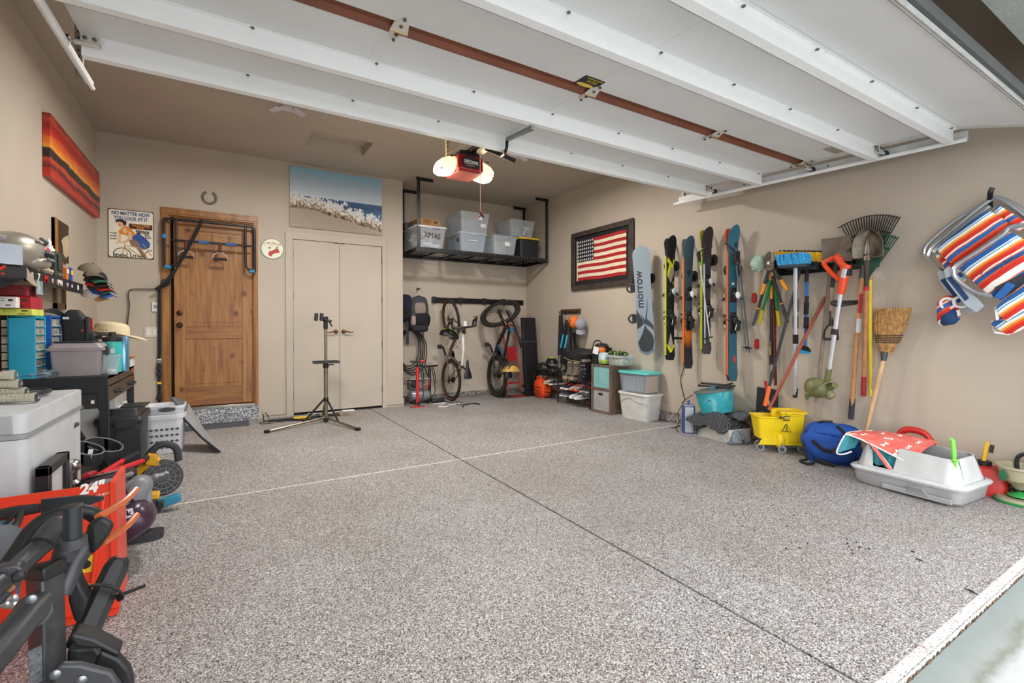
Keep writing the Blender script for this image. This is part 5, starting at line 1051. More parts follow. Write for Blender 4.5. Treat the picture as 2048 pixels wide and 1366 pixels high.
# dust mop head and cultivator
p=q(1517,527,.14);MB().ell(p,(.055,.07,.07),amp=.35,seed=3,fr=7,n=18,m=12).B('dusting_mitt',K('#a9c4b2',.95,bump=.8),label='fluffy mint green duster head at the left end of the tool rail',cat='duster')
t=tool('garden_rake','small grey metal garden rake with a weathered wood pole at the left of the tools','rake',q(1538,761));rod(t,q(1537,527,.06),q(1538,761,.05),.013,K('#8f8378',.7,var=.15,sc=20));G2=K('#5a5047',.5,.7)
for k in range(11):
    x=1521+k*3.3;MB().tube(SP_([q(1537+k*.5-2,540,.10),q(x+2,524,.13),q(x,514,.14),q(x,512,.10)],4),.004,5).B('tine',G2,t)
MB().tube([q(1526,529,.12),q(1556,527,.12)],.007,6).B('tine_bar',G2,t)
def lopper(lab,piv,l_,r_,c1,c2,tube_c,gl=.17,o=.17,rad=.014,blade=True,band='#d9822a',gr=.020):
    t=tool('loppers',lab,'loppers',q(*piv,o));P0=q(*piv,o)
    for k,e in enumerate((l_,r_)):
        E_=q(*e,o-.06);d=E_-P0;L_=d.length;G=P0+d*(1-gl/L_)
        rod(t,P0+d*.12,G,rad,tube_c,'lopper_handle');MB().tube([G,G.lerp(E_,.5),E_],[gr*.9,gr,gr*.85],10).B('hand_grip',c1,t);MB().tube([G-d*.01,G+d*.012],rad*1.35,10).B('grip_band',K(band),t)
        MB().tube([P0+d*.07,P0+d*.14],rad*1.4,10).B('ferrule',K('#b98a58',.5),t)
    MB().lathe([(.035,-.01),(.035,.012),(.018,.02)],P0,(-1,0,0),16).B('pivot',K('#7e7a72',.35,.8),t)
    MB(FR(P0,-90)).prism([(-.03,.0),(-.055,.05),(-.04,.10),(-.01,.12),(.01,.09),(-.005,.06),(.02,.0)],-.006,.006).B('hook_blade',K('#4d4a46',.4,.7),t,bev=.003);MB(FR(P0,-90)).prism([(.03,.0),(.045,.05),(.03,.11),(.012,.09),(.0,.02)],-.014,-.006).B('cutting_blade',K('#6f6c68',.3,.9),t,bev=.002)
    return t
lopper('long black handled loppers with grey grips and orange bands, topmost of the hand tools',(1541,537),(1506,651),(1575,645),K('#4a494b',.8),None,K('#25262a',.5,var=.3),rad=.013,gr=.016)
lopper('black loppers with bright orange grip ends crossing over the green shears',(1541,530),(1523,588),(1575,580),K('#e3941f',.5),None,K('#2b2c30',.5),gl=.10,o=.21,gr=.017)
lopper('green handled shears with yellow and green grips behind the black loppers',(1546,545),(1518,648),(1559,652),K('#c9b41e',.5),None,K('#1f7a3a',.4),gl=.13,o=.12,band='#c9b41e',gr=.016)
t=tool('pole_saw','slim black pole tool with a yellow label hanging behind the loppers','pole tool',q(1543,729));rod(t,q(1545,545,.08),q(1543,729,.07),.014,BLK,'shaft');MB().tube([q(1544,572,.08),q(1544,598,.08)],.018,10).B('yellow_label',K('#e0a91e'),t);MB().tube([q(1543,683,.07),q(1543,689,.07)],.0165,10).B('silver_ring',CHR,t);MB().tube([q(1543,691,.07),q(1543,710,.07)],.0155,10).B('small_label',K('#b99a3c'),t)
t=tool('fence_post','red brown painted steel post hanging beside the black pole tool','metal post',q(1551,771));MB().bar(q(1547,546,.07),q(1551,771,.06),.024,.008,up=(1,0,0)).bar(q(1547,546,.08),q(1551,771,.07),.006,.03,up=(1,0,0)).B('post',K('#6e2b20',.5,var=.2),t)
# push broom, wash brush, snow brush
def brush_head(t,p,s,dep,h_,colr,block,o,top=None,seed=1,nb=26,rows=3,nm='bristles',r=.010):
    """bristle tufts between wall points p and s"""
    a,b=wr(*p,o),wr(*s,o);m=MB();random.seed(seed)
    for k in range(nb):
        for j in range(rows):
            c=a.lerp(b,(k+.5)/nb)+V((-(j-(rows-1)/2)*dep/rows,0,0));m.tube([c,c+V((rnd(-.01,.01)-(j-1)*.015,rnd(-.012,.012),h_))],[r*.7,r],5)
    m.B(nm,colr,t,kind='stuff');MB().bar(a-V((0,0,.012)),b-V((0,0,.012)),dep*.85,.03).B('brush_block',block,t,bev=.006)
t=tool('push_broom','yellow bristled push broom on a thin black pole with an orange hanging end','broom',q(1530,812));brush_head(t,(1555,521),(1641,524),.08,.075,K('#d9a81e',.8,var=.2,sc=40),BLK,.13,nb=30,seed=2)
brush_head(t,(1560,512),(1641,514),.03,.05,K('#1b1a18',.8),BLK,.06,nb=26,rows=1,nm='black_bristles')
rod(t,q(1601,535,.13),q(1537,778,.30),.012,K('#25272c',.4));MB().tube([q(1539,772,.30),q(1530,812,.33)],[.016,.018],10).B('orange_end',K('#e2651e',.4),t);MB().tube([q(1546,742,.27),q(1543,757,.28)],.015,10).B('lock_collar',BLK,t)
t=tool('wash_brush','blue bristled wash brush on a silver telescoping pole with black foam grips','brush',q(1591,795));brush_head(t,(1560,531),(1617,527),.09,.085,K('#3fa3dd',.8,var=.22,sc=60),K('#2a3a48',.6),.22,nb=20,rows=4,seed=4)
brush_head(t,(1575,534),(1635,532),.06,.02,K('#4a5866',.9),K('#2a3038',.7),.12,nb=20,rows=2,nm='grey_bristles')
rod(t,q(1591,533,.2),q(1590,795,.10),.0165,K('#c4c7cc',.3,.5),'pole')
for y0_,y1_ in((598,624),(632,657),(669,687)):MB().tube([q(1591,y0_,.15),q(1591,y1_,.14)],.0215,10).B('foam_grip',K('#1a1b1e',.9),t)
MB().tube([q(1591,777,.10),q(1590,795,.10)],[.02,.018],10).B('threaded_end',BLK,t);MB().tube([q(1590,700,.124),q(1590,718,.12)],.0178,10).B('paper_label',K('#e8d4d6'),t)
t=tool('snow_brush','blue and black snow brush with an ice scraper blade hanging upside down','snow brush',q(1611,700));rod(t,q(1614,538,.09),q(1611,700,.08),.012,K('#1f6fc0',.35),'shaft')
for y0_,y1_ in((540,564),(592,605)):MB().tube([q(1614,y0_,.09),q(1613,y1_,.09)],.015,10).B('black_sleeve',BLK,t)
for y0_,y1_ in((605,629),(634,657)):MB().tube([q(1613,y0_,.09),q(1612,y1_,.085)],.0185,10).B('foam_grip',K('#222326',.9),t)
p=q(1609,706,.085);MB(FR(p,-90)).prism([(-.07,-.005),(.05,-.005),(.05,.015),(.03,.045),(.0,.06),(-.03,.05)],-.006,.006).B('scraper_blade',K('#2a9bd0',.3),t,bev=.003);MB(FR(p,-90)).prism([(-.03,.03),(.05,.01),(.05,.02),(.03,.05),(.0,.065),(-.03,.055)],-.012,.012).B('scraper_hub',BLK,t,bev=.003)
# leaning rust handle and things standing behind the bucket
t=tool('wooden_handle','bare red brown wooden handle leaning up the wall out of the yellow bucket','handle',q(1541,811,.30));rod(t,q(1651,594,.02),q(1537,820,.32),.013,K('#9a4a30',.5,var=.12),'handle')
# square shovel, grey pole
def shovel(lab,blade,sock,end,colr,square,o=.15,hr=.016,hc=None,name='shovel'):
    t=tool(name,lab,'shovel',q(*end,.05));x0_,x1_,y0_,y1_=blade;a,b=q(x0_,(y0_+y1_)/2,o),q(x1_,(y0_+y1_)/2,o);tp,bt=q((x0_+x1_)/2,y0_,o),q((x0_+x1_)/2,y1_,o);hw=(a.y-b.y)/2;cy_,hz=(a.y+b.y)/2,tp.z-bt.z
    def f(u,v):
        s=2*u-1
        wv=hw*(1 if square else(1-.95*max(0,(v-.35)/.65)**2.6))*(1 if square or v>.08 else .92+v)
        return(XR-o+.045*(1-s*s)*(.9 if not square else .55)-.02*v,cy_-s*wv,bt.z+hz*v)
    MB().sheet(f,14,14,.004).B('blade',colr,t,smooth=60)
    if not square:
        MB().tube([(XR-o-.0,cy_,bt.z+hz*.62),(XR-o-.005,cy_,bt.z+hz*.3),(XR-o-.01,cy_,bt.z-.02)],[.004,.016,.022],10).B('blade_ridge',colr,t)
        for s in(-1,1):MB().bar((XR-o+.0,cy_+s*.02,bt.z),(XR-o-.002,cy_+s*hw*.96,bt.z+.004),.03,.006).B('foot_step',colr,t,bev=.002)
    return t,V((XR-o-.01,cy_,bt.z))
SS=K('#6d6357',.4,.6,.25,sc=12)
t,s_=shovel('square steel shovel hung blade up with a wood shaft and a black D grip',(1645,1705,474,524),None,(1662,680),K('#6b6057',.5,.45,.2,sc=10),True,.10,name='square_shovel')
rod(t,s_,q(1664,575,.11),.017,K('#3a3531',.5,.5),'socket',.015);rod(t,q(1664,575,.11),q(1662,646,.11),.0145,K('#8f7f68',.6,var=.2),'shaft');MB().tube([q(1662,622,.11),q(1662,645,.11)],.0155,10).B('printed_label',K('#3a342c'),t)
MB().tube(SP_([q(1662,645,.11),q(1650,660,.11),q(1647,678,.11)]),.008,6).tube(SP_([q(1662,645,.11),q(1673,660,.11),q(1676,678,.11)]),.008,6).tube([q(1647,678,.11),q(1676,678,.11)],.011,8).tube([q(1662,640,.11),q(1662,652,.11)],.018).B('d_grip',BLK,t)
t=tool('hoe_handle','weathered grey brown wooden tool handle hanging behind the string trimmer','handle',q(1634,800,.05));rod(t,q(1660,545,.05),q(1633,806,.05),.0135,K('#8b7c6f',.7,var=.15),'shaft')
# string trimmer
t=tool('string_trimmer','orange and silver string trimmer with an olive green head hung on the wall','string trimmer',q(1650,790,.2));OR_=K('#d8431a',.4);OL=K('#6f7145',.45,var=.12)
o=.24;MB().tube([q(1672,512,o),q(1684,528,o),q(1693,540,o)],[.028,.026,.03],10).B('grip_arch',OR_,t)
MB().tube(SP_([q(1668,515,o),q(1653,522,o),q(1648,528,o),q(1660,543,o),q(1674,556,o),q(1680,560,o)]),.017,8).B('lower_arch',OR_,t);MB().tube([q(1675,513,o-.0),q(1692,535,o-.0)],.020,8).B('rubber_grip',BLK,t)
MB().tube([q(1692,530,o),q(1687,560,o),q(1681,588,o)],[.036,.030,.026],12).B('motor_body',OR_,t);MB().tube([q(1690,538,o+.02),q(1686,556,o+.02)],[.02,.018],10).B('silver_panel',K('#b9bbc0',.3,.6),t);MB().cb(q(1694,545,o),(.05,.05,.05)).B('battery_foot',BLK,t,bev=.005)
rod(t,q(1681,588,o),q(1658,742,.22),.0155,K('#c9cbce',.3,.5),'shaft');MB().tube([q(1670,658,.23),q(1668,669,.23)],.024,10).B('shaft_collar',BLK,t)
MB().tube(SP_([q(1716,606,.10),q(1700,608,.18),q(1676,611,.24),q(1664,607,.27),q(1668,603,.26),q(1690,604,.2),q(1714,603,.12)]),.011,8).B('loop_handle',BLK,t)
MB().tube([q(1658,738,.22),q(1656,750,.22),q(1652,770,.22)],[.024,.019,.022],12).B('gear_neck',OL,t);MB().tube([q(1648,778,.22),q(1670,770,.26)],[.034,.026],12).B('motor_housing',OL,t)
MB().lathe([(.028,.0),(.036,.02),(.036,.05),(.02,.065)],q(1655,782,.23),(.2,-.5,-1),16).B('spool',K('#7a7a52',.5),t)
p=q(1634,778,.24)
MB().sheet(lambda u,v:(p.x-.02-.09*sin(u*pi)*(.5+.5*v),p.y+.10*(1-v)-.07*cos(u*pi)*(.25+.6*v)*1.2-.05,p.z+.06+(-.13)*(u)+.06*(v-.5)),12,10,.006).B('guard',OL,t,smooth=60)
MB().ell(p+V((0,.0,.01)),(.085,.085,.075),(0,.5,0),p=.8).B('guard_dome',OL,t);rod(t,q(1652,796,.22),q(1655,812,.22),.0012,K('#4f6fb0'),'cutting_line',n=4)
# round shovel, handles, rakes, straw broom
LR=K('#23211f',.5,.3)
def leafrake(lab,apex,fan,colr,pole_,n=22,o=.06,curl=.03):
    t=tool('leaf_rake',lab,'rake',q(*apex,o));A=q(*apex,o);(xa,ya_),(xm,ym),(xb,yb_)=fan
    for k in range(n):
        u=k/(n-1);x=xa+(xb-xa)*u;y=(1-u)**2*ya_+2*u*(1-u)*ym+u*u*yb_;E_=q(x,y,o+.02)
        MB().tube([A,A.lerp(E_,.9),E_,E_+V((-curl,.01,-.012))],.0045,5).B('tine',colr,t)
    for f_ in(.35,.72):MB().tube([A.lerp(q(xa+(xb-xa)*u,(1-u)**2*ya_+2*u*(1-u)*ym+u*u*yb_,o+.02),f_)for u in[k/10 for k in range(11)]],.006,6).B('tine_brace',colr,t)
    if pole_:rod(t,q(*pole_[0],o),q(*pole_[1],.05),.012,pole_[2],'pole')
    return t
leafrake('wide black leaf rake fanned out behind the round shovel',(1735,545),((1683,453),(1740,418),(1800,434)),K('#1d1c1b',.5),((1742,530),(1744,778),K('#a8906a',.6,var=.15,sc=40)),22)
leafrake('dark green leaf rake with a yellow pole, lower and right of the black rake',(1735,558),((1700,500),(1760,455),(1797,474)),K('#1d4a36',.5),((1740,560),(1741,792),K('#d9c02a',.4)),18,.10)
t,s_=shovel('round point shovel hung blade up with a red dipped wooden handle',(1705,1767,456,516),None,(1726,792),SS,False,.2)
rod(t,s_+V((0,0,.03)),q(1733,573,.17),.02,K('#4a4742',.4,.6),'socket',.015);rod(t,q(1733,573,.17),q(1727,792,.07),.0165,K('#a87348',.5,var=.12,sc=20),'handle');MB().tube([q(1733,573,.17),q(1733,581,.167)],.018,10).B('red_ring',K('#a8242a'),t);MB().tube([q(1728,753,.09),q(1727,792,.07)],.0175,10).B('red_dipped_end',K('#9a2a2a'),t)
MB(FR(q(1736,470,.17),-90)).tube(SP_([(-.06,-.0,-.0),(-.02,0,.015),(.03,0,.005),(.07,0,.012)]),.004,5).tube([(-.03,0,-.04),(.05,0,-.038)],.004,5).B('orange_scrawl',K('#c5603a'),t)
t=tool('tool_pole','light wooden tool pole with a red band, paper label and grey rubber grip','tool pole',q(1702,838));rod(t,q(1723,550,.12),q(1702,838,.05),.0155,K('#c08a58',.5,var=.12,sc=20),'shaft');MB().tube([q(1726,530,.13),q(1723,556,.12)],[.012,.017],10).B('ferrule',K('#55585c',.4,.6),t)
MB().tube([q(1721,587,.11),q(1718,626,.10)],.0172,10).B('red_band',K('#b3242c'),t);MB().tube([q(1718,637,.10),q(1716,665,.095)],.0168,10).B('paper_label',K('#c9cdd2'),t);MB().tube([q(1705,797,.055),q(1702,838,.05)],.0195,10).B('rubber_grip',K('#3a3d42',.8),t)
t=tool('straw_broom','straw corn broom standing bristles up against the right wall','broom',(XR-.25,1.55,.0));st_=MB();random.seed(9)
B0=q(1768,708,.10);yl,yr,zt_=q(1750,620,.08).y,q(1824,616,.08).y,q(1787,616,.08).z
def bf(u,v):
    wv=.28+.72*min(1,v*1.35)**.7;yc=B0.y+((yl+yr)/2-B0.y)*v;hw=(yl-yr)/2*wv*(1 if v<.5 else 1)
    an=2*pi*u;return(XR-.075+.035*sin(an)*(.8+.2*v),yc+hw*cos(an),B0.z+(zt_-B0.z)*v)
n_=90
for k in range(520):
    u=rnd(0,1);r_=sqrt(rnd(.15,1));pts=[]
    for v in(0,.25,.6,1-rnd(0,.04)):
        e=bf(u,v);c_=((XR-.075),B0.y+((yl+yr)/2-B0.y)*v);pts.append((c_[0]+(e[0]-c_[0])*r_,c_[1]+(e[1]-c_[1])*r_,e[2]))
    st_.tube(pts,.0028,4,cap=False)
st_.B('straw',K('#b98d5a',.9,var=.25,sc=30),t,kind='stuff')
MB().loft([[bf(j/20,v)for j in range(20)]for v in(0,.1,.3,.6,.93)]).B('straw_core',K('#9a7446',.9,var=.3,sc=60),t)
for v in(.25,.29,.33,.37,.41):MB().tube([V(bf(j/24,v))+(V(bf(j/24,v))-V((XR-.075,B0.y+((yl+yr)/2-B0.y)*v,bf(0,v)[2])))*.03 for j in range(24)],.0035,5,closed=True).B('stitching',K('#2c2a2c'),t)
MB().tube([q(1767,722,.11),q(1769,704,.10)],[.016,.024],12).B('wire_collar',K('#4a4d50',.5,.4),t);rod(t,q(1767,720,.11),tuple(fl(1716,932)+V((0,0,.012))),.0145,K('#c9a67c',.5,var=.12,sc=15),'handle')
# ---------------------------------------------------------------- beach chairs hung on a hook
CAN=[(0,'#c8261c'),(.10,'#d9541f'),(.15,'#e8a33c'),(.20,'#f0ece4'),(.27,'#2f9fc9'),(.30,'#f0ece4'),(.33,'#1f5fa8'),(.47,'#e8702a'),(.50,'#f0ece4'),(.66,'#c8261c'),(.78,'#d9541f'),(.83,'#1f5fa8'),(.93,'#e8702a'),(.96,'#f0ece4')]
def canvas(ang,sc):return stripes('striped_canvas',CAN,0,sc,.8,wob=.10)
CM=canvas(0,2.6)
def Q(x,y,o):return wr(x,y,o)
def quadpad(t,nm,corners,o,bulge,mt,th=.03,nu=14,nv=10):
    """padded cloth panel between four wall pixels (tl, tr, br, bl); built in a frame turned with the chair"""
    c=[Q(*p,o)for p in corners]
    s=MB().sheet(lambda u,v:(lambda P:P+V((-bulge*sin(pi*u)**.5*sin(pi*v)**.5 if 0<u<1 and 0<v<1 else 0,0,0)))((c[0].lerp(c[1],u)).lerp(c[3].lerp(c[2],u),v)),nu,nv,th)
    return s.B(nm,mt,t,smooth=60)
def chairmat(ang,sc=2.6):
    m,nt,b=newmat('striped_canvas');L=nt.links.new;tc=node(nt,'ShaderNodeTexCoord');mp=node(nt,'ShaderNodeMapping');mp.inputs['Rotation'].default_value=(R(ang),0,0);L(tc.outputs['Object'],mp.inputs[0])
    sp=node(nt,'ShaderNodeSeparateXYZ');L(mp.outputs[0],sp.inputs[0]);nz=node(nt,'ShaderNodeTexNoise',i_Scale=5.0);L(tc.outputs['Object'],nz.inputs['Vector'])
    a=node(nt,'ShaderNodeMath',operation='MULTIPLY_ADD',i_1=sc,i_2=40.0);L(sp.outputs[2],a.inputs[0]);a2=node(nt,'ShaderNodeMath',operation='MULTIPLY_ADD',i_1=.12);L(nz.outputs[0],a2.inputs[0]);L(a.outputs[0],a2.inputs[2])
    f=node(nt,'ShaderNodeMath',operation='FRACT');L(a2.outputs[0],f.inputs[0]);L(ramp(nt,f.outputs[0],CAN,'CONSTANT'),b.inputs['Base Color']);b.inputs['Roughness'].default_value=.8;return m
STR=chairmat(39,4.6);AL=K('#a9adb2',.3,.7);PL=K('#a7b0b9',.45);NV=K('#1d3a66',.8,bump=.5)
t=thing('beach_chair','folded beach chairs in red, blue and white striped canvas hung on the right wall','beach chair',Q(1960,560,.1))
def tub_(pts,o,r,c=AL,nm='frame_tube',cl=False):return MB().tube(SP_([Q(*p,o)for p in pts],6),r,8).B(nm,c,t)
tub_([(1848,508),(1856,488),(1905,445),(1960,412),(1985,396),(2010,400),(2048,424),(2100,470)],.06,.013)
tub_([(1856,513),(1870,490),(1915,452),(1975,404),(1998,398),(2048,432),(2100,480)],.10,.013)
tub_([(1868,505),(1880,492),(1925,455),(1980,412)],.14,.013)
tub_([(2048,450),(2020,455),(2005,470),(1960,500),(1915,530),(1908,545),(1915,560),(1945,582),(1975,592),(1985,590)],.27,.014)
quadpad(t,'seat_canvas',[(1978,422),(2018,448),(1904,528),(1876,497)],.20,.03,STR);quadpad(t,'back_canvas',[(2022,464),(2110,530),(1985,592),(1918,532)],.24,.04,STR)
quadpad(t,'upper_band',[(1996,412),(2060,452),(2040,462),(1990,430)],.15,.01,STR,.02);quadpad(t,'side_band',[(1872,508),(1905,530),(1935,565),(1915,560)],.15,.01,STR,.02)
quadpad(t,'pillow_roll',[(1985,585),(2110,500),(2110,540),(1995,600)],.22,.02,STR,.03)
for k,(dx_,dy_,o)in enumerate(((0,0,.26),(-13,4,.14))):
    A=[(1886+dx_,540+dy_),(1898+dx_,532+dy_),(1968+dx_,612+dy_),(1952+dx_,626+dy_),(1930+dx_,612+dy_),(1892+dx_,562+dy_)]
    P_=[Q(*p,o)for p in A];MB().loft([[p for p in P_],[p+V((.03,0,0))for p in P_]]).B('armrest',PL,t,bev=.006)
    P_=[Q(*p,o+.004)for p in[(1893+dx_,556+dy_),(1903+dx_,552+dy_),(1938+dx_,596+dy_),(1930+dx_,602+dy_)]];MB().loft([P_,[p+V((.006,0,0))for p in P_]]).B('armrest_inset',NV,t)
P_=[Q(*p,.16)for p in[(1843,510),(1850,508),(1885,540),(1900,545),(1895,552),(1875,535)]];MB().loft([P_,[p+V((.02,0,0))for p in P_]]).B('frame_bracket',AL,t,bev=.004)
quadpad(t,'cup_pocket',[(1880,600),(1905,592),(1920,640),(1880,650)],.14,.05,STR,.03,8,6);quadpad(t,'mesh_pocket',[(1884,628),(1908,615),(1915,645),(1885,650)],.17,.03,NV,.02,8,6)
for c_ in((1895,607),(1922,604)):MB().torus(Q(*c_,.2),.035,.008,(1,.2,.3),18,6).B('pocket_ring',WHT,t)
quadpad(t,'back_support',[(1990,575),(2060,540),(2060,560),(2000,600)],.27,.0,K('#2a3038',.7),.02);MB().cb(Q(2010,582,.29),(.02,.04,.10),(.6,0,0)).B('blue_buckle',K('#1f5fa8',.5),t,bev=.003)
text('Tommy Bahama',.036,Matrix.Translation(Q(2006,528,.31))@Matrix.Rotation(R(-90),4,'Z')@Matrix.Rotation(R(90),4,'X')@Matrix.Rotation(R(33),4,'Z'),K('#26314a'),t,ext=.0008)
for k,cs_ in enumerate(([(1992,618),(2120,520),(2130,560),(2012,640),(1995,640)],[(1984,645),(2110,590),(2120,625),(2015,668),(1990,665)])):
    lab=('upper','lower')[k];u=thing('beach_chair_headrest',f'{lab} striped canvas headrest flap hanging at the right edge of the picture','headrest',Q(2030,630+30*k,.2))
    quadpad(u,'pad',[cs_[0],cs_[1],cs_[2],cs_[3]],.24+.05*(1-k),.02,STR,.03);tube_=MB().tube([Q(*p,.245+.05*(1-k))for p in(cs_[1],cs_[0],cs_[4],cs_[3],cs_[2])],.009,6);tube_.B('white_piping',WHT,u)
t=thing('wall_hook','tall black steel wall hook holding the striped beach chairs','wall hook',(XR,Q(1982,400,0).y,Q(1982,400,0).z));MB().tube(SP_([Q(1980,415,.01),Q(1980,400,.1),Q(1981,385,.16),Q(1985,376,.16)]),.014,8,sq=(.6,1)).B('hook',BLK,t)
# ---------------------------------------------------------------- coat rack by the far corner
a,b=wr(1121,624,.02),wr(1160,620,.02)
t=thing('hook_rail','dark wooden hook rail on the right wall near the far corner','hook rail',(XR,(a.y+b.y)/2,a.z));MB().box(XR-.022,XR-.001,b.y,a.y,a.z-.03,a.z+.035).B('rail',wood('dark_stained_wood','#4a3424','#5b422f','#2e2018',(4,1,4),False),t,bev=.003)
for k in range(5):y=a.y-.05-k*(a.y-b.y-.1)/4;MB().tube(SP_([(XR-.02,y,a.z),(XR-.07,y,a.z-.03),(XR-.09,y,a.z+.01)]),.006,6).B('hook',K('#2a2522',.4,.6),t)
pk=K('#15161a',.85,bump=.5)
def cloth(lab,top,w0,w1,L_,d_,colr,seed,name='jacket',cat='bag',o=.12,fold=6):
    t=thing(name,lab,cat,(XR-o,top.y,top.z-L_));rg=[]
    for i in range(15):
        v=i/14;w_=w0+(w1-w0)*v;rg.append([(XR-o+d_*(.6+.4*v)*sin(an)*(1+.25*cos(fold*an+seed)),top.y+w_*cos(an)*(1+.1*cos(fold*an+seed)),top.z-L_*v+.02*sin(an*3+seed)*v)for an in[2*pi*j/36 for j in range(36)]])
    MB().loft(rg).B('fabric',colr,t,smooth=70);MB().tube(SP_([(XR-.08,top.y,top.z+.04),(XR-.10,top.y+.02,top.z),(XR-.1,top.y,top.z-.02)]),.008,6).B('hanging_loop',BLK,t);return t
cloth('black umbrella and straps hanging at the left end of the hook rail',wr(1124,630,.1),.03,.05,.56,.04,K('#101216',.7),1,'umbrella','umbrella')
cloth('black drawstring bag hanging in folds below the hook rail',wr(1141,640,.1),.05,.17,.62,.08,K('#17181c',.5,bump=.3),4,'drawstring_bag')
def cap(lab,c,rot,colr,bc,s=.08,name='cap',group=None,cat='cap'):
    t=thing(name,lab,cat,c,rot=rot,group=group);rg=[]
    for i in range(7):th=pi/2*i/6;rg.append([(s*cos(th)*cos(a_),s*.9*cos(th)*sin(a_),s*.85*sin(th))for a_ in[2*pi*j/18 for j in range(18)]])
    MB().loft([[(x*.93,y*.93,z*.92)for x,y,z in r_]for r_ in rg[::-1]]+rg).B('crown',colr,t,**W0,smooth=60)
    MB().sheet(lambda u,v:((s*.9+v*s*.85*(1-.28*(2*u-1)**2))*(1)*(1 if v>0 else .99),(2*u-1)*s*.72,.012-(2*u-1)**2*s*.28-v*.012),12,5,.004).B('brim',bc,t,**W0,smooth=60);MB().ell((0,0,s*.86),(.008,.008,.005),n=8,m=5).B('button',bc,t,**W0);return t
cap('orange and black cap hanging from the hook rail',wr(1148,644,.16),(R(0),R(75),R(200)),K('#d8681c',.7),K('#1a1a1c',.7),.09);cap('light grey cap hanging at the right end of the hook rail',wr(1161,648,.12),(R(10),R(80),R(250)),K('#8f8f9c',.8),K('#9a99a6',.8),.085)
# ---------------------------------------------------------------- shoe rack and what is on it
random.seed(21)
SR=K('#3b2620',.45,.3);rx0,rx1,ry0,ry1=3.965,4.19,4.62,5.30
t=thing('shoe_rack','brown wire shoe rack with three shelves against the right wall','shoe rack',(rx0,(ry0+ry1)/2,0))
for x in(rx0,rx1):
    for y in(ry0,ry1):MB().cyl((x,y,0.001),(x,y,.355),.008,n=8).B('leg',SR,t)
for z in(.10,.205,.345):
    m=MB()
    for x in[rx0+(rx1-rx0)*k/5 for k in range(6)]:m.cyl((x,ry0,z),(x,ry1,z),.005,n=6)
    for y in(ry0,ry1):m.cyl((rx0,y,z),(rx1,y,z),.006,n=6)
    m.B('shelf',SR,t)
# second short rack end nearer the corner
ra,rb=5.38,5.98;t=thing('shoe_rack','lower brown wire rack in the corner holding the black helmets and the orange bag','shoe rack',(4.05,5.7,0))
for x in(4.02,rx1):
    for y in(ra,rb):MB().cyl((x,y,0.001),(x,y,.355),.008,n=8).B('leg',SR,t)
for z in(.10,.22,.345):
    m=MB()
    for x in(4.02,4.07,4.13,4.19):m.cyl((x,ra,z),(x,rb,z),.0045,n=6)
    for y in(ra,rb):m.cyl((4.02,y,z),(rx1,y,z),.006,n=6)
    m.B('shelf',SR,t)
def shoe(lab,c,rz,upper,sole,accent,group=None,s=1.0,high=0):
    t=thing('shoe',lab,'shoe',c,rz,group)
    def ring(x,w_,z0,z1,k=10):return[(x,w_*cos(2*pi*j/k),(z0+z1)/2+(z1-z0)/2*sin(2*pi*j/k))for j in range(k)]
    L_=.24*s
    MB().loft([[(x*s,y*s,z)for x,y in[(-.105,-.03),(-.11,0),(-.105,.03),(0,.032),(.06,.042),(.11,.03),(.125,0),(.11,-.03),(.06,-.042),(0,-.032)]]for z in(.001,.022*s)]).B('sole',sole,t,**W0,bev=.002)
    h_=.085+high;MB().loft([ring(-.105*s,.026*s,.02*s,h_*s),ring(-.06*s,.034*s,.018*s,(h_+.005)*s),ring(-.01*s,.035*s,.018*s,.078*s),ring(.05*s,.040*s,.018*s,.058*s),ring(.10*s,.032*s,.018*s,.045*s),ring(.118*s,.012*s,.02*s,.032*s)]).B('upper',upper,t,**W0)
    MB().ell((-.06*s,0,h_*s-.0),(.035*s,.024*s,.008),n=12,m=6).B('opening',K('#141414',.9),t,**W0)
    la=MB()
    for k in range(4):la.tube([((.0+k*.017)*s,-.022*s,(.076-k*.005)*s),((.008+k*.017)*s,0,(.082-k*.006)*s),((.0+k*.017)*s,.022*s,(.076-k*.005)*s)],.003*s,5)
    la.B('laces',accent,t,**W0)
    MB().bar((-.03*s,-.036*s,.03*s),(.02*s,-.038*s,.062*s),.003,.012).bar((-.03*s,.036*s,.03*s),(.02*s,.038*s,.062*s),.003,.012).B('side_stripe',accent,t,**W0);return t
sg='pairs of shoes on the shoe rack'
GY,LG,PKK=K('#6b6a6c',.8),K('#a6a7a5',.8),K('#e02a55',.6)
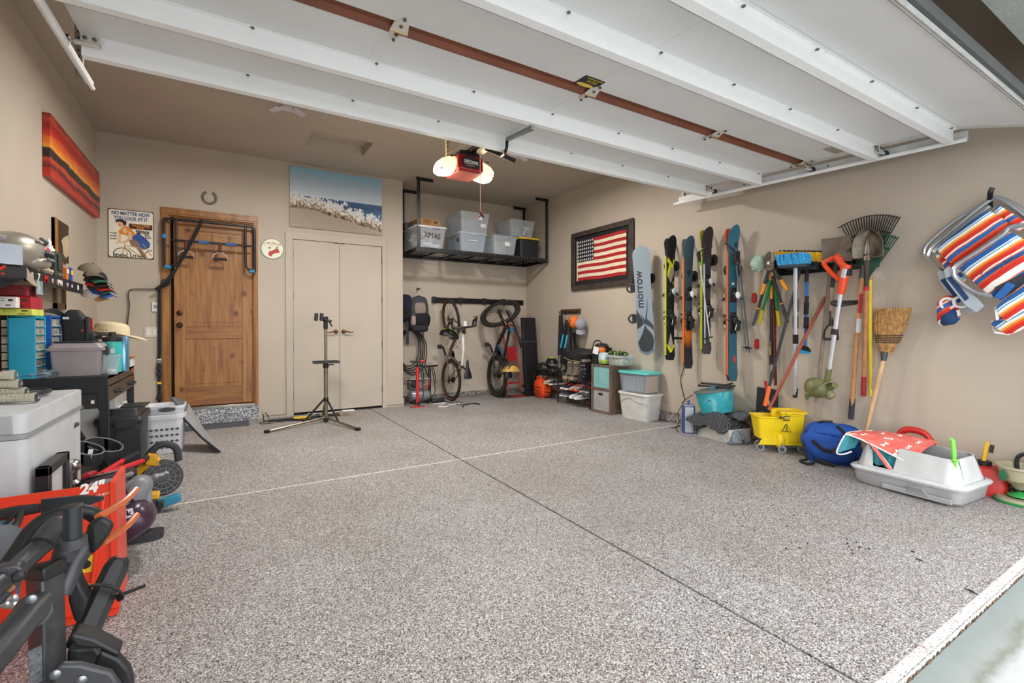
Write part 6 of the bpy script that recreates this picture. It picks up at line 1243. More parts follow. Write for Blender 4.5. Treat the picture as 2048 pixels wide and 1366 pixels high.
for lab,y,z,up,so,ac,x in(
    ('black running shoe with bright pink laces, left of its pair, on the middle shelf',5.16,.210,K('#222226',.8),WHT,PKK,4.03),('black running shoe with bright pink laces, right of its pair, on the middle shelf',5.08,.210,K('#222226',.8),WHT,PKK,4.03),
    ('grey running shoe with an orange sole edge, left of its pair, on the middle shelf',4.98,.210,LG,K('#e5533a',.6),K('#e5533a',.6),4.04),('grey running shoe with an orange sole edge, right of its pair, on the middle shelf',4.88,.210,K('#8c8d8c',.8),K('#e5533a',.6),K('#e5533a',.6),4.04),
    ('black and red shoe nearest the cube shelf, left one, on the middle shelf',4.76,.210,K('#1f1f22',.8),LG,K('#c2243a',.6),4.04),('black and red shoe nearest the cube shelf, right one, on the middle shelf',4.68,.210,K('#1f1f22',.8),LG,K('#c2243a',.6),4.05),
    ('plain grey shoe on the bottom shelf, left one beside the rack leg',5.22,.105,K('#5d6066',.8),K('#c8c8c6'),GY,4.05),('plain grey shoe on the bottom shelf, right one beside the rack leg',5.13,.105,K('#55585d',.8),K('#c8c8c6'),GY,4.06),
    ('white and black striped shoe on the bottom shelf, left of the pair',4.97,.105,K('#c9c9c8',.7),WHT,K('#222326'),4.03),('white and black striped shoe on the bottom shelf, right of the pair',4.86,.105,K('#b9babb',.7),WHT,K('#222326'),4.03),
    ('white grey sneaker in the corner rack beside the orange bag',5.62,.225,K('#b3b6b2',.7),K('#c2a678'),LG,4.08),('black and white sneaker beside the trekking pole tips in the corner rack',5.50,.225,K('#303238',.7),WHT,LG,4.08)):
    shoe(lab,(x,y,z),180+rnd(-8,8),up,so,ac,sg)
# tall boots and ski boots
def boot(lab,y,x=4.06):
    t=thing('winter_boot',lab,'boot',(x,y,.35),180,'tan winter boots');BT_=K('#6f655a',.85,bump=.3)
    MB().loft([[(x_*1,y_*1,z)for x_,y_ in[(-.05*w_,-.045),(-.065*w_,0),(-.05*w_,.045),(.03,.052),(f_*.9,.045),(f_,0),(f_*.9,-.045),(.03,-.052)]]for z,w_,f_ in((.001,1,.15),(.03,1,.155),(.06,1,.14),(.085,.95,.075),(.15,.95,.055),(.225,1.1,.065))]).B('shaft',BT_,t,**W0)
    MB().loft([[(x_,y_,z)for x_,y_ in[(-.055,-.05),(-.07,0),(-.055,.05),(.03,.057),(.14,.05),(.16,0),(.14,-.05),(.03,-.057)]]for z in(0.0,.045)]).B('rubber_sole',K('#8f7d68',.7),t,**W0,bev=.006)
    MB().loft([[(x_,y_,z)for x_,y_ in[(-.056,-.051),(-.071,0),(-.056,.051),(.03,.058),(.12,.052),(.15,0),(.12,-.052),(.03,-.058)]]for z in(.046,.066)]).B('dark_band',K('#2a2c30',.5),t,**W0)
    MB().torus((0,0,.226),.056,.014,(0,0,1),20,6).B('fleece_cuff',K('#b8a88f',.95,bump=.8),t,**W0);return t
boot('tan brown winter boot, left one of the pair on top of the rack',5.10);boot('tan brown winter boot, right one of the pair on top of the rack',4.97)
t=thing('ski_boot','black and silver ski boot with buckles standing between boots and cube shelf','boot',(4.06,4.78,.352),180)
MB().loft([[(x_+o_,y_,z)for x_,y_ in[(-.05,-.045),(-.06,0),(-.05,.045),(.03,.05),(f_*.9,.042),(f_,0),(f_*.9,-.042),(.03,-.05)]]for z,f_,o_ in((0,.15,0),(.05,.15,0),(.09,.11,0),(.13,.075,.0),(.2,.07,.02),(.25,.07,.03))]).B('shell',K('#26272a',.3),t,**W0)
MB().loft([[(x_+o_,y_,z)for x_,y_ in[(-.045,-.04),(-.05,0),(-.045,.04),(.05,.036),(.06,0),(.05,-.036)]]for z,o_ in((.2,.02),(.28,.03))]).B('liner',K('#8f8578',.8),t,**W0)
for z,x0_ in((.05,.10),(.09,.075),(.15,.07),(.20,.085)):MB().bar((x0_,-.045,z),(x0_,.045,z+.01),.018,.012).bar((x0_+.01,-.03,z),(x0_-.04,-.052,z+.012),.012,.01).B('buckle',K('#c9cbce',.25,.8),t,**W0,bev=.002)
MB().prism([(.03,.10),(.08,.06),(.05,.15),(.07,.19),(.02,.2)],-.054,-.05).B('pale_panel',K('#cdbfa6',.5),t,**W0)
t=thing('ski_boot','black ski boot half hidden behind the winter boots','boot',(4.07,5.22,.352),180);MB().ell((.02,0,.06),(.10,.04,.055),p=.7).ell((-.02,0,.13),(.05,.04,.09),p=.7).B('shell',K('#1d1e21',.35),t,**W0);MB().bar((.08,-.04,.06),(.08,.04,.07),.02,.012).B('buckle',CHR,t,**W0)
# helmets heap
helmet('black helmet with a lime rim topping the helmet heap in the corner',(4.09,5.62,.53),.088,K('#1b1c1e',.3),K('#26282b',.4),(0,0,R(70)),None,'helmet')
MB().torus((4.09,5.62,.60),.05,.012,(.2,.1,1),18,6).B('bandana',K('#a9bd3a',.7),label='lime green headband resting on the topmost black helmet',cat='headband')
hg='black protective bags heaped on the corner rack'
for i,(c,r_)in enumerate((((4.06,5.80,.44),(.10,.13,.085)),((4.08,5.58,.42),(.10,.12,.07)),((4.08,5.72,.375),(.09,.16,.03)))):
    lab=('glossy black padded bag heaped leftmost on the corner rack','black padded bag directly below the lime rimmed helmet','flat black pouch lying under the padded bags')[i]
    u=thing('padded_bag',lab,'bag',c,0,hg);MB().ell((0,0,0),r_,amp=.3,seed=i*5,fr=3,n=18,m=12).B('body',K('#17181a',.45,bump=.5,bs=30),u,**W0);MB().tube(SP_([(-r_[0]*.9,-r_[1]*.5,0),(-r_[0],0,r_[2]*.5),(-r_[0]*.9,r_[1]*.6,0)]),.008,6).B('strap',K('#2c2d31',.6),u,**W0)
# orange bag in front
c=fl(1082,794);t=thing('dry_bag','bright orange drawstring bag on the floor beside the folded tables','bag',(4.07,5.83,0));OG=K('#e04a12',.65,var=.12,sc=14)
MB().ell((0,0,.14),(.10,.15,.145),amp=.15,seed=4,fr=3,n=20,m=14,p=.7).B('body',OG,t,**W0);MB().tube([(-.05,.05,.26),(-.05,.06,.31),(-.05,-.02,.31),(-.05,-.02,.26)],.014,6).B('top_loop',OG,t,**W0)
for k in range(3):MB().tube(SP_([(-.105,.10,.2-.06*k),(-.115,.02,.16-.05*k),(-.10,-.1,.17-.05*k)]),.004,5).B('cord',BLK,t,**W0)
# trekking poles
t=thing('trekking_poles','blue and black trekking poles leaning against the helmets and the rack','trekking poles',tuple(fl(1110,800)))
for dx_,a_ in((0,(1132,640)),(8,(1140,642))):
    A,B=hit(a_[0],a_[1],0,4.02),hit(1107+dx_,770,0,3.93);MB().cyl(A,B,.008,.006,8).B('shaft',K('#1c1d20',.4),t);MB().cyl(A.lerp(B,.22),A.lerp(B,.42),.0115,n=8).B('blue_section',K('#2aa3c4',.35),t);MB().tube([A,A.lerp(B,.16)],[.012,.015],8).B('grip',BLK,t);MB().lathe([(.02,0),(.018,.005)],A.lerp(B,.93),B-A,10).B('basket',BLK,t)
# black duffels above the boots
BG=K('#191a1d',.75,bump=.5,bs=25)
t=thing('duffel_bag','slouching black duffel bag lying above the winter boots','bag',(4.10,4.98,.66));MB().ell((0,.02,.0),(.13,.27,.105),(R(-8),0,0),amp=.18,seed=7,fr=2.5,n=24,m=14).B('body',BG,t,**W0);MB().tube(SP_([(-.12,.2,-.02),(-.14,.05,-.05),(-.12,-.15,-.06)]),.006,6).B('zip',K('#8f8a5a',.5),t,**W0)
MB().ell((4.12,5.2,.58),(.09,.16,.05),amp=.2,seed=9).B('black_pouch',BG,label='black cloth pouch wedged under the duffel bag behind the winter boots',cat='bag')
t=thing('tote_bag','black shopping tote with a white tag on top of the cube shelf','bag',(4.05,4.50,.595));MB().tub(.20,.14,.22,.17,0,.20,.03,.004).B('body',BG,t,**W0);MB().ell((0.02,0.02,.2),(.08,.10,.06),amp=.3,seed=2).B('stuffing',BLK,t,**W0);MB().cb((-.115,-.02,.17),(.004,.10,.09),(R(8),R(6),0)).B('white_tag',K('#dcdcdc'),t,**W0);MB().tube(SP_([(-.1,.06,.2),(-.06,.06,.28),(-.06,-.04,.28),(-.1,-.05,.2)]),.008,6).B('handle',BLK,t,**W0)
t=thing('snack_bag','green and black patterned packet lying at the back of the cube shelf top','bag',(4.12,4.30,.68));MB().ell((0,0,.03),(.09,.16,.05),amp=.3,seed=6,n=18,m=10,p=.7).B('body',stripes('green_black_print',[(0,'#1b1e1a'),(.35,'#5b8f2f'),(.5,'#2a3a1c'),(.7,'#8fb54a'),(.85,'#1b1e1a')],1,9,.5,wob=.4),t,**W0)
t=thing('snack_bag','white, green and orange packets standing before the black tote','bag',(3.98,4.36,.60));MB().ell((0,.03,.07),(.05,.06,.075),p=.6,amp=.1,seed=3).B('pale_packet',K('#b9cbd0',.4,var=.2,sc=20),t,**W0);MB().ell((0.0,.06,.17),(.04,.04,.035),p=.6).B('orange_packet',K('#e0702a',.4),t,**W0);MB().ell((-.01,.0,.03),(.05,.05,.03),p=.6).B('green_packet',K('#8fa838',.4),t,**W0)
t=bin_('clear_box','low clear plastic box of cables and papers on the cube shelf','storage box',(4.06,4.17,.596),.20,.26,.10,clear('#dfe3e2',.22),clear('#e6e9e8',.35),-90*0,.02,.92);MB().ell((4.05,4.17,.64),(.08,.1,.03),amp=.4,seed=5).B('contents',K('#cfc9a4',.8,var=.3,sc=30),t)
# cube shelf
cy0,cy1,cx0=4.215,4.56,3.93;CW=wood('greyed_walnut_laminate','#6a5748','#7d6959','#4d3e33',(8,8,1.2),False,.55)
t=thing('cube_shelf','brown two cube shelf unit with a teal and a grey fabric bin','cube shelf',(4.09,4.39,0));cxb=4.20;hz_=.592
for a in((cy0,cy0+.022),(cy1-.022,cy1)):MB().box(cx0,cxb,a[0],a[1],.001,hz_).B('side_panel',CW,t,bev=.002)
for z in(.002,.285,hz_-.022):MB().box(cx0,cxb,cy0+.022,cy1-.022,z,z+.022).B('shelf_board',CW,t,bev=.002)
MB().box(cxb-.006,cxb-.001,cy0+.022,cy1-.022,.024,hz_-.022).B('back_panel',CW,t)
for lab,z,c_,hh in(('folded teal fabric bin in the upper cube',.308,'#7fb3b3',.255),('grey fabric bin with a black grip hole in the lower cube',.025,'#a09c9e',.25)):
    u=thing('fabric_bin',lab,'storage bin',(4.06,4.39,z));FM=K(c_,.9,bump=.4,bs=120)
    MB().sheet(lambda a,b:(cx0+.012+.008*(abs(a-.4)if z>.2 else .4),cy1-.03-(cy1-cy0-.06)*a,z+.003+hh*b),10,2,.006).B('front_panel',FM,u)
    MB().box(cx0+.02,cxb-.02,cy0+.03,cy0+.036,z+.003,z+hh).box(cx0+.02,cxb-.02,cy1-.036,cy1-.03,z+.003,z+hh).box(cx0+.02,cxb-.02,cy0+.03,cy1-.03,z+.003,z+.008).B('side_walls',FM,u)
    if z<.2:MB().box(cx0+.004,cx0+.010,4.36,4.43,z+hh-.055,z+hh-.030).B('grip_hole',BLK,u,bev=.002)
    else:MB(FR((cx0+.01,4.43,z),0)).box(-.003,.003,-.002,.002,.01,hh-.01).B('fold_seam',K('#6a9c9e',.9),u)
# white tote and clear file tote
t=bin_('storage_tote','large white grey tote with handwriting, standing on the floor beside the cube shelf','storage tote',(4.095,3.895,0),.27,.46,.285,K('#c9c8c4',.4),K('#d3d2ce',.4),0,.05,.86,lip=.01,handles=False)
MB().tube([(3.955+.016*(1-z/.285),3.895+y,z)for y,z in[(.19,.20),(.12,.22),(.07,.245),(.0,.245),(-.05,.215),(-.1,.205),(-.19,.205)]],.004,5).B('embossed_arch',K('#b9b8b4',.5),t)
MB().tube([(3.96,3.68,.2),(3.962,3.675,.17),(3.96,3.66,.2)],.002,4).B('handwriting',BLK,t)
for z in(.2,.18,.16):text('7',.03,facing((4.06,3.672+(.285-z)*.1,z),0,-90),BLK,t,'handwriting',ext=.0006)
t=bin_('storage_tote','clear tote of hanging files with a bright teal lid, stacked on the white tote','storage tote',(4.09,3.90,.312),.26,.44,.215,clear('#cfd9de',.18),K('#5fc4c0',.4),0,.04,.90,lip=.008,handles=False)
FG='file folders inside the clear tote'
for k in range(11):
    y=4.06-k*.027;c_=('#cfcbd2','#bdb6c6','#d4cfcf','#c9b49b','#b0b8b2','#c0877a')[(k*7)%6]if k>5 else('#d0ccd6','#c2bccc')[k%2]
    MB().cb((4.09,y,.405),(.19,.006,.16),(R(rnd(-9,4)),0,0)).B('file_folder',K(c_,.8),label='pastel paper file folder hanging inside the clear tote',cat='folder',group=FG)
MB().cb((4.09,3.718,.41),(.19,.005,.18),(0,0,0)).B('file_folder',K('#dba97c',.8),label='tan folder facing the near end wall of the clear tote',cat='folder',group=None)
# ---------------------------------------------------------------- blue heater box, teal bucket, blankets
t=thing('power_station','slim upright silver and blue box with trailing wires by the right wall','appliance',(3.965,3.13,0),-42)
Mh=FR((3.965,3.13,0),-42)
MB(Mh).loft([[(x,y,z)for x,y in rrect(.115*s_,.12*s_,.02)]for z,s_ in((.001,1),(.25,1),(.275,.95))]).B('body',K('#2d4f8c',.4),t)
MB(Mh).box(-.042,.042,-.066,-.06,.008,.262).B('silver_front',K('#a9adb3',.35,.6,.12,sc=12),t,bev=.004);MB(Mh).box(-.05,.05,-.06,.05,.268,.281).B('silver_top',K('#a3a7ad',.35,.6),t,bev=.004);MB(Mh).tube([(.0,-.01,.28),(0,-.01,.315),(.01,-.01,.32)],.010,8).B('blue_latch',K('#2454b0',.4),t)
t=thing('extension_lead','black wires trailing around the silver and blue box','cord',tuple(fl(1355,860)))
for pts in([(1370,798,.0),(1363,812,.0),(1356,826,.0),(1358,845,.0),(1352,856,.0),(1357,864,.0)],[(1386,790,.05),(1375,796,.10),(1364,806,.12)]):MB().tube(SP_([hit(x,y,0,4.03-o)if y<850 else fl(x,y,.006)for x,y,o in pts]),.004,5).B('wire',K('#2b2320',.6),t)
MB().tube([fl(1342,856,.005),fl(1357,853,.005),fl(1360,850,.005)],.004,5).B('wire',K('#3a2320',.6),t)
t=thing('file_box','low white plastic box lying under the moving blankets','storage box',(4.01,2.80,0),-8);MB(FR((4.03,2.80,0),-6)).loft([[(x,y,z)for x,y in rrect(.28,.42,.02)]for z in(.001,.11)]).B('body',K('#c2bfb9',.5),t);MB(FR((4.03,2.80,0),-6)).loft([[(x,y,z)for x,y in rrect(.29,.43,.02)]for z in(.11,.125)]).B('lid',K('#c9c6c0',.5),t)
def quilt(c,name='charcoal_quilting'):
    m,nt,b=newmat(name);L=nt.links.new;v=coords(nt,(1,1,1));wv=node(nt,'ShaderNodeTexWave',i_Scale=22.0,i_Distortion=6.0,i_Detail=0.0,wave_type='BANDS');wv.bands_direction='Y';L(v,wv.inputs['Vector'])
    L(ramp(nt,wv.outputs[0],[(0,c),(.8,c),(.92,'#6d6f73')]),b.inputs['Base Color']);bp=node(nt,'ShaderNodeBump',i_Strength=.8,i_Distance=.006,invert=True);L(wv.outputs[0],bp.inputs['Height']);L(bp.outputs[0],b.inputs['Normal']);b.inputs['Roughness'].default_value=.9;return m
QB,GB=quilt('#2d2f33'),K('#4f545b',.9,bump=.6,bs=40)
def drape(nm,lab,cx,cy,w_,d_,z0,amp,mt,seed,th=.014,rz=0,edge=.05,cat='blanket',tilt=0,tw=0):
    t=thing(nm,lab,cat,(cx,cy,z0));M_=FR((cx,cy,z0),rz)
    MB(M_).sheet(lambda u,v:((u-.5)*w_,(v-.5)*d_,amp*noise.noise(V((u*3.2+seed,v*3.2,seed*.7)))+amp*.5*noise.noise(V((u*8+seed,v*8,1)))+tilt*(u-.5)+tw*(v-.5)-edge*(max(abs(u-.5),abs(v-.5))*2)**4),26,26,th).B('cloth',mt,t,smooth=80);return t
drape('moving_blanket','charcoal quilted moving blanket draped over the white box',4.0,2.83,.34,.44,.224,.05,QB,1,.02,-8,.10)
drape('moving_blanket','grey blanket folded behind the quilted one, against the wall',4.10,2.66,.22,.34,.235,.05,K('#4d5157',.9,bump=.6,bs=40),5,.03,-10,.03,tw=-.10)
drape('moving_blanket','light blue grey speckled cloth hanging down between blanket and yellow bucket',3.955,2.64,.16,.18,.10,.05,K('#7c858e',.9,var=.2,sc=60,bump=.6),9,.012,-8,.08,'cloth')
for k in range(3):MB().tube(SP_([(3.90-.008*k,2.99,.02+.035*k),(3.875-.004*k,2.93,.09+.03*k),(3.90,2.86,.12+.02*k)]),.012,6,sq=(1,.8)).B('blanket_fold',QB,label='rolled edge fold of the charcoal quilted blanket near the blue box',cat='blanket',group='rolled folds of the quilted blanket')
# teal bucket with grey lid, black rods on it
bc=V((4.05,2.86,.238));t=thing('collapsible_bucket','tilted round teal marbled fabric tub with a grey lid on the blankets','bucket',bc,rot=(R(-5),R(-9),R(-35)))
def teal():
    m,nt,b=newmat('teal_marbled_vinyl');L=nt.links.new;nz=node(nt,'ShaderNodeTexNoise',i_Scale=5.0,i_Detail=8.0,i_Roughness=.75,i_Distortion=1.2);L(coords(nt),nz.inputs['Vector']);L(ramp(nt,nz.outputs[0],[(.3,'#1f93a3'),(.5,'#2fa9b6'),(.62,'#8fcdd0'),(.75,'#2a9cab')]),b.inputs['Base Color']);b.inputs['Roughness'].default_value=.5;return m
MB().lathe([(.001,0),(.145,0),(.15,.01),(.17,.20),(.165,.20),(.14,.015),(.001,.012)],n=36).B('tub',teal(),t,**W0);MB().lathe([(.0,.215),(.15,.225),(.182,.215),(.185,.20),(.172,.196),(.16,.205),(0,.20)],n=36).B('lid',K('#5b6663',.7),t,**W0)
MB().torus((-.10,-.125,.14),.014,.004,(-.6,-.8,.1),16,6).B('eyelet',CHR,t,**W0);MB().lathe([(.011,0),(.011,.002)],(-.10,-.125,.14),(-.6,-.8,.1),12).B('eyelet_hole',BLK,t,**W0);MB().cb((.0,-.03,.235),(.07,.06,.03),(0,0,.5)).B('valve',K('#4f7f88',.5),t,**W0)
t=thing('folded_stand','folded black metal rods lying on the lid of the teal tub','stand',bc+V((0,0,.25)))
a,b,c,d=hit(1399,771,0,4.0),hit(1461,776,0,4.0),hit(1402,766,0,4.05),hit(1470,772,0,4.05)
MB().cyl(a,b,.010,n=8).cyl(a,a+(a-b).normalized()*.01,.013,n=8).B('rod',BLK,t);MB().cyl(c,d,.010,n=8).B('rod',BLK,t);MB().bar(a.lerp(b,.6),hit(1448,770,0,4.04),.02,.014).B('hinge_block',BLK,t,bev=.003);MB().cyl(hit(1440,773,0,4.02),hit(1466,766,0,4.1),.008,n=8).B('rod',BLK,t)
# black dustpan-like board behind the bucket with red grip
t=thing('dust_pan','black rectangular board with a red grip rod standing against the wall behind the bucket','dust pan',(XR-.05,2.42,.12));q0=[wr(x,y,.05)for x,y in((1514,774),(1554,780),(1554,830),(1511,826))]
MB().loft([q0,[p+V((.02,0,0))for p in q0]]).B('pan',K('#1c2026',.7),t,bev=.002);MB().tube([wr(1531,762,.12),wr(1534,785,.12)],[.014,.012],10).B('red_grip',K('#b01f28',.4),t);MB().cyl(wr(1534,785,.12),wr(1540,818,.14),.008,n=8).B('silver_rod',K('#b8bcc8',.3,.6),t)
# ---------------------------------------------------------------- yellow mop bucket
Y1=K('#f0cf12',.38,var=.03);bc=V((4.03,2.30,0));t=thing('mop_bucket','yellow wheeled mop bucket with a caution mark, standing by the right wall','mop bucket',bc,-38);Mm=FR(bc,-38);z0=.075
# local x right along the long side, y depth
def ringr(x0,x1,d_,z,r=.02):return[((x0+x1)/2+x,y,z)for x,y in rrect(x1-x0,d_,r)]
MB(Mm).loft([ringr(-.14,.04,.15,z0+.03),ringr(-.165,.05,.19,z0+.21),ringr(-.175,.055,.21,z0+.215),ringr(-.175,.055,.21,z0+.225),ringr(-.16,.045,.18,z0+.225),ringr(-.13,.035,.135,z0+.05)]).B('left_bin',Y1,t,bev=.002)
MB(Mm).loft([ringr(.02,.19,.18,z0,.03),ringr(.02,.205,.21,z0+.25,.02),ringr(.005,.225,.235,z0+.255,.02),ringr(.005,.225,.235,z0+.268,.02),ringr(.03,.20,.20,z0+.268,.02),ringr(.035,.18,.16,z0+.03,.02)]).B('main_bin',Y1,t,bev=.002)
MB(Mm).prism([(-.16,.0),(-.02,.0),(.0,.0),(.22,.0),(.215,.03),(.17,.03),(.16,.015),(.08,.015),(.07,.03),(.02,.06),(-.10,.06),(-.14,.04)],-.095,-.08,Matrix.Translation((0,0,z0-.015))).B('skirt',Y1,t,bev=.003)
for x in(.015,.205):MB(Mm).ell((x,-.075,z0+.02),(.035,.04,.065),p=.8).B('wheel_arch',Y1,t)
MB(Mm).loft([[(x,y,z0+.22+(.06 if k==3 or k==2 else .0)*1)for x,y in rrect(.05,.04,.01)]for k in(0,1,2,3)][:2]+[[(x,y,z0+.275)for x,y in rrect(.05,.04,.01)]]).B('pivot_tab',Y1,t)
MB(Mm).lathe([(.012,0),(.012,.006),(.006,.009)],(0,-.125,z0+.225),(0,-1,0),14).B('pivot_bolt',BLK,t)
MB(Mm).tube(SP_([(.04,-.123,z0+.262),(.1,-.13,z0+.245),(.2,-.124,z0+.26)]),.005,6).B('front_lip',Y1,t);MB(Mm).box(.085,.165,-.112,-.100,z0+.02,z0+.115).B('front_recess',K('#e2c010',.4),t,bev=.003)
TXM=lambda x,z:Mm@Matrix.Translation((x,-.1175,z))@Matrix.Rotation(R(90),4,'X')
MB(Mm).box(.028,.075,-.116,-.112,z0+.195,z0+.235).B('maker_badge',BLK,t);MB(Mm).box(.032,.071,-.118,-.116,z0+.208,z0+.228).B('badge_outline',K('#d9bc1a'),t);text('Rubbermaid',.009,TXM(.0515,z0+.218)@Matrix.Translation((0,0,.001)),BLK,t,ext=.0004);text('COMMERCIAL',.007,TXM(.0515,z0+.201),K('#d9bc1a'),t,ext=.0004)
def tri_(s_):return[(.0515-s_,z0+.105),(.0515+s_,z0+.105),(.0515,z0+.105+s_*1.85)]
MB(Mm).prism(tri_(.036),-.1135,-.110).B('caution_triangle',BLK,t);MB(Mm).prism([(x*.80+.0515*.2,z*.80+(z0+.127)*.2)for x,z in tri_(.036)],-.1145,-.1135).B('caution_field',Y1,t)
f_=MB(Mm);f_.tube([(.042,-.116,z0+.117),(.05,-.116,z0+.128),(.055,-.116,z0+.138),(.05,-.116,z0+.148)],.003,5).tube([(.05,-.116,z0+.128),(.062,-.116,z0+.12)],.003,5).ell((.048,-.116,z0+.154),(.004,.002,.004),n=8,m=5).box(.036,.067,-.1165,-.1145,z0+.111,z0+.113);f_.B('falling_figure_mark',BLK,t)
for x,y in((-.13,-.05),(-.1,.07),(.02,-.11),(.19,-.07),(.18,.08)):
    cs_=thing('caster',None,None,(0,0,0));cs_.parent=t;P_=Mm@V((x,y,.032));a_=(Mm.to_3x3()@V((.5,1,0))).normalized()
    MB().lathe([(.008,-.012),(.031,-.012),(.033,-.006),(.033,.006),(.031,.012),(.008,.012)],P_,a_,20).B('wheel',K('#8f949c',.6),cs_);MB().lathe([(.018,-.0135),(.018,.0135)],P_,a_,14).B('hub',K('#3a3c40',.5),cs_);MB().bar(P_-a_*.016,P_-a_*.016+V((0,0,.05)),.004,.02,up=a_).bar(P_+a_*.016,P_+a_*.016+V((0,0,.05)),.004,.02,up=a_).B('fork',STEEL,cs_)
# ---------------------------------------------------------------- blue backpack cooler
BB_=K('#12489c',.75,bump=.4,bs=50);bp=V((4.05,1.86,0));t=thing('backpack','large royal blue backpack slumped on the floor between mop bucket and litter box','backpack',bp,-58)
MB().ell((0,0,.135),(.20,.13,.17),amp=.16,seed=12,fr=2,n=26,m=18,p=.72).B('body',BB_,t,**W0);MB().ell((.0,-.07,.10),(.15,.09,.09),amp=.1,seed=3,fr=3,n=20,m=14,p=.75).B('front_pocket',K('#0f3f8c',.75,bump=.4,bs=50),t,**W0);MB().ell((.01,-.03,.24),(.15,.10,.07),amp=.2,seed=8,fr=2,n=20,m=12).B('top_flap',BB_,t,**W0)
for pts in([(-.17,-.05,.24),(-.19,-.10,.12),(-.17,-.12,.03)],[(.02,-.11,.30),(.10,-.13,.22),(.16,-.10,.17)],[(-.14,-.13,.18),(-.06,-.175,.12),(.02,-.17,.13)],[(-.12,-.12,.03),(-.04,-.165,.02),(.0,-.17,.0+.012)]):MB().tube(SP_(pts),.010,6,sq=(1.4,.5)).B('strap',K('#16181d',.8),t,**W0)
MB().tube(SP_([(-.10,-.02,.29),(-.06,-.05,.32),(.0,-.03,.32)]),.009,6).B('carry_handle',BLK,t,**W0);MB().cb((.0,-.18,.13),(.05,.015,.03),(0,-.4,0)).B('buckle',BLK,t,**W0,bev=.003);MB().tube(SP_([(-.17,-.1,.02),(-.22,-.14,.012),(-.17,-.2,.012),(-.13,-.15,.012)]),.010,6).B('shoulder_strap',K('#16181d',.8),t,**W0)
# ---------------------------------------------------------------- litter box
la,lb,lc=fl(1700,962),fl(1922,1021),fl(1966,990)
ux=(lb-la);L_=ux.length;ang=math.degrees(atan2(ux.y,ux.x));dp=.42
t=thing('litter_box','long white and grey litter box standing on the floor before the blue backpack','litter box',la,ang);Ml=FR(la,ang);Wl=L_;G1,G2_=K('#a3a4a6',.45),K('#c2c3c4',.45)
def lr(i,z,r=.06):return[(Wl/2+x,dp/2+y,z)for x,y in rrect(Wl-2*i,dp-2*i,r)]
MB(Ml).loft([lr(.03,.001),lr(.012,.02),lr(.0,.10),lr(.015,.10),lr(.025,.03)]).B('base_tray',G1,t,bev=.001)
MB(Ml).loft([lr(-.012,.098,.07),lr(-.018,.112,.07),lr(-.010,.122,.07),lr(.012,.125,.06),lr(.014,.098,.06)]).B('rim_band',G2_,t,smooth=50)
def wallring(i,z):return lr(i,z,.06)
# hood walls with the low entrance cut in the front left
hd=MB(Ml);n_=len(wallring(0,0));lo,hi=wallring(.016,.122),None
xa,xb=Wl*.19,Wl*.42
def topz(x,y):
    if y<dp*.25:
        if xa<x<xb:return .135
        if x<=xa:return .27+.0*x
    return .285-.02*(x/Wl)
def pt(i,s,z):
    p_=wallring(i,z)[s];return p_
dense=[]
base=wallring(.016,0)
for k in range(n_):
    a_,b_=V(base[k]),V(base[(k+1)%n_]);m_=max(1,int((b_-a_).length/.02))
    for j in range(m_):dense.append(a_.lerp(b_,j/m_))
ins=[]
for p_ in dense:c_=V((Wl/2,dp/2,0));d_=(c_-p_);ins.append(d_.normalized())
R0,R1,R2,R3=[],[],[],[]
for p_,d_ in zip(dense,ins):
    h_=topz(p_.x,p_.y);k_=(h_-.12)/.17;s_=.040*k_
    dx_=(s_ if p_.x<Wl*.1 else-s_ if p_.x>Wl*.9 else 0);dy_=s_ if p_.y<dp*.2 else-s_ if p_.y>dp*.8 else 0
    q_=V((p_.x+dx_,p_.y+dy_,h_));R0.append((p_.x,p_.y,.12));R1.append(tuple(q_));R2.append(tuple(q_+V((.008 if p_.x<Wl/2 else-.008,.008 if p_.y<dp/2 else-.008,0))));R3.append((p_.x+(.008 if p_.x<Wl/2 else-.008),p_.y+(.008 if p_.y<dp/2 else-.008),.12))
hd.loft([R0,R1,R2,R3],closed=True).B('hood',G2_,t,smooth=50)
MB(Ml).box(.03,Wl-.03,.03,dp-.03,.03,.045).B('inner_tray',K('#7c9a4a',.6),t)
MB(Ml).box(Wl*.33,Wl*.93,-.008,.006,.015,.045).B('drawer_front',K('#9b9c9e',.45),t,bev=.003);MB(Ml).prism([(Wl*.55,.03),(Wl*.58,.075),(Wl*.70,.075),(Wl*.75,.03)],-.012,.008).B('drawer_grip',K('#8d8e90',.5),t,bev=.003);MB(Ml).prism([(Wl*.57,.045),(Wl*.59,.068),(Wl*.69,.068),(Wl*.72,.045)],-.014,-.012).B('grip_painted_shade',K('#7b7c7e',.6),t)  # last plate, darker, paints the shade inside the drawer grip
t=thing('litter_scoop','bright green plastic scoop handle hooked over the litter box wall','litter scoop',Ml@V((Wl*.90,.1,.2)));MB(Ml).tube(SP_([(Wl*.865,.07,.385),(Wl*.885,.07,.38),(Wl*.895,.07,.33),(Wl*.90,.07,.28),(Wl*.905,.08,.2)]),[.010]*6+[.012]*12+[.010]*7,8).B('handle',K('#77d64a',.4),t);MB(Ml).tube([(Wl*.90,.05,.27),(Wl*.93,.06,.268),(Wl*.94,.07,.262)],.006,6).B('hook',K('#77d64a',.4),t)
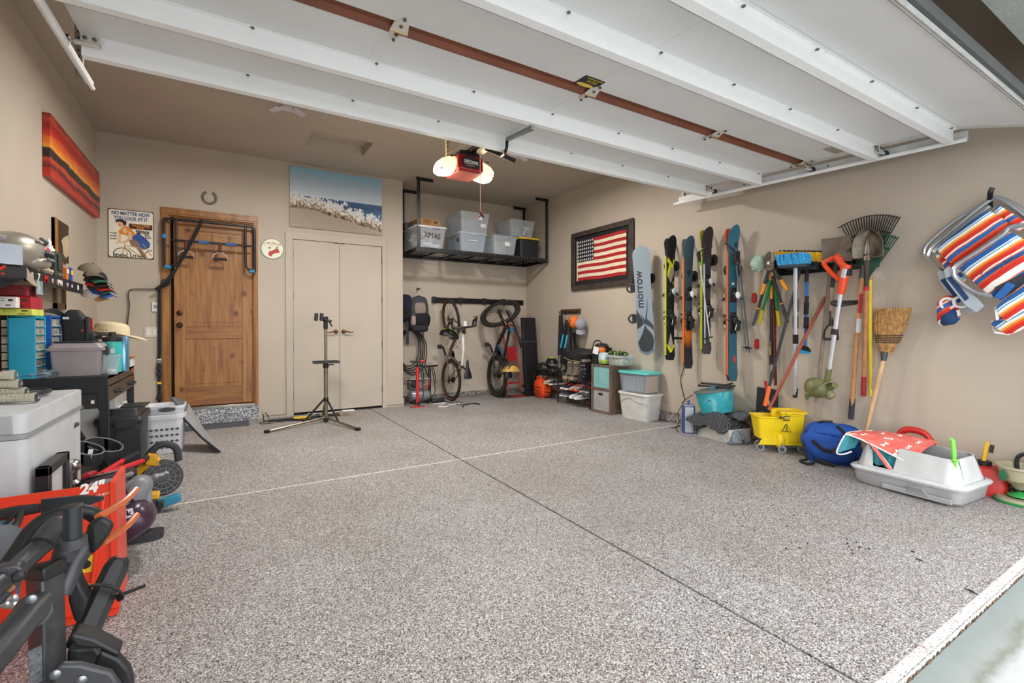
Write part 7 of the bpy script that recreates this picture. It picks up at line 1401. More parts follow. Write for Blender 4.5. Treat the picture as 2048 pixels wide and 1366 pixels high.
# blanket with bones
def bonemat():
    m,nt,b=newmat('coral_cloth');L=nt.links.new;nz=node(nt,'ShaderNodeTexNoise',i_Scale=14.0,i_Detail=5.0);L(coords(nt),nz.inputs['Vector']);L(ramp(nt,nz.outputs[0],[(.3,'#d0584f'),(.7,'#e57b6d')]),b.inputs['Base Color']);b.inputs['Roughness'].default_value=.85;bp=node(nt,'ShaderNodeBump',i_Strength=.6,i_Distance=.01);L(nz.outputs[0],bp.inputs['Height']);L(bp.outputs[0],b.inputs['Normal']);return m
CO,TEA=bonemat(),K('#3f8f9c',.85,.0,.14,.9,18,sc=14)
t=thing('pet_blanket','coral and teal pet blanket with white bones draped over the litter box end','blanket',Ml@V((.12,.1,.3)))
ctrl=[[(-.04,.36,.30),(.08,.38,.315),(.20,.38,.31),(.34,.36,.30)],[(-.05,.22,.31),(.08,.25,.325),(.20,.24,.31),(.34,.22,.29)],[(-.06,.08,.32),(.06,.12,.33),(.18,.10,.30),(.34,.10,.26)],[(-.03,.00,.315),(.05,.02,.31),(.16,.035,.25),(.335,.045,.19)]]
def bez(u,v):
    def b3(p,t_):p=[V(x)for x in p];return p[0]*(1-t_)**3+p[1]*3*t_*(1-t_)**2+p[2]*3*t_*t_*(1-t_)+p[3]*t_**3
    return b3([b3(r_,u)for r_ in ctrl],v)
MB(Ml).sheet(lambda u,v:bez(u,v)+V((0,0,.008*noise.noise(V((u*6,v*6,2))))),24,20,.004).B('coral_face',CO,t,smooth=80)
MB(Ml).tube([bez(u/20,1.0)+V((0,-.002,0))for u in range(21)],.005,6).tube([bez(0,u/20)for u in range(21)],.005,6).B('white_binding',K('#e8e4e0',.8),t)
MB(Ml).sheet(lambda u,v:V((.085+.19*u+.02*(1-v),.045+.10*u*(1-u)+.02*sin(u*20)*.4,(.285-.10*u)*(1-v)+v*(.125+.02*(1-u))+.004*sin(u*30+v*9))),24,14,.006).B('teal_lining',TEA,t,smooth=80)
MB(Ml).sheet(lambda u,v:V((.09+.13*v+.03*u,.02-.004*sin(v*3)+.02*u,.30-.17*v-.02*u)),6,16,.005).B('coral_fold',CO,t,smooth=80);MB(Ml).tube([V((.12+.13*v/16,.036,.275-.165*v/16))for v in range(17)],.0045,6).B('white_binding',K('#e8e4e0',.8),t)
MB(Ml).sheet(lambda u,v:V((-.03-.04*v+.06*u,-.01-.02*v+.1*u,.31-.13*v*(1-.3*u))),10,10,.006).B('teal_corner',TEA,t,smooth=80);MB(Ml).tube(SP_([(-.03,-.01,.31),(-.055,-.025,.24),(-.07,-.03,.18),(-.04,-.01,.175),(.0,.02,.2)]),.005,6).B('white_binding',K('#e8e4e0',.8),t)
bo=[]
for u,v,an in((.25,.72,20),(.55,.55,-20),(.62,.82,40),(.35,.35,10),(.85,.6,60),(.8,.9,70),(.12,.9,0),(.55,.2,30),(.86,.3,50)):
    p_=Ml@bez(u,v);n0=(bez(min(u+.02,1),v)-bez(u,v)).cross(bez(u,min(v+.02,1))-bez(u,v)if v<.98 else bez(u,v)-bez(u,v-.02)).normalized();n0=Ml.to_3x3()@n0
    if n0.z<0:n0=-n0
    T_=n0.to_track_quat('Z','Y').to_matrix().to_4x4();T_.translation=p_+n0*.005;T_=T_@Matrix.Rotation(R(an),4,'Z')
    bm_=MB(T_);bm_.cb((0,0,0),(.035,.008,.002))
    for sx in(-1,1):
        for sy in(-1,1):bm_.lathe([(.007,0),(.007,.0018)],(sx*.018,sy*.005,-.001),(0,0,1),8)
    bm_.B('bone_print',K('#efe9e6',.8),t)
# gas cans, spreader
def gascan(lab,c,rz):
    t=thing('gas_can',lab,'gas can',c,rz);RG=K('#b8201c',.45)
    MB().loft([[(x,y,z)for x,y in rrect(.26*s_,.16*s_,.04)]for z,s_ in((.001,.96),(.02,1),(.18,1),(.215,.9),(.23,.7))]).B('body',RG,t,**W0)
    MB().tube(SP_([(-.11,0,.2),(-.09,0,.27),(-.03,0,.295),(.06,0,.28),(.11,0,.215)]),.020,8).B('handle',RG,t,**W0);return t
P_=fl(1830,960);t=gascan('red fuel can with a moulded handle behind the litter box',(4.125,1.36,.0),-84);t.scale=(.9,.9,1.12)
P_=(4.13,.99,0);t=thing('gas_can','red fuel can with a black collar and yellow spout beside the spreader','gas can',P_,-80);MB().loft([[(x,y,z)for x,y in rrect(.18*s_,.16*s_,.04)]for z,s_ in((.001,1),(.13,1),(.165,.8),(.175,.5))]).B('body',K('#c02a1c',.45),t,**W0)
MB().lathe([(.036,0),(.038,.03),(.03,.035)],(-.02,0,.17),n=18).B('collar',BLK,t,**W0);MB().bar((-.02,-.01,.2),(-.005,-.01,.33),.02,.02,up=(0,1,0)).bar((-.02,.02,.2),(-.005,.02,.30),.02,.02,up=(0,1,0)).B('spout',K('#caa21c',.45),t,**W0,bev=.003);MB().bar((.012,-.01,.26),(.018,-.01,.31),.012,.02).B('spout_trigger',BLK,t,**W0)
sc_=V((4.075,.835,0));t=thing('seed_spreader','beige handheld lawn spreader with a green base ring by the right wall','spreader',sc_);BE=K('#a39b80',.5)
MB().lathe([(.0,.075),(.03,.08),(.055,.11),(.10,.14),(.115,.205),(.125,.21),(.125,.222),(.112,.222),(.105,.20),(.09,.145),(.0,.10)],n=32,sx=1,sy=.85).B('hopper',BE,t,**W0)
MB().lathe([(.02,.028),(.105,.03),(.115,.012),(.02,.008)],n=32).B('base_disc',BE,t,**W0);MB().lathe([(.10,.0),(.118,.002),(.12,.016),(.10,.014)],n=32).B('green_ring',K('#2f8f4a',.4),t,**W0);MB().lathe([(.0,.07),(.02,.06),(.06,.045),(.062,.04),(.0,.036)],n=20).B('green_spinner',K('#3fae5a',.4),t,**W0)
MB().bar((.0,-.10,.02),(.0,-.10,.16),.03,.02,up=(0,1,0)).tube([(-.02,-.10,.18),(-.04,-.17,.17),(-.04,-.24,.14)],.02,8).tube([(-.02,-.1,.03),(-.03,-.2,.035)],.018,8).B('support_arm',BE,t,**W0);MB().cb((-.08,-.17,.13),(.05,.04,.03)).B('orange_trigger',K('#e07a1e',.5),t,**W0)
MB().lathe([(.035,0),(.035,.002)],(-.10,.055,.165),(-1,.5,-.15),24,.6,1).B('green_badge',K('#1f6e4a',.4),t,**W0)
t=thing('edging_tool','black looped hand tool grips behind the beige spreader','garden tool',(4.15,.72,.0));MB().tube(SP_([(4.16,.86,.12),(4.16,.87,.24),(4.16,.83,.28),(4.16,.79,.25),(4.16,.78,.15)]),.011,8).B('loop_grip',BLK,t);MB().tube(SP_([(4.16,.76,.15),(4.15,.74,.24),(4.14,.68,.26),(4.13,.64,.26)]),.016,8).B('curved_grip',BLK,t);MB().box(4.05,4.2,.62,.8,.002,.08).B('tool_case',BLK,t,bev=.01)
MB().box(3.98,4.22,.62,.80,.001,.010).B('rubber_mat',K('#2f3033',.9,bump=.9,bs=80),label='black ribbed rubber mat on the floor below the spreader',cat='mat')
# leaves and twigs on the floor
random.seed(31)
for i,(x,y,s_)in enumerate(((1509,1060,1),(1574,1052,1.2),(1572,1097,1.1),(1600,1096,1.1),(1694,1078,1),(1695,1087,1.2),(1698,1093,.9),(1704,1100,.9),(1713,1084,1),(1719,1094,1.1),(1705,1106,.9),(1738,1097,1.6),(1826,1103,1.4),(1838,1119,2.6),(1588,1030,.8),(1615,1086,1))):
    p_=fl(x,y,.004);lf=MB(FR(p_,rnd(0,180)));lf.ell((0,0,0),(.007*s_,.0045,.0025),n=8,m=5,amp=.3,seed=i);lf.B('dry_leaf',K(('#3a2a1f','#4f3524','#2b2420')[i%3],.9),label='tiny dry brown leaf scrap lying on the speckled floor',cat='leaf',group='dry leaf scraps on the floor')
for a_,b_,lab,r_ in(((1929,1177),(1957,1190),'dark curled twig lying near the front right edge of the floor',.0045),((1833,1288),(1860,1304),'pale reddish twig lying near the front edge of the slab',.002)):
    p_,q_=fl(*a_,.006),fl(*b_,.005);MB().tube([p_,p_.lerp(q_,.5)+V((0,0,.003)),q_],[r_*.4,r_,r_*.3],6).B('twig',K('#33261e',.9)if r_>.003 else K('#a3705a',.9),label=lab,cat='twig')
gr=MB();
for k in range(260):
    x=rnd(1.4,4.0);gr.ell((x,YE-.006+rnd(-.004,.006),-.012+rnd(0,.004)),(rnd(.003,.009),.004,.004),n=6,m=4)
gr.B('joint_gravel',K('#6a5038',.95,var=.45,sc=60),label='pebbles and leaf bits caught in the joint between slab and driveway',cat='gravel',kind='stuff')
# ---------------------------------------------------------------- left wall
random.seed(41)
def hy(x,y,Y):return hit(x,y,1,Y)
def sunset():
    m,nt,b=newmat('printed_sunset');L=nt.links.new;tc=node(nt,'ShaderNodeTexCoord');sp=node(nt,'ShaderNodeSeparateXYZ');L(tc.outputs['Object'],sp.inputs[0])
    mp=node(nt,'ShaderNodeMapping');mp.inputs['Scale'].default_value=(1,1.2,9);L(tc.outputs['Object'],mp.inputs[0]);nz=node(nt,'ShaderNodeTexNoise',i_Scale=1.6,i_Detail=7.0,i_Roughness=.7);L(mp.outputs[0],nz.inputs['Vector'])
    a=node(nt,'ShaderNodeMath',operation='MULTIPLY_ADD',i_1=.34,i_2=-.17);L(nz.outputs[0],a.inputs[0]);d=node(nt,'ShaderNodeMath',operation='DIVIDE',i_1=.45);L(sp.outputs[2],d.inputs[0]);s_=node(nt,'ShaderNodeMath',operation='ADD');L(a.outputs[0],s_.inputs[0]);L(d.outputs[0],s_.inputs[1])
    L(ramp(nt,s_.outputs[0],[(0,'#c5301f'),(.12,'#a6281f'),(.16,'#2a1518'),(.2,'#b83a26'),(.27,'#c2452a'),(.29,'#241c1e'),(.42,'#2e2422'),(.45,'#f0a538'),(.55,'#e87a28'),(.68,'#c22a1c'),(.8,'#8e1d1c'),(.88,'#c4402c'),(1,'#3e0f18')]),b.inputs['Base Color']);b.inputs['Roughness'].default_value=.4;return m
SUN=sunset();oy,oz=4.53,2.115;zt=2.555
for k,(a,b,lab)in enumerate(((4.53,5.20,'left canvas of the red sunset triptych high on the left wall'),(5.204,5.66,'middle canvas of the red sunset triptych on the left wall'),(5.664,6.05,'right canvas of the red sunset triptych nearest the back corner'))):
    t=thing('canvas_print',lab,'wall art',(XL,a,oz),0,'red sunset canvases on the left wall');MB().box(XL+.002,XL+.045,a,b,oz,zt).B('printed_canvas',SUN,t,bev=.002)
a,b=wl(102,444),wl(131,515)
t=thing('framed_picture','small wooden plaque with a pale torn emblem on the left wall above the shelf','wall art',(XL,a.y,1.5));z0,z1=1.56,1.86;y0,y1=a.y,b.y
MB().box(XL+.002,XL+.02,y0,y1,z0,z1).B('dark_panel',K('#3e2a1a',.5,var=.25,sc=6),t);MB().box(XL+.002,XL+.028,y0,y0+.05,z0,z1).B('wood_edge',K('#9c6a2e',.5,var=.2),t,bev=.002)
MB().loft([[(XL+.021+k*.002,y0+(y1-y0)*u,z0+(z1-z0)*v)for u,v in((.95,.75),(.6,.62),(.42,.5),(.5,.38),(.55,.2),(.7,.1),(.95,.2))]for k in(0,1)]).B('pale_emblem',K('#b9a78a',.6,var=.2),t)
a=wl(105,590);t=thing('picture_frame','empty wooden frame hanging below the shelf on the left wall','frame',(XL,a.y,1.22));
for q in((0,.26,1.19,1.23),(0,.26,1.37,1.41),(0,.035,1.19,1.41),(.225,.26,1.19,1.41)):MB().box(XL+.002,XL+.02,a.y+q[0],a.y+q[1],q[2],q[3]).B('frame_bar',K('#7a5a36',.6,var=.2),t)
# ---------------------------------------------------------------- workbench with pegboard and shelf
BX,BY0,BY1,BZ=-.60,3.66,4.60,.76
BS=K('#23262b',.45,.3,.1,sc=6);BRN=K('#4e4239',.45,.3)
t=thing('workbench','black steel workbench with brown front drawers and an upper shelf','workbench',(-.84,4.13,0));wb_t=t
MB().box(XL+.02,BX,BY0,BY1,BZ-.02,BZ).B('bench_top',BS,t,bev=.002)
for x in(XL+.05,BX-.02):
    for y in(BY0+.02,BY1-.02):
        MB().box(x-.02,x+.02,y-.02,y-.016,.001,BZ-.02).box(x+.016,x+.02,y-.02,y+.02,.001,BZ-.02).B('leg',BS,t,bev=.002)
MB().box(XL+.03,BX-.04,BY0-.003,BY0,BZ-.095,BZ).box(BX-.045,BX+.001,BY0-.005,BY0-.002,BZ-.20,BZ).B('end_apron',BS,t,bev=.002);MB().box(XL+.03,BX-.045,BY0+.004,BY0+.01,BZ-.19,BZ-.105).B('lower_apron',K('#2c2b2a',.5,.3),t,bev=.002)
for x,z in((BX-.022,BZ-.03),(BX-.022,BZ-.075),(BX-.022,BZ-.12),(BX-.022,BZ-.165)):MB().cyl((x,BY0-.006,z),(x,BY0-.004,z),.006,n=8).B('bolt_hole',BLK,t)
for x in(-.80,-.67):MB().cb((x,BY0+.002,BZ-.15),(.015,.004,.02)).B('white_label',WHT,t)
ym=(BY0+BY1)/2
MB().box(BX-.004,BX,BY0+.0,BY1,BZ-.06,BZ).B('front_apron',BRN,t,bev=.002)
for k,(a,b)in enumerate(((BY0+.005,ym-.005),(ym+.005,BY1-.005))):
    MB().box(BX-.02,BX+.003,a,b,BZ-.155,BZ-.07).B('drawer_front',BRN,t,bev=.002)
    yc=(a+b)/2;MB().tube([(BX+.005,yc-.05,BZ-.112),(BX+.03,yc-.045,BZ-.112),(BX+.03,yc+.045,BZ-.112),(BX+.005,yc+.05,BZ-.112)],.010,8).B('drawer_handle',BLK,t);MB().box(BX-.3,BX-.02,a+.01,b-.01,BZ-.15,BZ-.08).B('drawer_box',BLK,t)
MB().cb((BX+.0015,BY1-.08,BZ-.03),(.003,.04,.035)).B('orange_sticker',K('#d8481e',.5),t)
for z0 in(BZ-.155,BZ-.03):MB().cyl((BX,ym,z0),(BX+.006,ym,z0),.006,n=8).B('bolt',CHR,t)
MB().box(XL+.004,XL+.012,BY0-.1,BY1-.45,BZ,1.26).B('pegboard',K('#8f6a40',.8),t)
for y in(BY0-.14,BY1-.46):MB().box(XL+.012,XL+.05,y,y+.035,BZ,1.27).B('upright',BLK,t)
SHX=-.925;zs0,zs1=hit(42,560,0,SHX).z,hit(42,531,0,SHX).z;sy0,sy1=hit(42,545,0,SHX).y,4.78
MB().box(XL+.005,SHX,sy0,sy1,zs1-.012,zs1-.004).B('shelf_board',BLK,t);MB().box(XL+.005,SHX,sy0,sy0+.004,zs0,zs1).box(SHX-.004,SHX,sy0,sy1,zs0,zs1).B('shelf_lip',BS,t,bev=.001)
MB().loft([[(XL+.006,y,zs0),(SHX-.01,y,zs0),(XL+.006,y,zs0-.09)]for y in(sy0+.03,sy0+.036)]).B('shelf_bracket',BLK,t)
SZ=zs1-.004
def card(c,w_,h_,colr,rz=90,nm='sticker'):MB(FR(c,rz)).box(-w_/2,w_/2,-.002,0,-h_/2,h_/2).B(nm,colr,wb_t)
zc=(zs0+zs1)/2
p=hy(11,545,sy0-.003);card((p.x+.01,sy0-.001,zc),.14,zs1-zs0-.02,K('#3a3b3e'),0);text('6',.085,facing((p.x-.01,sy0-.004,zc),0),K('#e03a20',.5),wb_t,'shelf_lettering',bold=.003)
for px,s_,c_,hh in((63,'8','#e8e6df',.05),(76,'7','#e8e6df',.055),(91,'M','#c8262c',.06),(104,'8','#d9d9e4',.035),(112,'15','#8a6048',.03),(119,'M4','#e8e6df',.05),(134,'9','#e8e6df',.035),(143,'8','#d5dbe8',.03),(155,'8','#e8e6df',.05)):
    y=SHX/((ray(px,560).x)/ray(px,560).y);text(s_,hh,facing((SHX+.003,y,zc),90),K(c_,.5),wb_t,'shelf_lettering',bold=.001,sx=1.6)
# things on the shelf
def on(px,off=-.985):r=ray(px,600);return off/(r.x/r.y)
SIL=K('#a8a296',.3,.6,.08);y=on(36,-.99)
t=thing('motorcycle_helmet','silver full face helmet wrapped in a clear zip bag on the upper shelf','helmet',(-.985,3.64,SZ),62);SIL=K('#a8a296',.35,.45,.08)
MB().ell((0,0,.100),(.14,.098,.10),n=28,m=18,p=.92).B('shell',SIL,t,**W0);MB().ell((.07,-.02,.045),(.085,.075,.042),n=20,m=12,p=.8).B('chin_bar',SIL,t,**W0);MB().ell((.10,-.03,.095),(.045,.06,.03),n=18,m=12).B('visor_opening',K('#2b2d30',.4),t,**W0);MB().tube(SP_([(.04,-.10,.17),(.11,-.07,.16),(.15,0,.15),(.13,.05,.15)]),.009,6).B('visor_trim',K('#5b6066',.4),t,**W0)
for k in(.06,.10):MB().tube(SP_([(.07,-.11,k),(.14,-.08,k),(.165,0,k)]),.008,6).B('chin_vent',K('#7e848b',.4),t,**W0)
t=thing('zip_bag','clear zip bag with a magenta seal leaning on the silver helmet','bag',(-.96,3.50,SZ));MB().sheet(lambda u,v:(-.925-.12*(1-u)+.012*sin(u*9+v*5),3.44+.22*u+.01*sin(v*11),SZ+.01+.15*v),12,10,.002).B('film',K('#d8dce0',.15,0,0,alpha=.22),t);MB().sheet(lambda u,v:(-.923-.12*(1-u),3.44+.22*u,SZ+.135+.018*v),10,2,.003).B('magenta_seal',K('#b0378c',.5),t);MB(FR((-.965,3.46,SZ+.06),40)).box(-.05,.06,-.003,0,-.055,.05).B('paper',K('#b9c3d3'),t)
t=thing('jar','silver can with a red lid beside the helmet on the shelf','jar',(-.985,4.02,SZ));MB().lathe([(.045,.001),(.048,.01),(.048,.11),(.042,.125)],(0,0,0),n=24).B('can',K('#a9a39b',.35,.4),t,**W0);MB().lathe([(.05,.13),(.055,.135),(.055,.155),(.045,.17),(0,.172)],n=24).B('red_lid',K('#b81c26',.4),t,**W0);MB().lathe([(.0495,.03),(.0495,.08)],n=24).B('label',K('#a9b2ba'),t,**W0)
t=thing('ammo_can','olive green metal ammunition can on the shelf beside the red lidded can','metal box',(-.985,4.24,SZ));OG_=K('#39423b',.5,.2);MB().box(-1.04,-.935,4.14,4.30,SZ+.001,SZ+.145).B('can_body',OG_,t,bev=.004);MB().box(-1.045,-.93,4.135,4.305,SZ+.145,SZ+.165).B('lid',OG_,t,bev=.003);MB().box(-.934,-.926,4.18,4.26,SZ+.05,SZ+.15).B('latch',OG_,t,bev=.003);MB().tube([(-.93,4.19,SZ+.03),(-.922,4.19,SZ+.015),(-.922,4.25,SZ+.015),(-.93,4.25,SZ+.03)],.003,5).B('wire_bail',STEEL,t)
t=thing('spray_bottle','white plastic nozzle bottle standing on top of the green ammunition can','bottle',(-.98,4.2,SZ+.166));MB().lathe([(.03,0),(.03,.02),(.02,.03),(.022,.04),(.014,.045),(.014,.07),(.006,.08),(.006,.09),(0,.092)],(0,0,0),n=18).B('cap',WHT,t,**W0)
for lab,y,w_,h_,c_,c2 in(('orange and white carton right of the ammunition can on the shelf',4.42,.05,.09,'#d97a28','#e4e4e2'),('blue and yellow spray can on the shelf near the caps',4.52,.05,.10,'#1f4f9c','#e8cf2a')):
    t=thing('product_box',lab,'carton',(-.96,y,SZ));MB().box(-.99,-.935,y-w_/2,y+w_/2,SZ+.001,SZ+h_).B('carton',K(c_,.5),t,bev=.002);MB().box(-.934,-.932,y-w_/2+.005,y+w_/2-.005,SZ+.05,SZ+.08).B('label_band',K(c2,.5),t)
t=thing('bottle','white bottle with a red trigger behind the orange carton on the shelf','bottle',(-1.0,4.46,SZ));MB().lathe([(.025,.001),(.025,.09),(.012,.11)],n=16).B('body',WHT,t,**W0);MB().bar((-.01,0,.115),(.03,0,.13),.025,.03).bar((.02,0,.12),(.025,0,.085),.012,.02).B('red_trigger',K('#c32430',.4),t,**W0)
t=thing('dropper_bottle','small black bottles behind the silver helmet','bottle',(-1.03,3.98,SZ));MB().lathe([(.02,.001),(.02,.16),(.01,.17),(.01,.20),(0,.202)],n=14).B('body',BLK,t,**W0)
t=thing('leather_pouch','tan suede pouch lying on the shelf below the red lidded can','pouch',(-.94,4.0,SZ+.02));MB().ell((0,0,0),(.03,.05,.018),amp=.3,seed=2).B('body',K('#b5a58e',.9),t,**W0)
t=thing('photo_card','glossy silver winged trim piece with a hanging photo on the shelf lip','card',(SHX,3.72,zc));y0=on(45,SHX);MB().loft([[(SHX+.006+k*.004,y0+u,zc+v)for u,v in((0,0),(.03,.035),(.08,.01),(.20,-.05),(.22,-.06),(.1,-.05),(.03,-.03))]for k in(0,1)]).B('trim',K('#c2b8a8',.3,.3),t);y1=on(75,SHX);MB(FR((SHX+.006,y1,zc-.05),90)).box(-.05,.06,-.003,0,-.05,.03).B('photo',K('#8fa6a8',.4,var=.3,sc=20),t)
# stack of caps
CG='caps stacked on the end of the shelf'
for i,(lab,c_,b_,px,py)in enumerate((('khaki cap on top of the cap stack','#6e6555','#5f5748',180,545),('black cap with a green brim edge under the khaki cap','#17181c','#1f5a40',190,557),('black cap in the middle of the cap stack','#1c1d22','#1a1b1f',191,565),('bright red cap in the cap stack','#b3201f','#a81c1c',193,572),('dark green cap below the red cap in the stack','#1d3a30','#1d4636',196,577),('blue cap with a cream front near the stack bottom','#24428c','#2b4fa0',197,585),('white and orange cap at the very bottom of the stack','#cfc9c0','#b98a5c',183,592))):
    Y=4.86;p=hy(px,py,Y);cap(lab,p,(R(4*i-10),R(14),R(-58+5*i)),K(c_,.85),K(b_,.85),.085-.003*i,group=CG)
# ---------------------------------------------------------------- boxes and cabinets on the bench
def cabinet(lab,x1,y0,y1,z1,c_,rows,cols):
    t=thing('drawer_cabinet',lab,'parts cabinet',(-.95,(y0+y1)/2,BZ));M_=K(c_,.4);H_=z1-BZ
    f=MB();f.box(XL+.06,x1,y0,y0+.012,BZ+.001,z1).box(XL+.06,x1,y1-.012,y1,BZ+.001,z1).box(XL+.06,x1,y0,y1,z1-.012,z1).box(XL+.06,x1,y0,y1,BZ+.001,BZ+.014).box(XL+.06,XL+.066,y0,y1,BZ,z1)
    f.B('housing',M_,t,bev=.002)
    for r in range(rows):
        for c in range(cols):
            ya,yb=y0+.016+(y1-y0-.032)*c/cols,y0+.016+(y1-y0-.032)*(c+1)/cols-.003;za,zb=BZ+.018+(H_-.034)*r/rows,BZ+.018+(H_-.034)*(r+1)/rows-.006
            MB().box(x1-.14,x1-.004,ya,yb,za,zb).B('drawer',K('#b9b4a6',.2,0,.25,alpha=.7,sc=18),t,bev=.001);MB().box(x1-.004,x1+.006,ya+.01,yb-.01,za+.004,za+.009).B('drawer_lip',K('#c8c6bd',.3),t)
    for r in range(1,rows):z=BZ+.018+(H_-.034)*r/rows-.004;MB().box(x1-.1,x1-.002,y0+.01,y1-.01,z-.002,z+.002).B('divider',M_,t)
    return t
zc1=hit(57,632,0,-.93).z;zc2=hit(97,618,0,-.92).z
cabinet('turquoise parts cabinet with clear drawers at the near end of the bench',-.915,3.50+.17,3.86,zc1,'#1f9fc0',7,3);cabinet('royal blue parts cabinet with clear drawers behind the turquoise one',-.90,3.90,4.10,zc1+.01,'#1c62b8',6,2)
t=carton('red and black retail box lying on the turquoise cabinet, lower of two',(-.99,3.76,zc1+.04),.12,.20,.07,0,'product_box','#a01c28');t=carton('red and black retail box with a picture window, upper of two on the cabinet',(-1.0,3.75,zc1+.112),.11,.19,.06,0,'product_box','#7e2028')
t=carton('white and red carton standing before the red retail boxes',(-1.02,3.62,zc1+.042),.10,.06,.06,0,'product_box','#dedad8');t=carton('lime yellow and white flat carton directly on the turquoise cabinet',(-.99,3.74,zc1+.002),.14,.2,.038,0,'product_box','#c9cf5a')
t=thing('power_cable','tangle of black cables draped over the blue parts cabinet','cable',(-.9,4.1,zc1))
for k in range(5):MB().tube(SP_([(-.98,3.95,zc1+.03),(-.93,4.03+.02*k,zc1+.03+.006*k),(-.885,4.12+.02*k,zc1-.01),(-.86+.006*k,4.14+.015*k,zc1-.12),(-.87,4.13,BZ+.15-.02*k)]),.004,5).B('cable',K('#26262a',.5),t)
# grey tote on the bench, bottles and hat
p0,p1=hy(100,757,3.76),hy(204,752,3.76);w_=p1.x-p0.x
t=thing('tool_box','grey plastic tool tote with a black lid handle on the bench corner','tool box',((p0.x+p1.x)/2,3.85,BZ));cx=(p0.x+p1.x)/2;GP=K('#958b8d',.5)
def rr2(w,d,z,r=.02):return[(cx+x,3.85+y,z)for x,y in rrect(w,d,r)]
MB().loft([rr2(w_*.94,.20,BZ+.001),rr2(w_,.22,BZ+.15),rr2(w_+.03,.25,BZ+.152),rr2(w_+.03,.25,BZ+.165),rr2(w_,.22,BZ+.166)]).B('body',GP,t);MB().loft([rr2(w_+.02,.24,BZ+.166),rr2(w_-.02,.20,BZ+.195)]).B('lid',GP,t,bev=.002);MB().box(cx-.11,cx+.07,3.78,3.90,BZ+.196,BZ+.206).B('lid_handle',K('#23262c',.5),t,bev=.004);MB().lathe([(.03,0),(.033,.012),(.02,.02)],(cx+w_/2+.01,3.80,BZ+.145),(1,0,0),18).B('side_knob',K('#35353a',.4),t)
def cyl_obj(nm,lab,cat,px,Y,z,r,h_,c_,prof=None):
    p=hy(px,700,Y);t=thing(nm,lab,cat,(p.x,Y,z));MB().lathe(prof or[(r*.95,.001),(r,.01),(r,h_),(r*.9,h_+.005)],n=26).B('body',c_,t,**W0);return t
t=cyl_obj('jug','turquoise insulated jug with a black lid on the bench behind the clear cup','jug',225,3.95,BZ,.047,.20,K('#39b8b0',.35));MB().lathe([(.049,.2),(.051,.205),(.05,.225),(.02,.235),(.018,.26),(0,.262)],n=24).B('lid',BLK,t,**W0);MB().tube(SP_([(-.05,0,.22),(-.08,-.01,.225),(-.05,-.02,.235)]),.008,6).B('lid_handle',BLK,t,**W0);MB().cb((.0,-.047,.14),(.035,.006,.03)).B('paper_sticker',WHT,t,**W0)
t=cyl_obj('tumbler','slim light blue metal tumbler right of the turquoise jug','tumbler',246,4.02,BZ,.032,.225,K('#6fa0bf',.25,.7))
t=cyl_obj('plastic_tub','clear plastic cup with a lid standing before the turquoise jug','cup',223,3.78,BZ,.04,.11,clear('#c9d6da',.4),[(.03,.001),(.044,.11),(.05,.112),(.05,.12),(.0,.121)]);MB().ell((0,0,.02),(.025,.025,.015)).B('contents',WHT,t,**W0)
p=hy(222,672,4.30);t=thing('cowboy_hat','cream straw cowboy hat resting on the clutter at the far end of the bench','hat',p,rot=(R(-4),R(6),R(-10)));STW=K('#c9bb9a',.85,bump=.5,bs=150)
MB().loft([[((.105 if k<3 else .10)*s_*cos(a),.085*s_*sin(a),z-(dip*(1-min(1,abs(sin(a))*1.4))if k>2 else 0))for a in[2*pi*j/28 for j in range(28)]]for k,(z,s_,dip)in enumerate(((0,1.0,0),(.03,.98,0),(.07,.92,0),(.095,.8,.012),(.098,.5,.03),(.085,.2,.03)))]).B('crown',STW,t,**W0,smooth=70)
MB().sheet(lambda u,v:((.098+.11*v)*cos(2*pi*u),(.08+.085*v)*sin(2*pi*u),.035*(abs(sin(2*pi*u))**2)*v**1.5-.012*v),40,5,.003).B('brim',STW,t,**W0,smooth=70);MB().tube([(.1045*cos(a),.0845*sin(a),.008)for a in[2*pi*j/28 for j in range(28)]],.004,5,closed=True).B('hat_band',K('#b5a27c'),t,**W0)
for k in range(3):MB().cyl((-.04+.02*k,-.08,.035),(-.04+.02*k,-.088,.035),.003,n=8).B('vent_eyelet',K('#3a3328'),t,**W0)
t=carton('white box with a wooden lid stored at the far end of the bench',(-.66,4.46,BZ+.001),.14,.16,.06,0,'stereo_box','#c9c6c2');MB().box(-.735,-.585,4.37,4.55,BZ+.062,BZ+.075).B('wood_top',K('#a8713f',.5),t)
t=thing('small_parts','jumble of black and metal tool bits in a tray beneath the straw hat','tool bits',(-.74,4.12,BZ));MB().ell((-.74,4.15,BZ+.09),(.09,.13,.07),amp=.6,seed=4,fr=6,n=26,m=16).B('heap',K('#24221f',.5,.3,.5,sc=40),t)
for k in range(7):MB().tube(SP_([(-.80+.02*k,4.05+rnd(0,.1),BZ+.13),(-.78+.02*k,4.1,BZ+.18+rnd(0,.02)),(-.76+.02*k,4.12,BZ+.13)]),.003,5).B('wire',K('#a8803a',.4,.4),t)
MB(FR((-.74,4.32,BZ),0)).box(-.09,.09,-.08,.08,.001,.19).B('metal_tool_case',K('#2b2b2c',.6),label='dark case under the straw hat at the far end of the bench',cat='case',bev=.004)
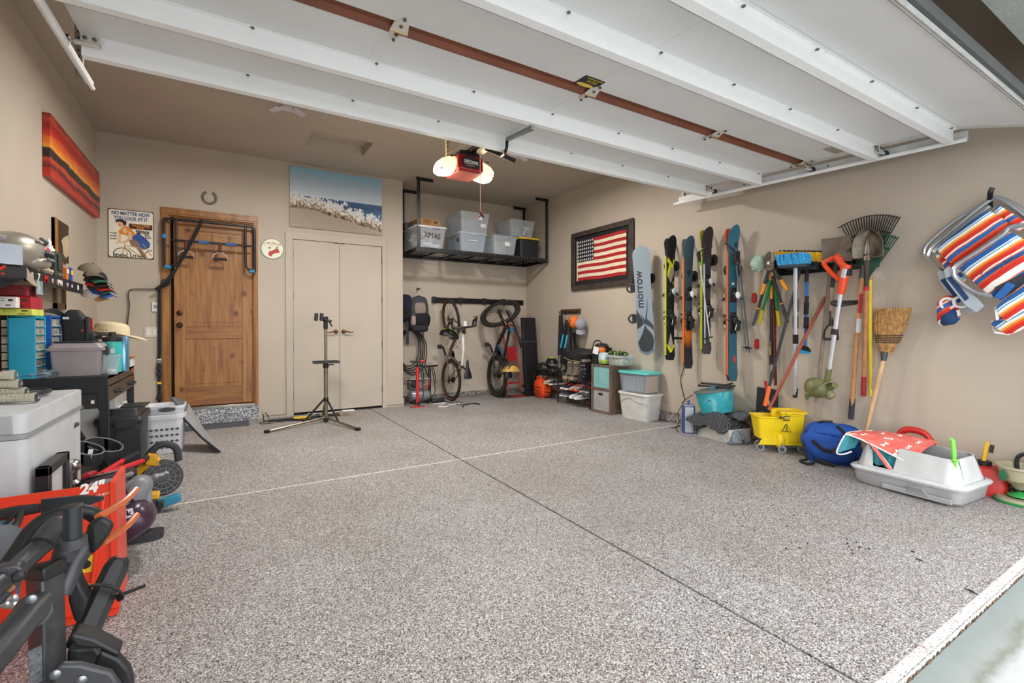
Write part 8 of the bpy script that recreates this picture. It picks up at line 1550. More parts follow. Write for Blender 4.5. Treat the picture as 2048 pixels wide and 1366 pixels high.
# dark knee-brace like boot, leather holster, saw, red bar
p=hy(153,690,4.12);t=thing('tool_case','tall black fabric case standing upright behind the grey tool tote','case',(p.x,4.12,BZ));MB().loft([[(x*s_+dx,y*s_,z)for x,y in rrect(.13,.10,.03)]for z,s_,dx in((.001,1.15,.01),(.12,1.1,.005),(.25,1.0,0),(.33,1.0,-.005),(.36,.9,-.01),(.40,.45,-.01),(.405,.3,-.01))]).B('body',K('#1f1f21',.7),t,**W0);MB().box(.055,.075,-.055,-.03,.2,.36).B('side_rail',K('#2c2e33',.4),t,**W0,bev=.004);MB().cb((-.04,-.052,.35),(.03,.006,.015)).B('white_mark',WHT,t,**W0);MB().cb((.04,-.055,.27),(.012,.006,.015)).B('red_mark',K('#b53a2a'),t,**W0);MB().ell((.08,-.01,.18),(.03,.035,.08),p=.7).B('side_pouch',K('#232325',.7),t,**W0)
p=hy(182,660,4.55);t=thing('pry_bar','red flat bar standing on end against the wall behind the bench','pry bar',(p.x,4.55,BZ));MB().bar((p.x,4.55,BZ+.03),(p.x-.005,4.57,BZ+.36),.022,.008,up=(0,1,0)).B('bar',K('#a81c20',.4),t,bev=.003)
p=hy(120,690,4.05);t=thing('leather_holster','tan leather tool holster hanging on the pegboard','holster',(-1.02,4.25,1.0));LT_=K('#b98a4e',.6,var=.15);MB().loft([[(-1.05,4.12+a,z),(-1.03,4.12+a,z),(-1.01,4.12+b,z),(-1.05,4.12+b,z)]for z,a,b in((1.20,.0,.03),(1.10,.02,.12),(1.0,.04,.20),(.92,.02,.22),(.86,.06,.16))]).B('leather',LT_,t,smooth=60);MB().ell((-1.0,4.33,1.02),(.02,.035,.02)).B('snap_flap',K('#6b3f22',.6),t)
p=hy(122,712,3.98);t=thing('hand_saw','hand saw with a grey blade and orange loop handle leaning on the pegboard','saw',(-.98,4.1,BZ));MB().loft([[(-.97+k*.003,4.10+a,BZ+b)for a,b in((-.02,.06),(.02,.02),(.22,.17),(.20,.20),(.0,.195))]for k in(0,1)]).B('blade',K('#72715e',.4,.5),t);MB().tube(SP_([(-.955,3.98,BZ+.27),(-.955,4.05,BZ+.24),(-.955,4.06,BZ+.19),(-.955,4.02,BZ+.17)]),.006,6).B('orange_hook',K('#e08a6a',.4),t);MB().bar((-.955,4.10,BZ+.14),(-.955,4.17,BZ+.07),.02,.05).B('rubber_grip',K('#242a2e',.6),t,bev=.004);MB().bar((-.95,4.11,BZ+.17),(-.95,4.17,BZ+.2),.008,.014).B('yellow_pencil',K('#d9b52a'),t)
MB().ell((-.93,4.05,BZ+.15),(.025,.03,.03)).B('light_bulb',WHT,label='white bulb held between the blue cabinet and the hand saw',cat='bulb')
p=hy(70,745,3.70);t=thing('plastic_bag','crumpled clear plastic bag on the bench between cabinet and tool tote','bag',(p.x,3.72,BZ));MB().ell((0,0,.02),(.09,.05,.028),amp=.7,seed=8,fr=5,n=30,m=16).B('film',K('#8fa0aa',.15,0,.2,alpha=.55),t,**W0)
# drawers unit beneath the bench
t=thing('drawer_unit','white and wood drawer organiser on the floor under the far end of the bench','drawer unit',(-.80,4.38,0));MB().box(-.98,-.65,4.22,4.54,.20,.58).B('cabinet',K('#c9c9c7',.5),t,bev=.003)
for k in range(3):
    for j in range(2):MB().box(-.65,-.63,4.235+.155*j,4.375+.155*j,.42-.10*k+.0,.50-.10*k).B('drawer',K('#d6d5d2',.4),t,bev=.003);MB().box(-.635,-.62,4.235+.155*j,4.375+.155*j,.405-.10*k,.42-.10*k).B('wood_lip',K('#8f6f54',.5),t)
MB().box(-.97,-.66,4.23,4.53,.001,.2).B('plinth',K('#6d6a66',.6),t)
# ---------------------------------------------------------------- freezer and rackets
FX,FY0,FY1,FZ=-.625,2.42,3.22,.735
t=thing('chest_freezer','white chest freezer with a grey trimmed lid against the left wall','freezer',(-.85,2.82,0));FW=K('#c9cdd0',.35)
def fr_(i,z,r=.03):return[((XL+.03+FX)/2+x,(FY0+FY1)/2+y,z)for x,y in rrect(FX-XL-.03-2*i,FY1-FY0-2*i,r)]
MB().loft([fr_(.006,.02),fr_(.006,FZ-.10)]).B('body',FW,t);MB().loft([fr_(.0,FZ-.097),fr_(.0,FZ-.078)]).B('gasket_trim',K('#8f9498',.4),t);MB().loft([fr_(.002,FZ-.077),fr_(.002,FZ-.004),fr_(.008,FZ)]).B('lid',FW,t)
MB().box(XL+.06,FX-.04,FY0-.006,FY0+.002,FZ-.075,FZ-.008).B('handle_panel',K('#a3a7aa',.4),t,bev=.003);MB().box(XL+.08,FX-.13,FY0-.010,FY0-.005,FZ-.055,FZ-.022).B('handle_recess',K('#777c80',.5),t,bev=.003)
text('Midea',.035,facing((FX-.004,FY1-.11,FZ-.165),90),K('#4a4d52'),t);MB().box(FX-.03,FX+.003,FY1-.03,FY1+.004,FZ-.105,FZ-.09).B('hinge',K('#3a3c3f'),t)
for x in(XL+.06,FX-.05):
    for y in(FY0+.05,FY1-.05):MB().cyl((x,y,0.001),(x,y,.022),.02).B('foot',RUB,t)
RG_='tennis rackets lying on the freezer lid'
def racket(lab,bx,by,z,deg,c1,c2,capc,roll=0,butt=True):
    """handle end at (bx, by), head stretching away at deg"""
    t=thing('tennis_racket',lab,'racket',(bx,by,z),rot=(R(roll),0,R(deg)),group=None);HG_=K('#bdb7a6',.9,bump=.6,bs=60)
    m=MB();m.tube([(0,0,0),(.012,0,0),(.03,0,0),(.16,0,0)],[.021,.021,.017,.0165],8).B('grip',HG_,t,**W0)
    for k in range(9):MB().torus((.035+k*.014,0,0),.0168,.0018,(1,.25,0),14,4).B('grip_wrap',HG_,t,**W0)
    MB().lathe([(.0195,0),(.018,.004),(0,.005)],(0,0,0),(-1,0,0),10).B('butt_cap',K(capc,.4),t,**W0);text('A',.018,Matrix.Translation((-.0058,0,0))@Matrix.Rotation(R(-90),4,'Z')@Matrix.Rotation(R(90),4,'X'),WHT,None,'cap_mark',ext=.0004).parent=t
    MB().tube([(.16,0,0),(.22,.0,0),(.28,.035,0)],[.014,.012,.010],8).tube([(.22,0,0),(.28,-.035,0)],[.012,.010],8).B('throat',K(c1,.35),t,**W0)
    MB().tube([(.40-.135*cos(a),.105*sin(a),0)for a in[2*pi*j/32 for j in range(32)]],.010,7,closed=True).B('head_frame',K(c2,.35),t,**W0)
    st=MB()
    for k in range(-6,7):st.cyl((.40+k*.02,-.10*sqrt(1-(k*.02/.135)**2),0),(.40+k*.02,.10*sqrt(1-(k*.02/.135)**2),0),.0008,n=4).cyl((.40-.13*sqrt(max(0,1-(k*.016/.105)**2)),k*.016,0),(.40+.13*sqrt(max(0,1-(k*.016/.105)**2)),k*.016,0),.0008,n=4)
    st.B('strings',K('#2a2a2c',.5),t,**W0,kind='stuff');return t
for i,(px,py,z,lab,c1,c2,cc)in enumerate(((74,795,.022,'tennis racket with the lowest and nearest white taped grip on the freezer','#c9c9c5','#b5e02a','#3a3d42'),(53,784,.040,'tennis racket with a plain dark cap, second lowest in the pile','#e0e0de','#d9481e','#4a4f57'),(40,767,.078,'tennis racket with a pale wrapped grip, second from the top of the pile','#dcdcd8','#1d1e20','#454b55'),(31,750,.115,'red rimmed tennis racket grip on top of the racket pile','#26272a','#a01c28','#5a6270'))):
    p=hit(px,py,2,FZ+z);racket(lab,p.x,p.y,FZ+z,180-12+5*i,c1,c2,cc)
p=hit(104,772,2,FZ+.03);racket('black, yellow and white tennis racket pointing away along the freezer lid',-1.0,2.60,FZ+.02,62,'#e0d42a','#26272a','#333333')
# picture frame and teal bag leaning on the freezer
a0,a1,a2,a3=hit(83,936,0,-.56),hit(118,896,0,-.56),hit(131,985,0,-.56),hit(86,1010,0,-.56)
y0,y1=2.44,2.80;X0=-.595;t=thing('picture_frame','black framed picture of a colourful sketch leaning on the freezer side','frame',(X0,(y0+y1)/2,.18));fy0,fy1,fz0,fz1=hit(84,936,0,X0).y,hit(127,897,0,X0).y,.10,hit(84,936,0,X0).z
FM_=K('#242427',.4)
for a in((fy0,fy1,fz0,fz0+.035),(fy0,fy1,fz1-.035,fz1),(fy0,fy0+.035,fz0,fz1),(fy1-.035,fy1,fz0,fz1)):MB().box(X0-.02,X0+.02,*a).B('frame_bar',FM_,t,bev=.003)
MB().box(X0-.01,X0+.004,fy0+.03,fy1-.03,fz0+.03,fz1-.03).B('white_paper',K('#cfcfce'),t);q=MB();random.seed(2)
for k in range(34):q.cb((X0+.006,(fy0+fy1)/2+rnd(-.05,.06),(fz0+fz1)/2+rnd(-.10,.06)),(.002,rnd(.008,.03),rnd(.006,.02)),(rnd(-1,1),0,0))
q.B('colourful_sketch',stripes('sketch_ink',[(0,'#c23a2a'),(.25,'#e0b92a'),(.5,'#4f9a3a'),(.7,'#b8bd2a'),(.85,'#7a2a5a')],1,40,.6),t,kind='stuff')
MB().box(FX+.002,X0-.021,fy0+.05,fy1-.05,0.0,.12).box(X0-.022,X0+.03,fy0,fy1,.001,.098).B('storage_case',K('#2c2d31',.6),label='dark case the picture frame stands on beside the freezer',cat='case',bev=.004)
p=hy(15,965,2.25);t=thing('insulated_bag','teal and clear plastic bag standing at the left edge before the freezer','bag',(-.66,2.22,0));MB().loft([[(-.72+x*s_,2.24+y*s_,z)for x,y in rrect(.24,.14,.05)]for z,s_ in((.001,.95),(.2,1),(.37,.98),(.405,.8),(.41,.5))]).B('body',K('#237082',.5),t);MB().box(-.72,-.62,2.160,2.168,.12,.38).B('clear_pocket',K('#c9d2d6',.2,0,.1,alpha=.7),t,bev=.004)
# black tote, basket, mat
t=thing('tote_box','large black lidded storage box under the bench beside the laundry basket','storage box',(-.70,4.28,0));bc_=(-.725,4.30);BKM=K('#2b2c2e',.5,var=.1)
def rb_(w,d,z,r=.03):return[(bc_[0]+x,bc_[1]+y,z)for x,y in rrect(w,d,r)]
L0=hy(186,860,4.12);R0_=hy(286,860,4.12);tw=R0_.x-L0.x;bc_=((L0.x+R0_.x)/2,4.33);topz=hy(230,818,4.2).z
t.location=(bc_[0],bc_[1],0)
MB().loft([rb_(tw*.84,.36,.002),rb_(tw*.9,.40,topz-.10)]).B('body',BKM,t,bev=.003);MB().loft([rb_(tw*.98,.44,topz-.10),rb_(tw,.46,topz-.075),rb_(tw*.96,.43,topz-.05),rb_(tw*.8,.36,topz-.045),rb_(tw*.74,.32,topz)]).B('lid',K('#262729',.45,var=.1),t,bev=.002)
MB().box(bc_[0]-.02,bc_[0]+.10,4.10,4.12,topz-.12,topz-.06).B('latch',BKM,t,bev=.004);MB().box(bc_[0]-.02,bc_[0]+.12,4.125,4.135,.05,topz-.14).B('front_rib',BKM,t,bev=.003)
for k in range(3):MB().box(bc_[0]-.14,bc_[0]+.14,4.24+.07*k,4.28+.07*k,topz,topz+.008).B('lid_rib',BKM,t,bev=.003)
L0,R0_=hy(288,900,4.82),hy(362,900,4.82);cx,cy=(L0.x+R0_.x)/2+.01,4.95;bw=(R0_.x-L0.x)*1.10;bzt=hy(320,832,4.82).z
t=thing('laundry_basket','white plastic laundry basket with oval holes beside the wooden door step','laundry basket',(cx,cy,0));LBM=K('#cfd1d6',.45)
n_=48;rings=[];HH=bzt
def lbr(s_,z):return[(cx+x*s_,cy+y*s_,z)for x,y in rrect(bw,.25,.06,10)]
MB().loft([lbr(.86,.002),lbr(.9,.03),lbr(1.0,HH-.03),lbr(1.05,HH-.03),lbr(1.06,HH),lbr(1.0,HH+.003),lbr(.98,HH-.03),lbr(.86,.03)]).B('basket_body',LBM,t)
for r in range(4):
    for c in range(6):
        z=.055+r*.05;s_=.9+.1*z/HH;x=cx+(c-2.5)*bw*.135*s_;MB().lathe([(.013,0),(.013,.002)],(x,cy-.125*s_-.0008,z),(0,-1,0),14,1,.75).B('oval_hole',K('#4c4d52',.8),t)
for s_ in(-1,1):MB().lathe([(.04,0),(.04,.003)],(cx+s_*.0,cy-.1265,HH-.012),(0,-1,0),18,1.2,.35).B('hand_hole',K('#5a5b60',.8),t);break
t=thing('laundry_basket','second white basket nested inside and rising above the first one','laundry basket',(cx,cy,HH));cy2=cy+.01
MB().loft([[(cx+x*s_,cy2+y*s_,z)for x,y in rrect(bw,.25,.06,8)]for s_,z in((.90,HH-.06),(.99,HH+.05),(1.04,HH+.05),(1.05,HH+.075),(.98,HH+.075),(.95,HH+.05),(.85,HH-.055))]).B('basket_body',LBM,t);MB().lathe([(.045,0),(.045,.004)],(cx+.02,cy2-.131,HH+.045),(0,-1,0),20,1.3,.4).B('hand_hole',K('#54555a',.8),t);MB().tube(SP_([(cx-.04,cy2-.138,HH+.062),(cx+.02,cy2-.14,HH+.07),(cx+.08,cy2-.138,HH+.062)]),.006,6).B('handle_rim',K('#a9abb0',.5),t)
t=thing('car_floor_mat','grey carpeted car floor mat with turned edge leaning on the laundry basket','mat',(-.15,4.8,0));A,B,C_,D_=hy(437,904,4.68),hy(424,880,4.95),hy(352,812,4.92),hy(378,806,5.12)
A=fl(440,904,.012);B=fl(428,886,.012);C_=hy(368,838,4.86);D_=hy(376,808,5.1)
MB().sheet(lambda u,v:(A.lerp(C_,u)).lerp(B.lerp(D_,u),v)+V((0,0,-.02*sin(pi*u))),12,6,.014).B('carpet',K('#8a8a8c',.95,bump=.8,bs=90),t,smooth=60);E_=hy(340,800,4.98)
MB().sheet(lambda u,v:(C_.lerp(E_+V((.03,0,-.02)),u)).lerp(D_.lerp(E_+V((.0,.05,.015)),u),v)+V((0,0,.015*sin(pi*u))),10,6,.012).B('turned_end',K('#5d5e61',.95,bump=.8,bs=90),t,smooth=60);MB().tube([A,A.lerp(C_,.5)+V((0,0,-.02)),C_,C_.lerp(E_,.6)],.009,6).B('bound_edge',K('#202124',.8),t)
MB().box(-.62,-.05,4.72,5.2,.0005,.001).B('clear_floor_sheet',K('#a9abae',.3,0,.05,alpha=.35),label='thin clear plastic sheet lying under the laundry basket',cat='plastic sheet')if 0 else None
# ---------------------------------------------------------------- clutter on the floor under the bench
t=thing('wet_vacuum_hose','black ribbed hose arching behind the freezer under the bench','hose',(-.9,3.7,0));MB().tube(SP_([hy(133,868,3.6),hy(148,862,3.62),hy(163,880,3.65),hy(172,900,3.7)],8),.022,10).B('hose',BLK,t)
p=hy(138,898,3.45);t=thing('cordless_tool','yellow and black power tool wedged between the freezer and the bench leg','power tool',(-.88,3.45,0));MB().loft([[(p.x+x*s_,3.45+y,z)for x,y in rrect(.06,.12,.02)]for z,s_ in((.001,1.3),(.1,1),(.2,1),(.26,.7))]).B('housing',K('#e0a51c',.45),t,bev=.003);MB().ell((p.x-.02,3.42,.13),(.03,.07,.10),p=.7).B('black_cover',BLK,t)
p=hy(168,885,3.75);MB().ell(p,(.035,.04,.025),amp=.4,seed=3).B('work_glove',K('#d9a52a',.8),label='yellow work glove lying behind the grey rimmed bands',cat='glove')
t=thing('snowshoe_bindings','black oval bands with grey rims and a lime cord on the floor under the bench','sports gear',tuple(hy(180,905,3.5)))
for(x,y,Y,rx,rz_)in((168,897,3.45,.085,.022),(208,890,3.55,.085,.026)):
    p=hy(x,y,Y);MB().loft([[(p.x+rx*s_*cos(a),p.y+.06*sin(a),p.z+rz_*sin(a)*.9-rx*.35*cos(a)+dz_)for a in[2*pi*j/26 for j in range(26)]]for s_,dz_ in((1,.0),(1.02,-.035),(.9,-.06),(.82,-.03),(.86,.0))],closed=True).B('oval_band',K('#1c1d1f',.7),t);MB().tube([(p.x+rx*cos(a),p.y+.06*sin(a),p.z+.003+rz_*sin(a)*.9-rx*.35*cos(a))for a in[2*pi*j/26 for j in range(26)]],.004,6,closed=True).B('grey_rim',K('#6f7174',.6),t)
p=hy(180,908,3.40);MB().cb(p,(.02,.006,.05),(0,.2,0)).B('white_patch',WHT,t);MB().tube(SP_([hy(232,900,3.6),hy(237,893,3.6),hy(243,896,3.6),hy(241,905,3.6),hy(234,913,3.58)]),.005,6).B('lime_cord',K('#8fd92a'),t)
bx=hy(170,945,3.15);t=thing('hitch_box','black metal box with a yellow warning label beside the chrome hitch ball','metal box',(bx.x,3.2,0));MB().loft([[(bx.x-.09+x,3.2+y,z+x*.0)for x,y in rrect(.30,.16,.01)]for z in(.001,.20)]).B('body',K('#212224',.5,.2),t,bev=.004);MB().box(bx.x-.02,bx.x+.05,3.13,3.20,.201,.203).B('warning_label',K('#d9c81e',.5),t);text('WARNING',.013,Matrix.Translation((bx.x+.015,3.165,.2035)),BLK,t,ext=.0003)
p=hy(146,940,2.98);t=thing('hitch_ball','shiny chrome tow hitch ball on the floor beside the freezer','hitch ball',(p.x,2.98,0));zb=p.z;MB().lathe([(.035,0.001),(.04,.05),(.04,zb-.06),(.028,zb-.055),(.016,zb-.045),(.016,zb-.01),(.026,zb),(.031,zb+.018),(.026,zb+.04),(.012,zb+.05),(0,zb+.051)],n=28).B('ball_and_shank',K('#a8a6a2',.22,.95),t,**W0)
# bolt cutters, jumper cables
t=thing('bolt_cutters','red handled bolt cutters with black grips lying across the clutter','bolt cutters',hy(240,925,3.5))
for a,b,c in(((180,962),(245,922),(275,908)),((205,950),(285,922),(306,905))):A,B,C_=hy(*a,3.0),hy(*b,3.35),hy(*c,3.6);MB().cyl(A,B,.014,n=10).B('red_handle',K('#c8202c',.35),t);MB().cyl(B,C_,.017,n=10).B('black_grip',RUB,t)
t=thing('jumper_cables','coiled black jumper cables with a red clamp piled before the bench leg','jumper cables',(-.5,3.0,0))
for k in range(9):MB().tube(SP_([hy(165-k*1.5,958+k*2.2,2.95),hy(200,951+k*2.2,2.98),hy(250,940+k*2.6,3.05),hy(271,942+k*2.4,3.1),hy(262,950+k*2,3.12)],5),.0075,6).B('cable',K('#1b1b1d',.5),t)
MB().tube(SP_([hy(165,955,2.9),hy(180,948,2.9),hy(192,946,2.92)]),.012,8,sq=(1,.6)).B('red_clamp',K('#a81c28',.4),t)
# upright vacuum, lying
t=thing('vacuum_cleaner','purple and grey upright vacuum lying on the floor behind the red snow blower','vacuum cleaner',(-.40,2.95,0));PU=K('#2b1a2c',.25);GR_=K('#77787c',.45)
a,b=hy(235,1030,2.75),hy(278,1010,2.75)
MB().ell(hy(253,1012,2.80),(.075,.13,.115),(0,R(-35),0),n=24,m=16,p=.62).B('dust_bin',PU,t);MB().ell(hy(262,1038,2.72),(.09,.12,.075),(0,R(-30),0),n=20,m=12,p=.7).B('nozzle_head',K('#3a2338',.3),t)
MB().ell(hy(272,990,2.78),(.055,.08,.09),(0,R(20),0),n=18,m=12,p=.8).B('grey_shroud',GR_,t);MB().tube(SP_([hy(255,978,2.75),hy(268,968,2.75),hy(285,972,2.75),hy(293,990,2.75),hy(290,1012,2.74)]),.022,10).B('grey_yoke',K('#84858a',.4),t)
MB().tube([hy(283,966,2.9),hy(305,958,3.0),hy(330,950,3.1)],.022,12).B('wand',K('#4a4b50',.45),t);text('Shark',.026,facing(hy(324,948,2.93),0,16),WHT,t,ext=.0006);q=hy(228,985,2.62)
for k in range(8):MB().torus(hy(225+k*2.6,984-k*.6,2.6),.024,.006,(1,0,.3),14,5).B('hose_rib',BLK,t)
MB().tube([hy(222,985,2.6),hy(246,980,2.6)],.021,10).B('bellows_hose',BLK,t);LBL=hy(240,1031,2.55);MB(FR(LBL,rot=(0,R(-8),0))).box(-.045,.045,-.004,0,-.018,.018).B('logo_plate',K('#d9d9e0'),t);text('Shark',.034,facing(LBL+V((.0,-.005,0)),0,8),BLK,t,ext=.0008,bold=.001)
MB().loft([[(-.62+x+.18,2.95+y,z)for x,y in rrect(.34,.10,.03)]for z in(.001,.03)]).B('base_plate',K('#2c2a30',.5),t)
MB().tube([hy(172,972,2.75),hy(215,958,2.85),hy(262,942,3.0)],[.03,.035,.03],12,sq=(.6,1)).B('purple_wand',PU,t);MB().tube([hy(172,976,2.7),hy(262,948,2.95)],.014,8).B('grey_edge',K('#7a7b80',.4),t)
# leaf blower and blue tool
t=thing('leaf_blower','yellow and black cordless leaf blower with a round grille on the floor','leaf blower',fl(330,985));c=hy(326,957,3.45);YD=K('#e0a31c',.42);r_=.105
MB().lathe([(r_*.85,-.10),(r_,-.06),(r_,-.02),(r_*.9,0)],c,(.25,-.95,.1),32).B('fan_housing',K('#1d1e20',.5),t)
gr_=MB();TQ=V((.25,-.95,.1)).to_track_quat('Z','Y').to_matrix().to_4x4();TQ.translation=c
g2=MB(TQ)
for rr_ in(.03,.06,.085,.10):g2.torus((0,0,.004),rr_,.003,(0,0,1),28,5)
for k in range(14):an=2*pi*k/14;g2.cyl((.012*cos(an),.012*sin(an),.006),(.1*cos(an),.1*sin(an),.002),.0028,n=5)
g2.B('intake_grille',K('#6d6e72',.4),t)
MB().tube(SP_([c+V((-.09,.02,.10)),c+V((-.05,.02,.17)),c+V((.0,.02,.20)),c+V((.06,.02,.17)),c+V((.075,.02,.09))]),.02,10).B('handle',K('#2f3033',.6),t);MB().tube([c+V((-.17,.05,.0)),c+V((-.08,.04,.06)),c+V((-.02,.03,.10))],[.02,.04,.035],12).B('yellow_housing',YD,t);MB().bar(c+V((-.06,0,.09)),c+V((-.045,0,.155)),.05,.035,up=(0,1,0)).B('yellow_bracket',YD,t,bev=.006)
MB().tube([c+V((-.22,.1,-.04)),c+V((-.33,.3,-.04))],[.04,.035],14).B('blower_tube',BLK,t)
t=thing('cordless_tool','blue and black cordless tool lying under the leaf blower at the edge of the clutter','power tool',fl(345,985));p=hy(340,982,3.35);p.z=.05;MB().bar(p+V((-.10,0,-.02)),p+V((.05,0,.015)),.05,.045).B('blue_body',K('#2a7f9c',.45),t,bev=.006);MB().bar(p+V((-.13,-.01,-.03)),p+V((-.04,-.01,-.02)),.06,.035).B('battery',BLK,t,bev=.005)
t=thing('battery_tool','yellow and black battery pack tool on the floor left of the blue tool','power tool',fl(300,1010));p=hy(300,1003,3.1);p.z=max(p.z,.05);MB().bar(p+V((-.05,0,.03)),p+V((.04,0,.03)),.06,.03).B('yellow_shell',YD,t,bev=.005);MB().bar(p+V((-.05,0,-.01)),p+V((.03,0,-.01)),.07,.05).B('battery',BLK,t,bev=.005);MB().cb(p+V((.045,-.01,-.02)),(.03,.04,.03)).B('clip',BLK,t,bev=.004)
MB().ell(tuple(fl(355,896,.012)),(.11,.05,.011),p=.4).B('plastic_pad',K('#8e9093',.5),label='grey plastic tray lying flat under the laundry basket',cat='tray')if 0 else None
# ---------------------------------------------------------------- red snow blower at the left edge
SBY=2.24;SR_=K('#d63a1c',.35,var=.03);p0,p1=hy(222,966,SBY),hy(228,1222,SBY);zt_,xr=p0.z,p0.x
t=thing('snow_blower','orange red snow blower with a 24 inch auger housing at the left edge','snow blower',(-.75,SBY,0));zl=hy(0,1002,SBY)
MB().loft([[(-1.02,SBY,.03),(xr,SBY,.008),(xr,SBY,zt_),(-1.02,SBY,zt_-(xr+1.02)*0-.005)],[(-1.02,SBY+.006,.03),(xr,SBY+.006,.008),(xr,SBY+.006,zt_),(-1.02,SBY+.006,zt_-.005)]]).B('housing_back',SR_,t)
MB().loft([[(xr,SBY-.012,zt_+.01),(xr+.016,SBY-.012,zt_),(xr+.022,SBY-.012,.01),(xr,SBY-.012,.008)],[(xr,SBY+.22,zt_+.01),(xr+.01,SBY+.22,zt_),(xr+.014,SBY+.22,.01),(xr,SBY+.22,.008)]]).B('side_plate',SR_,t);MB().bar((xr-.06,SBY-.006,.05),(xr-.02,SBY-.006,zt_-.04),.015,.012,up=(1,0,0)).B('pressed_rib',SR_,t,bev=.003)
MB().bar((xr-.35,SBY-.01,.02),(xr+.02,SBY-.01,.012),.03,.02).B('scraper_bar',SR_,t)
q=hy(183,976,SBY);text('24"',.05,facing((q.x,SBY-.004,q.z),0,6),WHT,t,ext=.0008,bold=.002,shear=.2);q=hy(185,993,SBY);text('CLEARING WIDTH',.011,facing((q.x,SBY-.004,q.z),0,6),K('#f0d8d0'),t,ext=.0006,fit=.115)
q=hy(172,1128,SBY);MB().box(q.x-.025,q.x+.022,SBY-.004,SBY,q.z-.03,q.z+.03).B('warning_sticker',K('#d9b52a',.5),t);MB().lathe([(.015,0),(.015,.002)],(q.x,SBY-.004,q.z),(0,-1,0),16).B('sticker_symbol',BLK,t)
for x,y in((12,1196),(28,1196),(13,1208),(28,1209)):q=hy(x,y,1.9);MB().lathe([(.012,0),(.012,.006),(.006,.009)],q,(0,-1,0),8).B('bolt',CHR,t)
MB().loft([[(-1.0,1.905+d,.02),(-.62,1.905+d,.02),(-.58,1.905+d,.30),(-.70,1.905+d,.42),(-1.0,1.905+d,.42)]for d in(0,.3)]).B('gear_housing',SR_,t,bev=.01)
MB().tube([hy(0,1030,2.0),hy(40,1022,2.0),hy(80,1016,2.0)],[.018,.018,.014],10).B('chute_rod',BLK,t);A=hy(82,1016,1.98)
MB().loft([[A+V((0,0,-.03)),A+V((0,.03,-.022)),A+V((0,.03,.02)),A+V((0,0,.026))],[A+V((.09,0,-.02)),A+V((.09,.035,-.02)),A+V((.09,.035,.014)),A+V((.09,-.0,.02))],[A+V((.145,.01,-.006)),A+V((.145,.02,-.006)),A+V((.145,.02,.004)),A+V((.145,.01,.004))]]).B('clean_out_scoop',K('#1f2127',.35),t,smooth=60);MB().tube([hy(8,1050,1.95),hy(30,1030,1.97),hy(40,1020,1.99)],.006,6).B('cable',BLK,t);MB().tube([hy(22,1070,1.9),hy(35,1045,1.95),hy(45,1020,1.98)],.009,6).B('lever',BLK,t)
MB().lathe([(.05,0),(.05,.015),(.04,.02)],hy(-3,1090,1.75),(.5,-1,.2),20).B('grey_knob',K('#5b5d62',.5),t)
# ---------------------------------------------------------------- folded hitch bike rack in the foreground
random.seed(6)
def hk(x,y,Y=1.42):return hit(x,y,1,Y)
RK=K('#3b3c3f',.42,.2,.12,.15,30,sc=18);RK2=K('#1e1f21',.5,.1)
t=thing('hitch_bike_rack','folded black hitch mounted bicycle rack with orange release rods in the left foreground','bike rack',(-.45,1.4,0))
def plateP(nm,pts,Y,th,mt=RK,bev=.006):P_=[hk(x,y,Y)for x,y in pts];return MB().loft([P_,[p+V((0,th,0))for p in P_]]).B(nm,mt,t,bev=bev)
P_=hk(92,1240);up0,up1=hk(95,1130),hk(112,1366+60)
MB().loft([[(hk(x,y,1.42).x,Y,hk(x,y,1.42).z)for x,Y in()]if 0 else[hk(50,1140,1.42),hk(82,1142,1.36),hk(128,1120,1.42),hk(128,1120,1.50),hk(50,1140,1.50)],[hk(62,1430,1.42),hk(90,1440,1.36),hk(136,1420,1.42),hk(136,1420,1.5),hk(62,1430,1.5)]]).B('main_upright',RK,t,bev=.008)
MB().loft([[hk(45,1133,1.41),hk(86,1137,1.35),hk(134,1112,1.41),hk(134,1112,1.51),hk(45,1133,1.51)],[hk(47,1162,1.41),hk(86,1166,1.35),hk(134,1142,1.41),hk(134,1142,1.51),hk(47,1162,1.51)]]).B('upright_cap',RK2,t,bev=.006)
MB().tube([hk(-30,1190,1.25),hk(20,1150,1.33),hk(75,1098,1.40),hk(115,1068,1.44)],.020,14).B('upper_tube',RK,t)
MB().tube(SP_([hk(85,1085,1.40),hk(112,1052,1.43),hk(132,1058,1.44),hk(134,1085,1.44),hk(125,1120,1.44)],6),[.0215]*25,14).B('elbow',RK,t);MB().tube(SP_([hk(-10,1165,1.62),hk(30,1110,1.62),hk(70,1055,1.62),hk(120,1028,1.62),hk(175,1024,1.62),hk(200,1040,1.62)],6),.018,12).B('rear_hoop',RK2,t)
MB().tube([hk(146,1085,1.36),hk(145,1015,1.36)],.0165,20).B('pivot_post',K('#2c2e31',.3,.3),t);MB().lathe([(.019,0),(.019,.005),(.013,.007)],hk(145,1016,1.36),(0,0,1),20).B('post_cap',BLK,t);MB().tube([hk(147,1094,1.36),hk(147,1075,1.36)],.023,20).B('post_collar',RK,t)
MB().tube([hk(125,1190,1.47),hk(150,1125,1.50),hk(185,1075,1.54),hk(196,1052,1.56)],[.020,.022,.022,.018],14,sq=(1,.8)).B('cross_arm',RK,t)
MB().loft([[hk(172,1050,1.50),hk(205,1028,1.50),hk(232,1048,1.50),hk(204,1090,1.50),hk(182,1112,1.50)],[hk(172,1050,1.58),hk(205,1028,1.58),hk(232,1048,1.58),hk(204,1090,1.58),hk(182,1112,1.58)]]).B('arm_clamp',RK2,t,bev=.012)
OC=K('#c05a22',.25,0,.08,coat=.4)
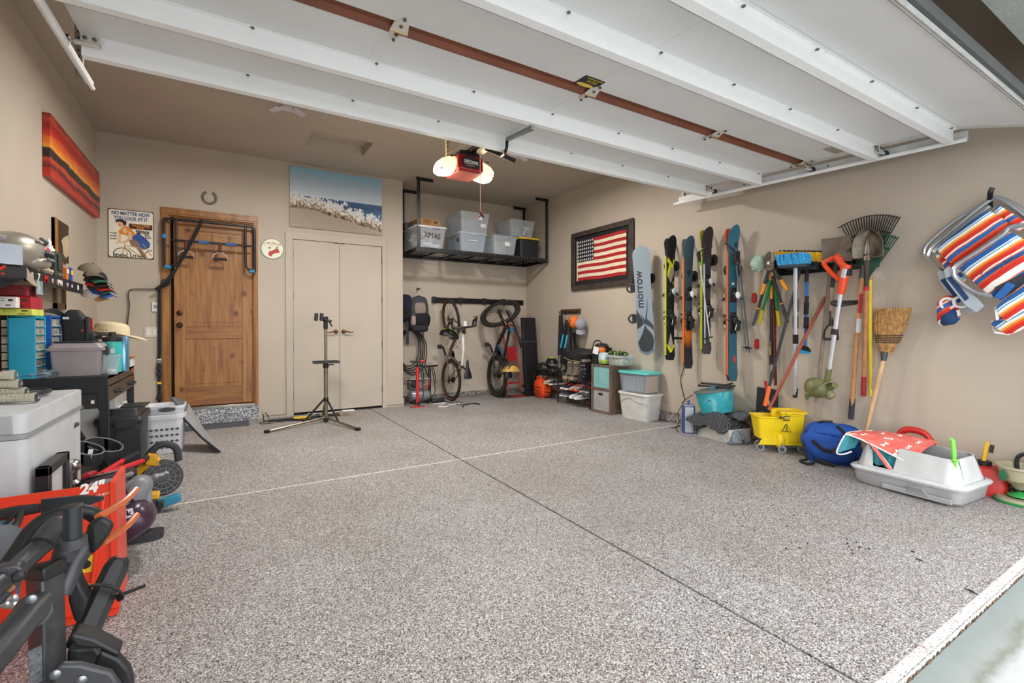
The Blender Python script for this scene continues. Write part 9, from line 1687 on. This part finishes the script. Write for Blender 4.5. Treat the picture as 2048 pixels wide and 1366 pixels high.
for pts in([(196,1034,1.52),(225,1018,1.58),(252,1000,1.64),(272,979,1.7)],[(205,1086,1.52),(232,1068,1.58),(256,1050,1.64),(273,1030,1.7)]):MB().tube(SP_([hk(*p)for p in pts]),.0085,10).B('orange_rod',OC,t)
# wheel tray with strap
T0,T1=hk(160,1290,1.50),hk(240,1118,1.62);d_=(T1-T0).normalized();sx_=V((0,0,1)).cross(d_).normalized()*-1
sd=d_.cross(V((0,1,0))).normalized();fwd=V((0,1,0))
sect=[(-.042,.0),(-.042,-.012),(-.02,-.03),(.02,-.03),(.042,-.012),(.042,.0),(.034,.0),(.02,-.018),(-.02,-.018),(-.034,.0)]
MB().loft([[T0.lerp(T1,u)+sd*(a*k*.66)+fwd*(b*.66)for a,b in sect]for u,k in((0,1),(.9,1),(1.0,.8),(1.04,.45))]).B('wheel_tray',RK2,t,smooth=30)
pc=T0.lerp(T1,.58);MB().tube(SP_([pc+sd*-.03+V((0,-.012,-.006)),pc+sd*-.05+V((-.006,-.03,.018)),pc+sd*-.02+V((0,-.036,.036)),pc+sd*.02+V((0,-.03,.03)),pc+sd*.034+V((0,-.006,0)),pc+sd*.012+V((0,.024,-.02))]),.0085,8,sq=(1.1,.4)).B('wheel_strap',K('#191a1c',.6),t);MB().tube(SP_([pc+sd*.028+V((0,-.02,.028)),pc+sd*.037+V((0,-.006,.006)),pc+sd*.034+V((0,0,-.018))]),.004,6).B('orange_strap_pad',OC,t)
MB().bar(hk(236,1192,1.60),hk(291,1171,1.60),.003,.009).B('strap_tail',K('#1c1d1f',.6),t)
MB().tube([hk(-40,1345,1.20),hk(10,1285,1.26),hk(60,1225,1.34),hk(78,1208,1.37)],[.028]*4,14).B('lower_tube',RK,t);MB().lathe([(.032,-.02),(.033,.0),(.028,.02)],hk(68,1222,1.36),(.3,-1,.1),24).B('pivot_disc',RK,t);MB().lathe([(.0085,0),(.0085,.005),(.004,.007)],hk(64,1197,1.28),(0,-1,0),12).B('pivot_bolt',STEEL,t)
plateP('left_bracket',[(-10,1136),(38,1130),(48,1146),(44,1165),(22,1190),(2,1212),(-10,1212)],1.30,.03);MB().lathe([(.010,0),(.010,.008),(.006,.012)],hk(38,1150,1.30),(0,-1,0),10).B('bracket_nut',RK2,t);MB().lathe([(.007,0),(.007,.003)],hk(22,1175,1.30),(0,-1,0),14).B('rusty_bolt',K('#8a5a34',.6),t)
plateP('foot_plate',[(104,1345),(118,1330),(160,1330),(222,1346),(240,1372),(235,1440),(104,1440)],1.33,.02);plateP('ratchet_plate',[(136,1272),(150,1268),(190,1278),(240,1304),(236,1318),(200,1300),(150,1296)],1.38,.05,RK2);plateP('release_lever',[(200,1302),(238,1318),(258,1340),(266,1362),(262,1440),(225,1440),(215,1345),(185,1330),(196,1318)],1.38,.03,RK2);plateP('back_plate',[(134,1300),(190,1296),(220,1330),(210,1400),(130,1400)],1.46,.04)
for x,y in((112,1347),(164,1358)):MB().lathe([(.0095,0),(.0095,.005),(.005,.008)],hk(x,y,1.33),(0,-1,0),12).B('bolt',STEEL,t)
MB(FR(hk(73,1330,1.365),rot=(0,R(-3),R(30)))).box(-.012,.012,-.003,0,-.038,.038).B('instruction_label',K('#55575b',.6,var=.3,sc=160),t)
plateP('hinge_link',[(136,1160),(152,1150),(162,1175),(176,1200),(160,1245),(148,1245),(136,1205)],1.50,.05,RK2)
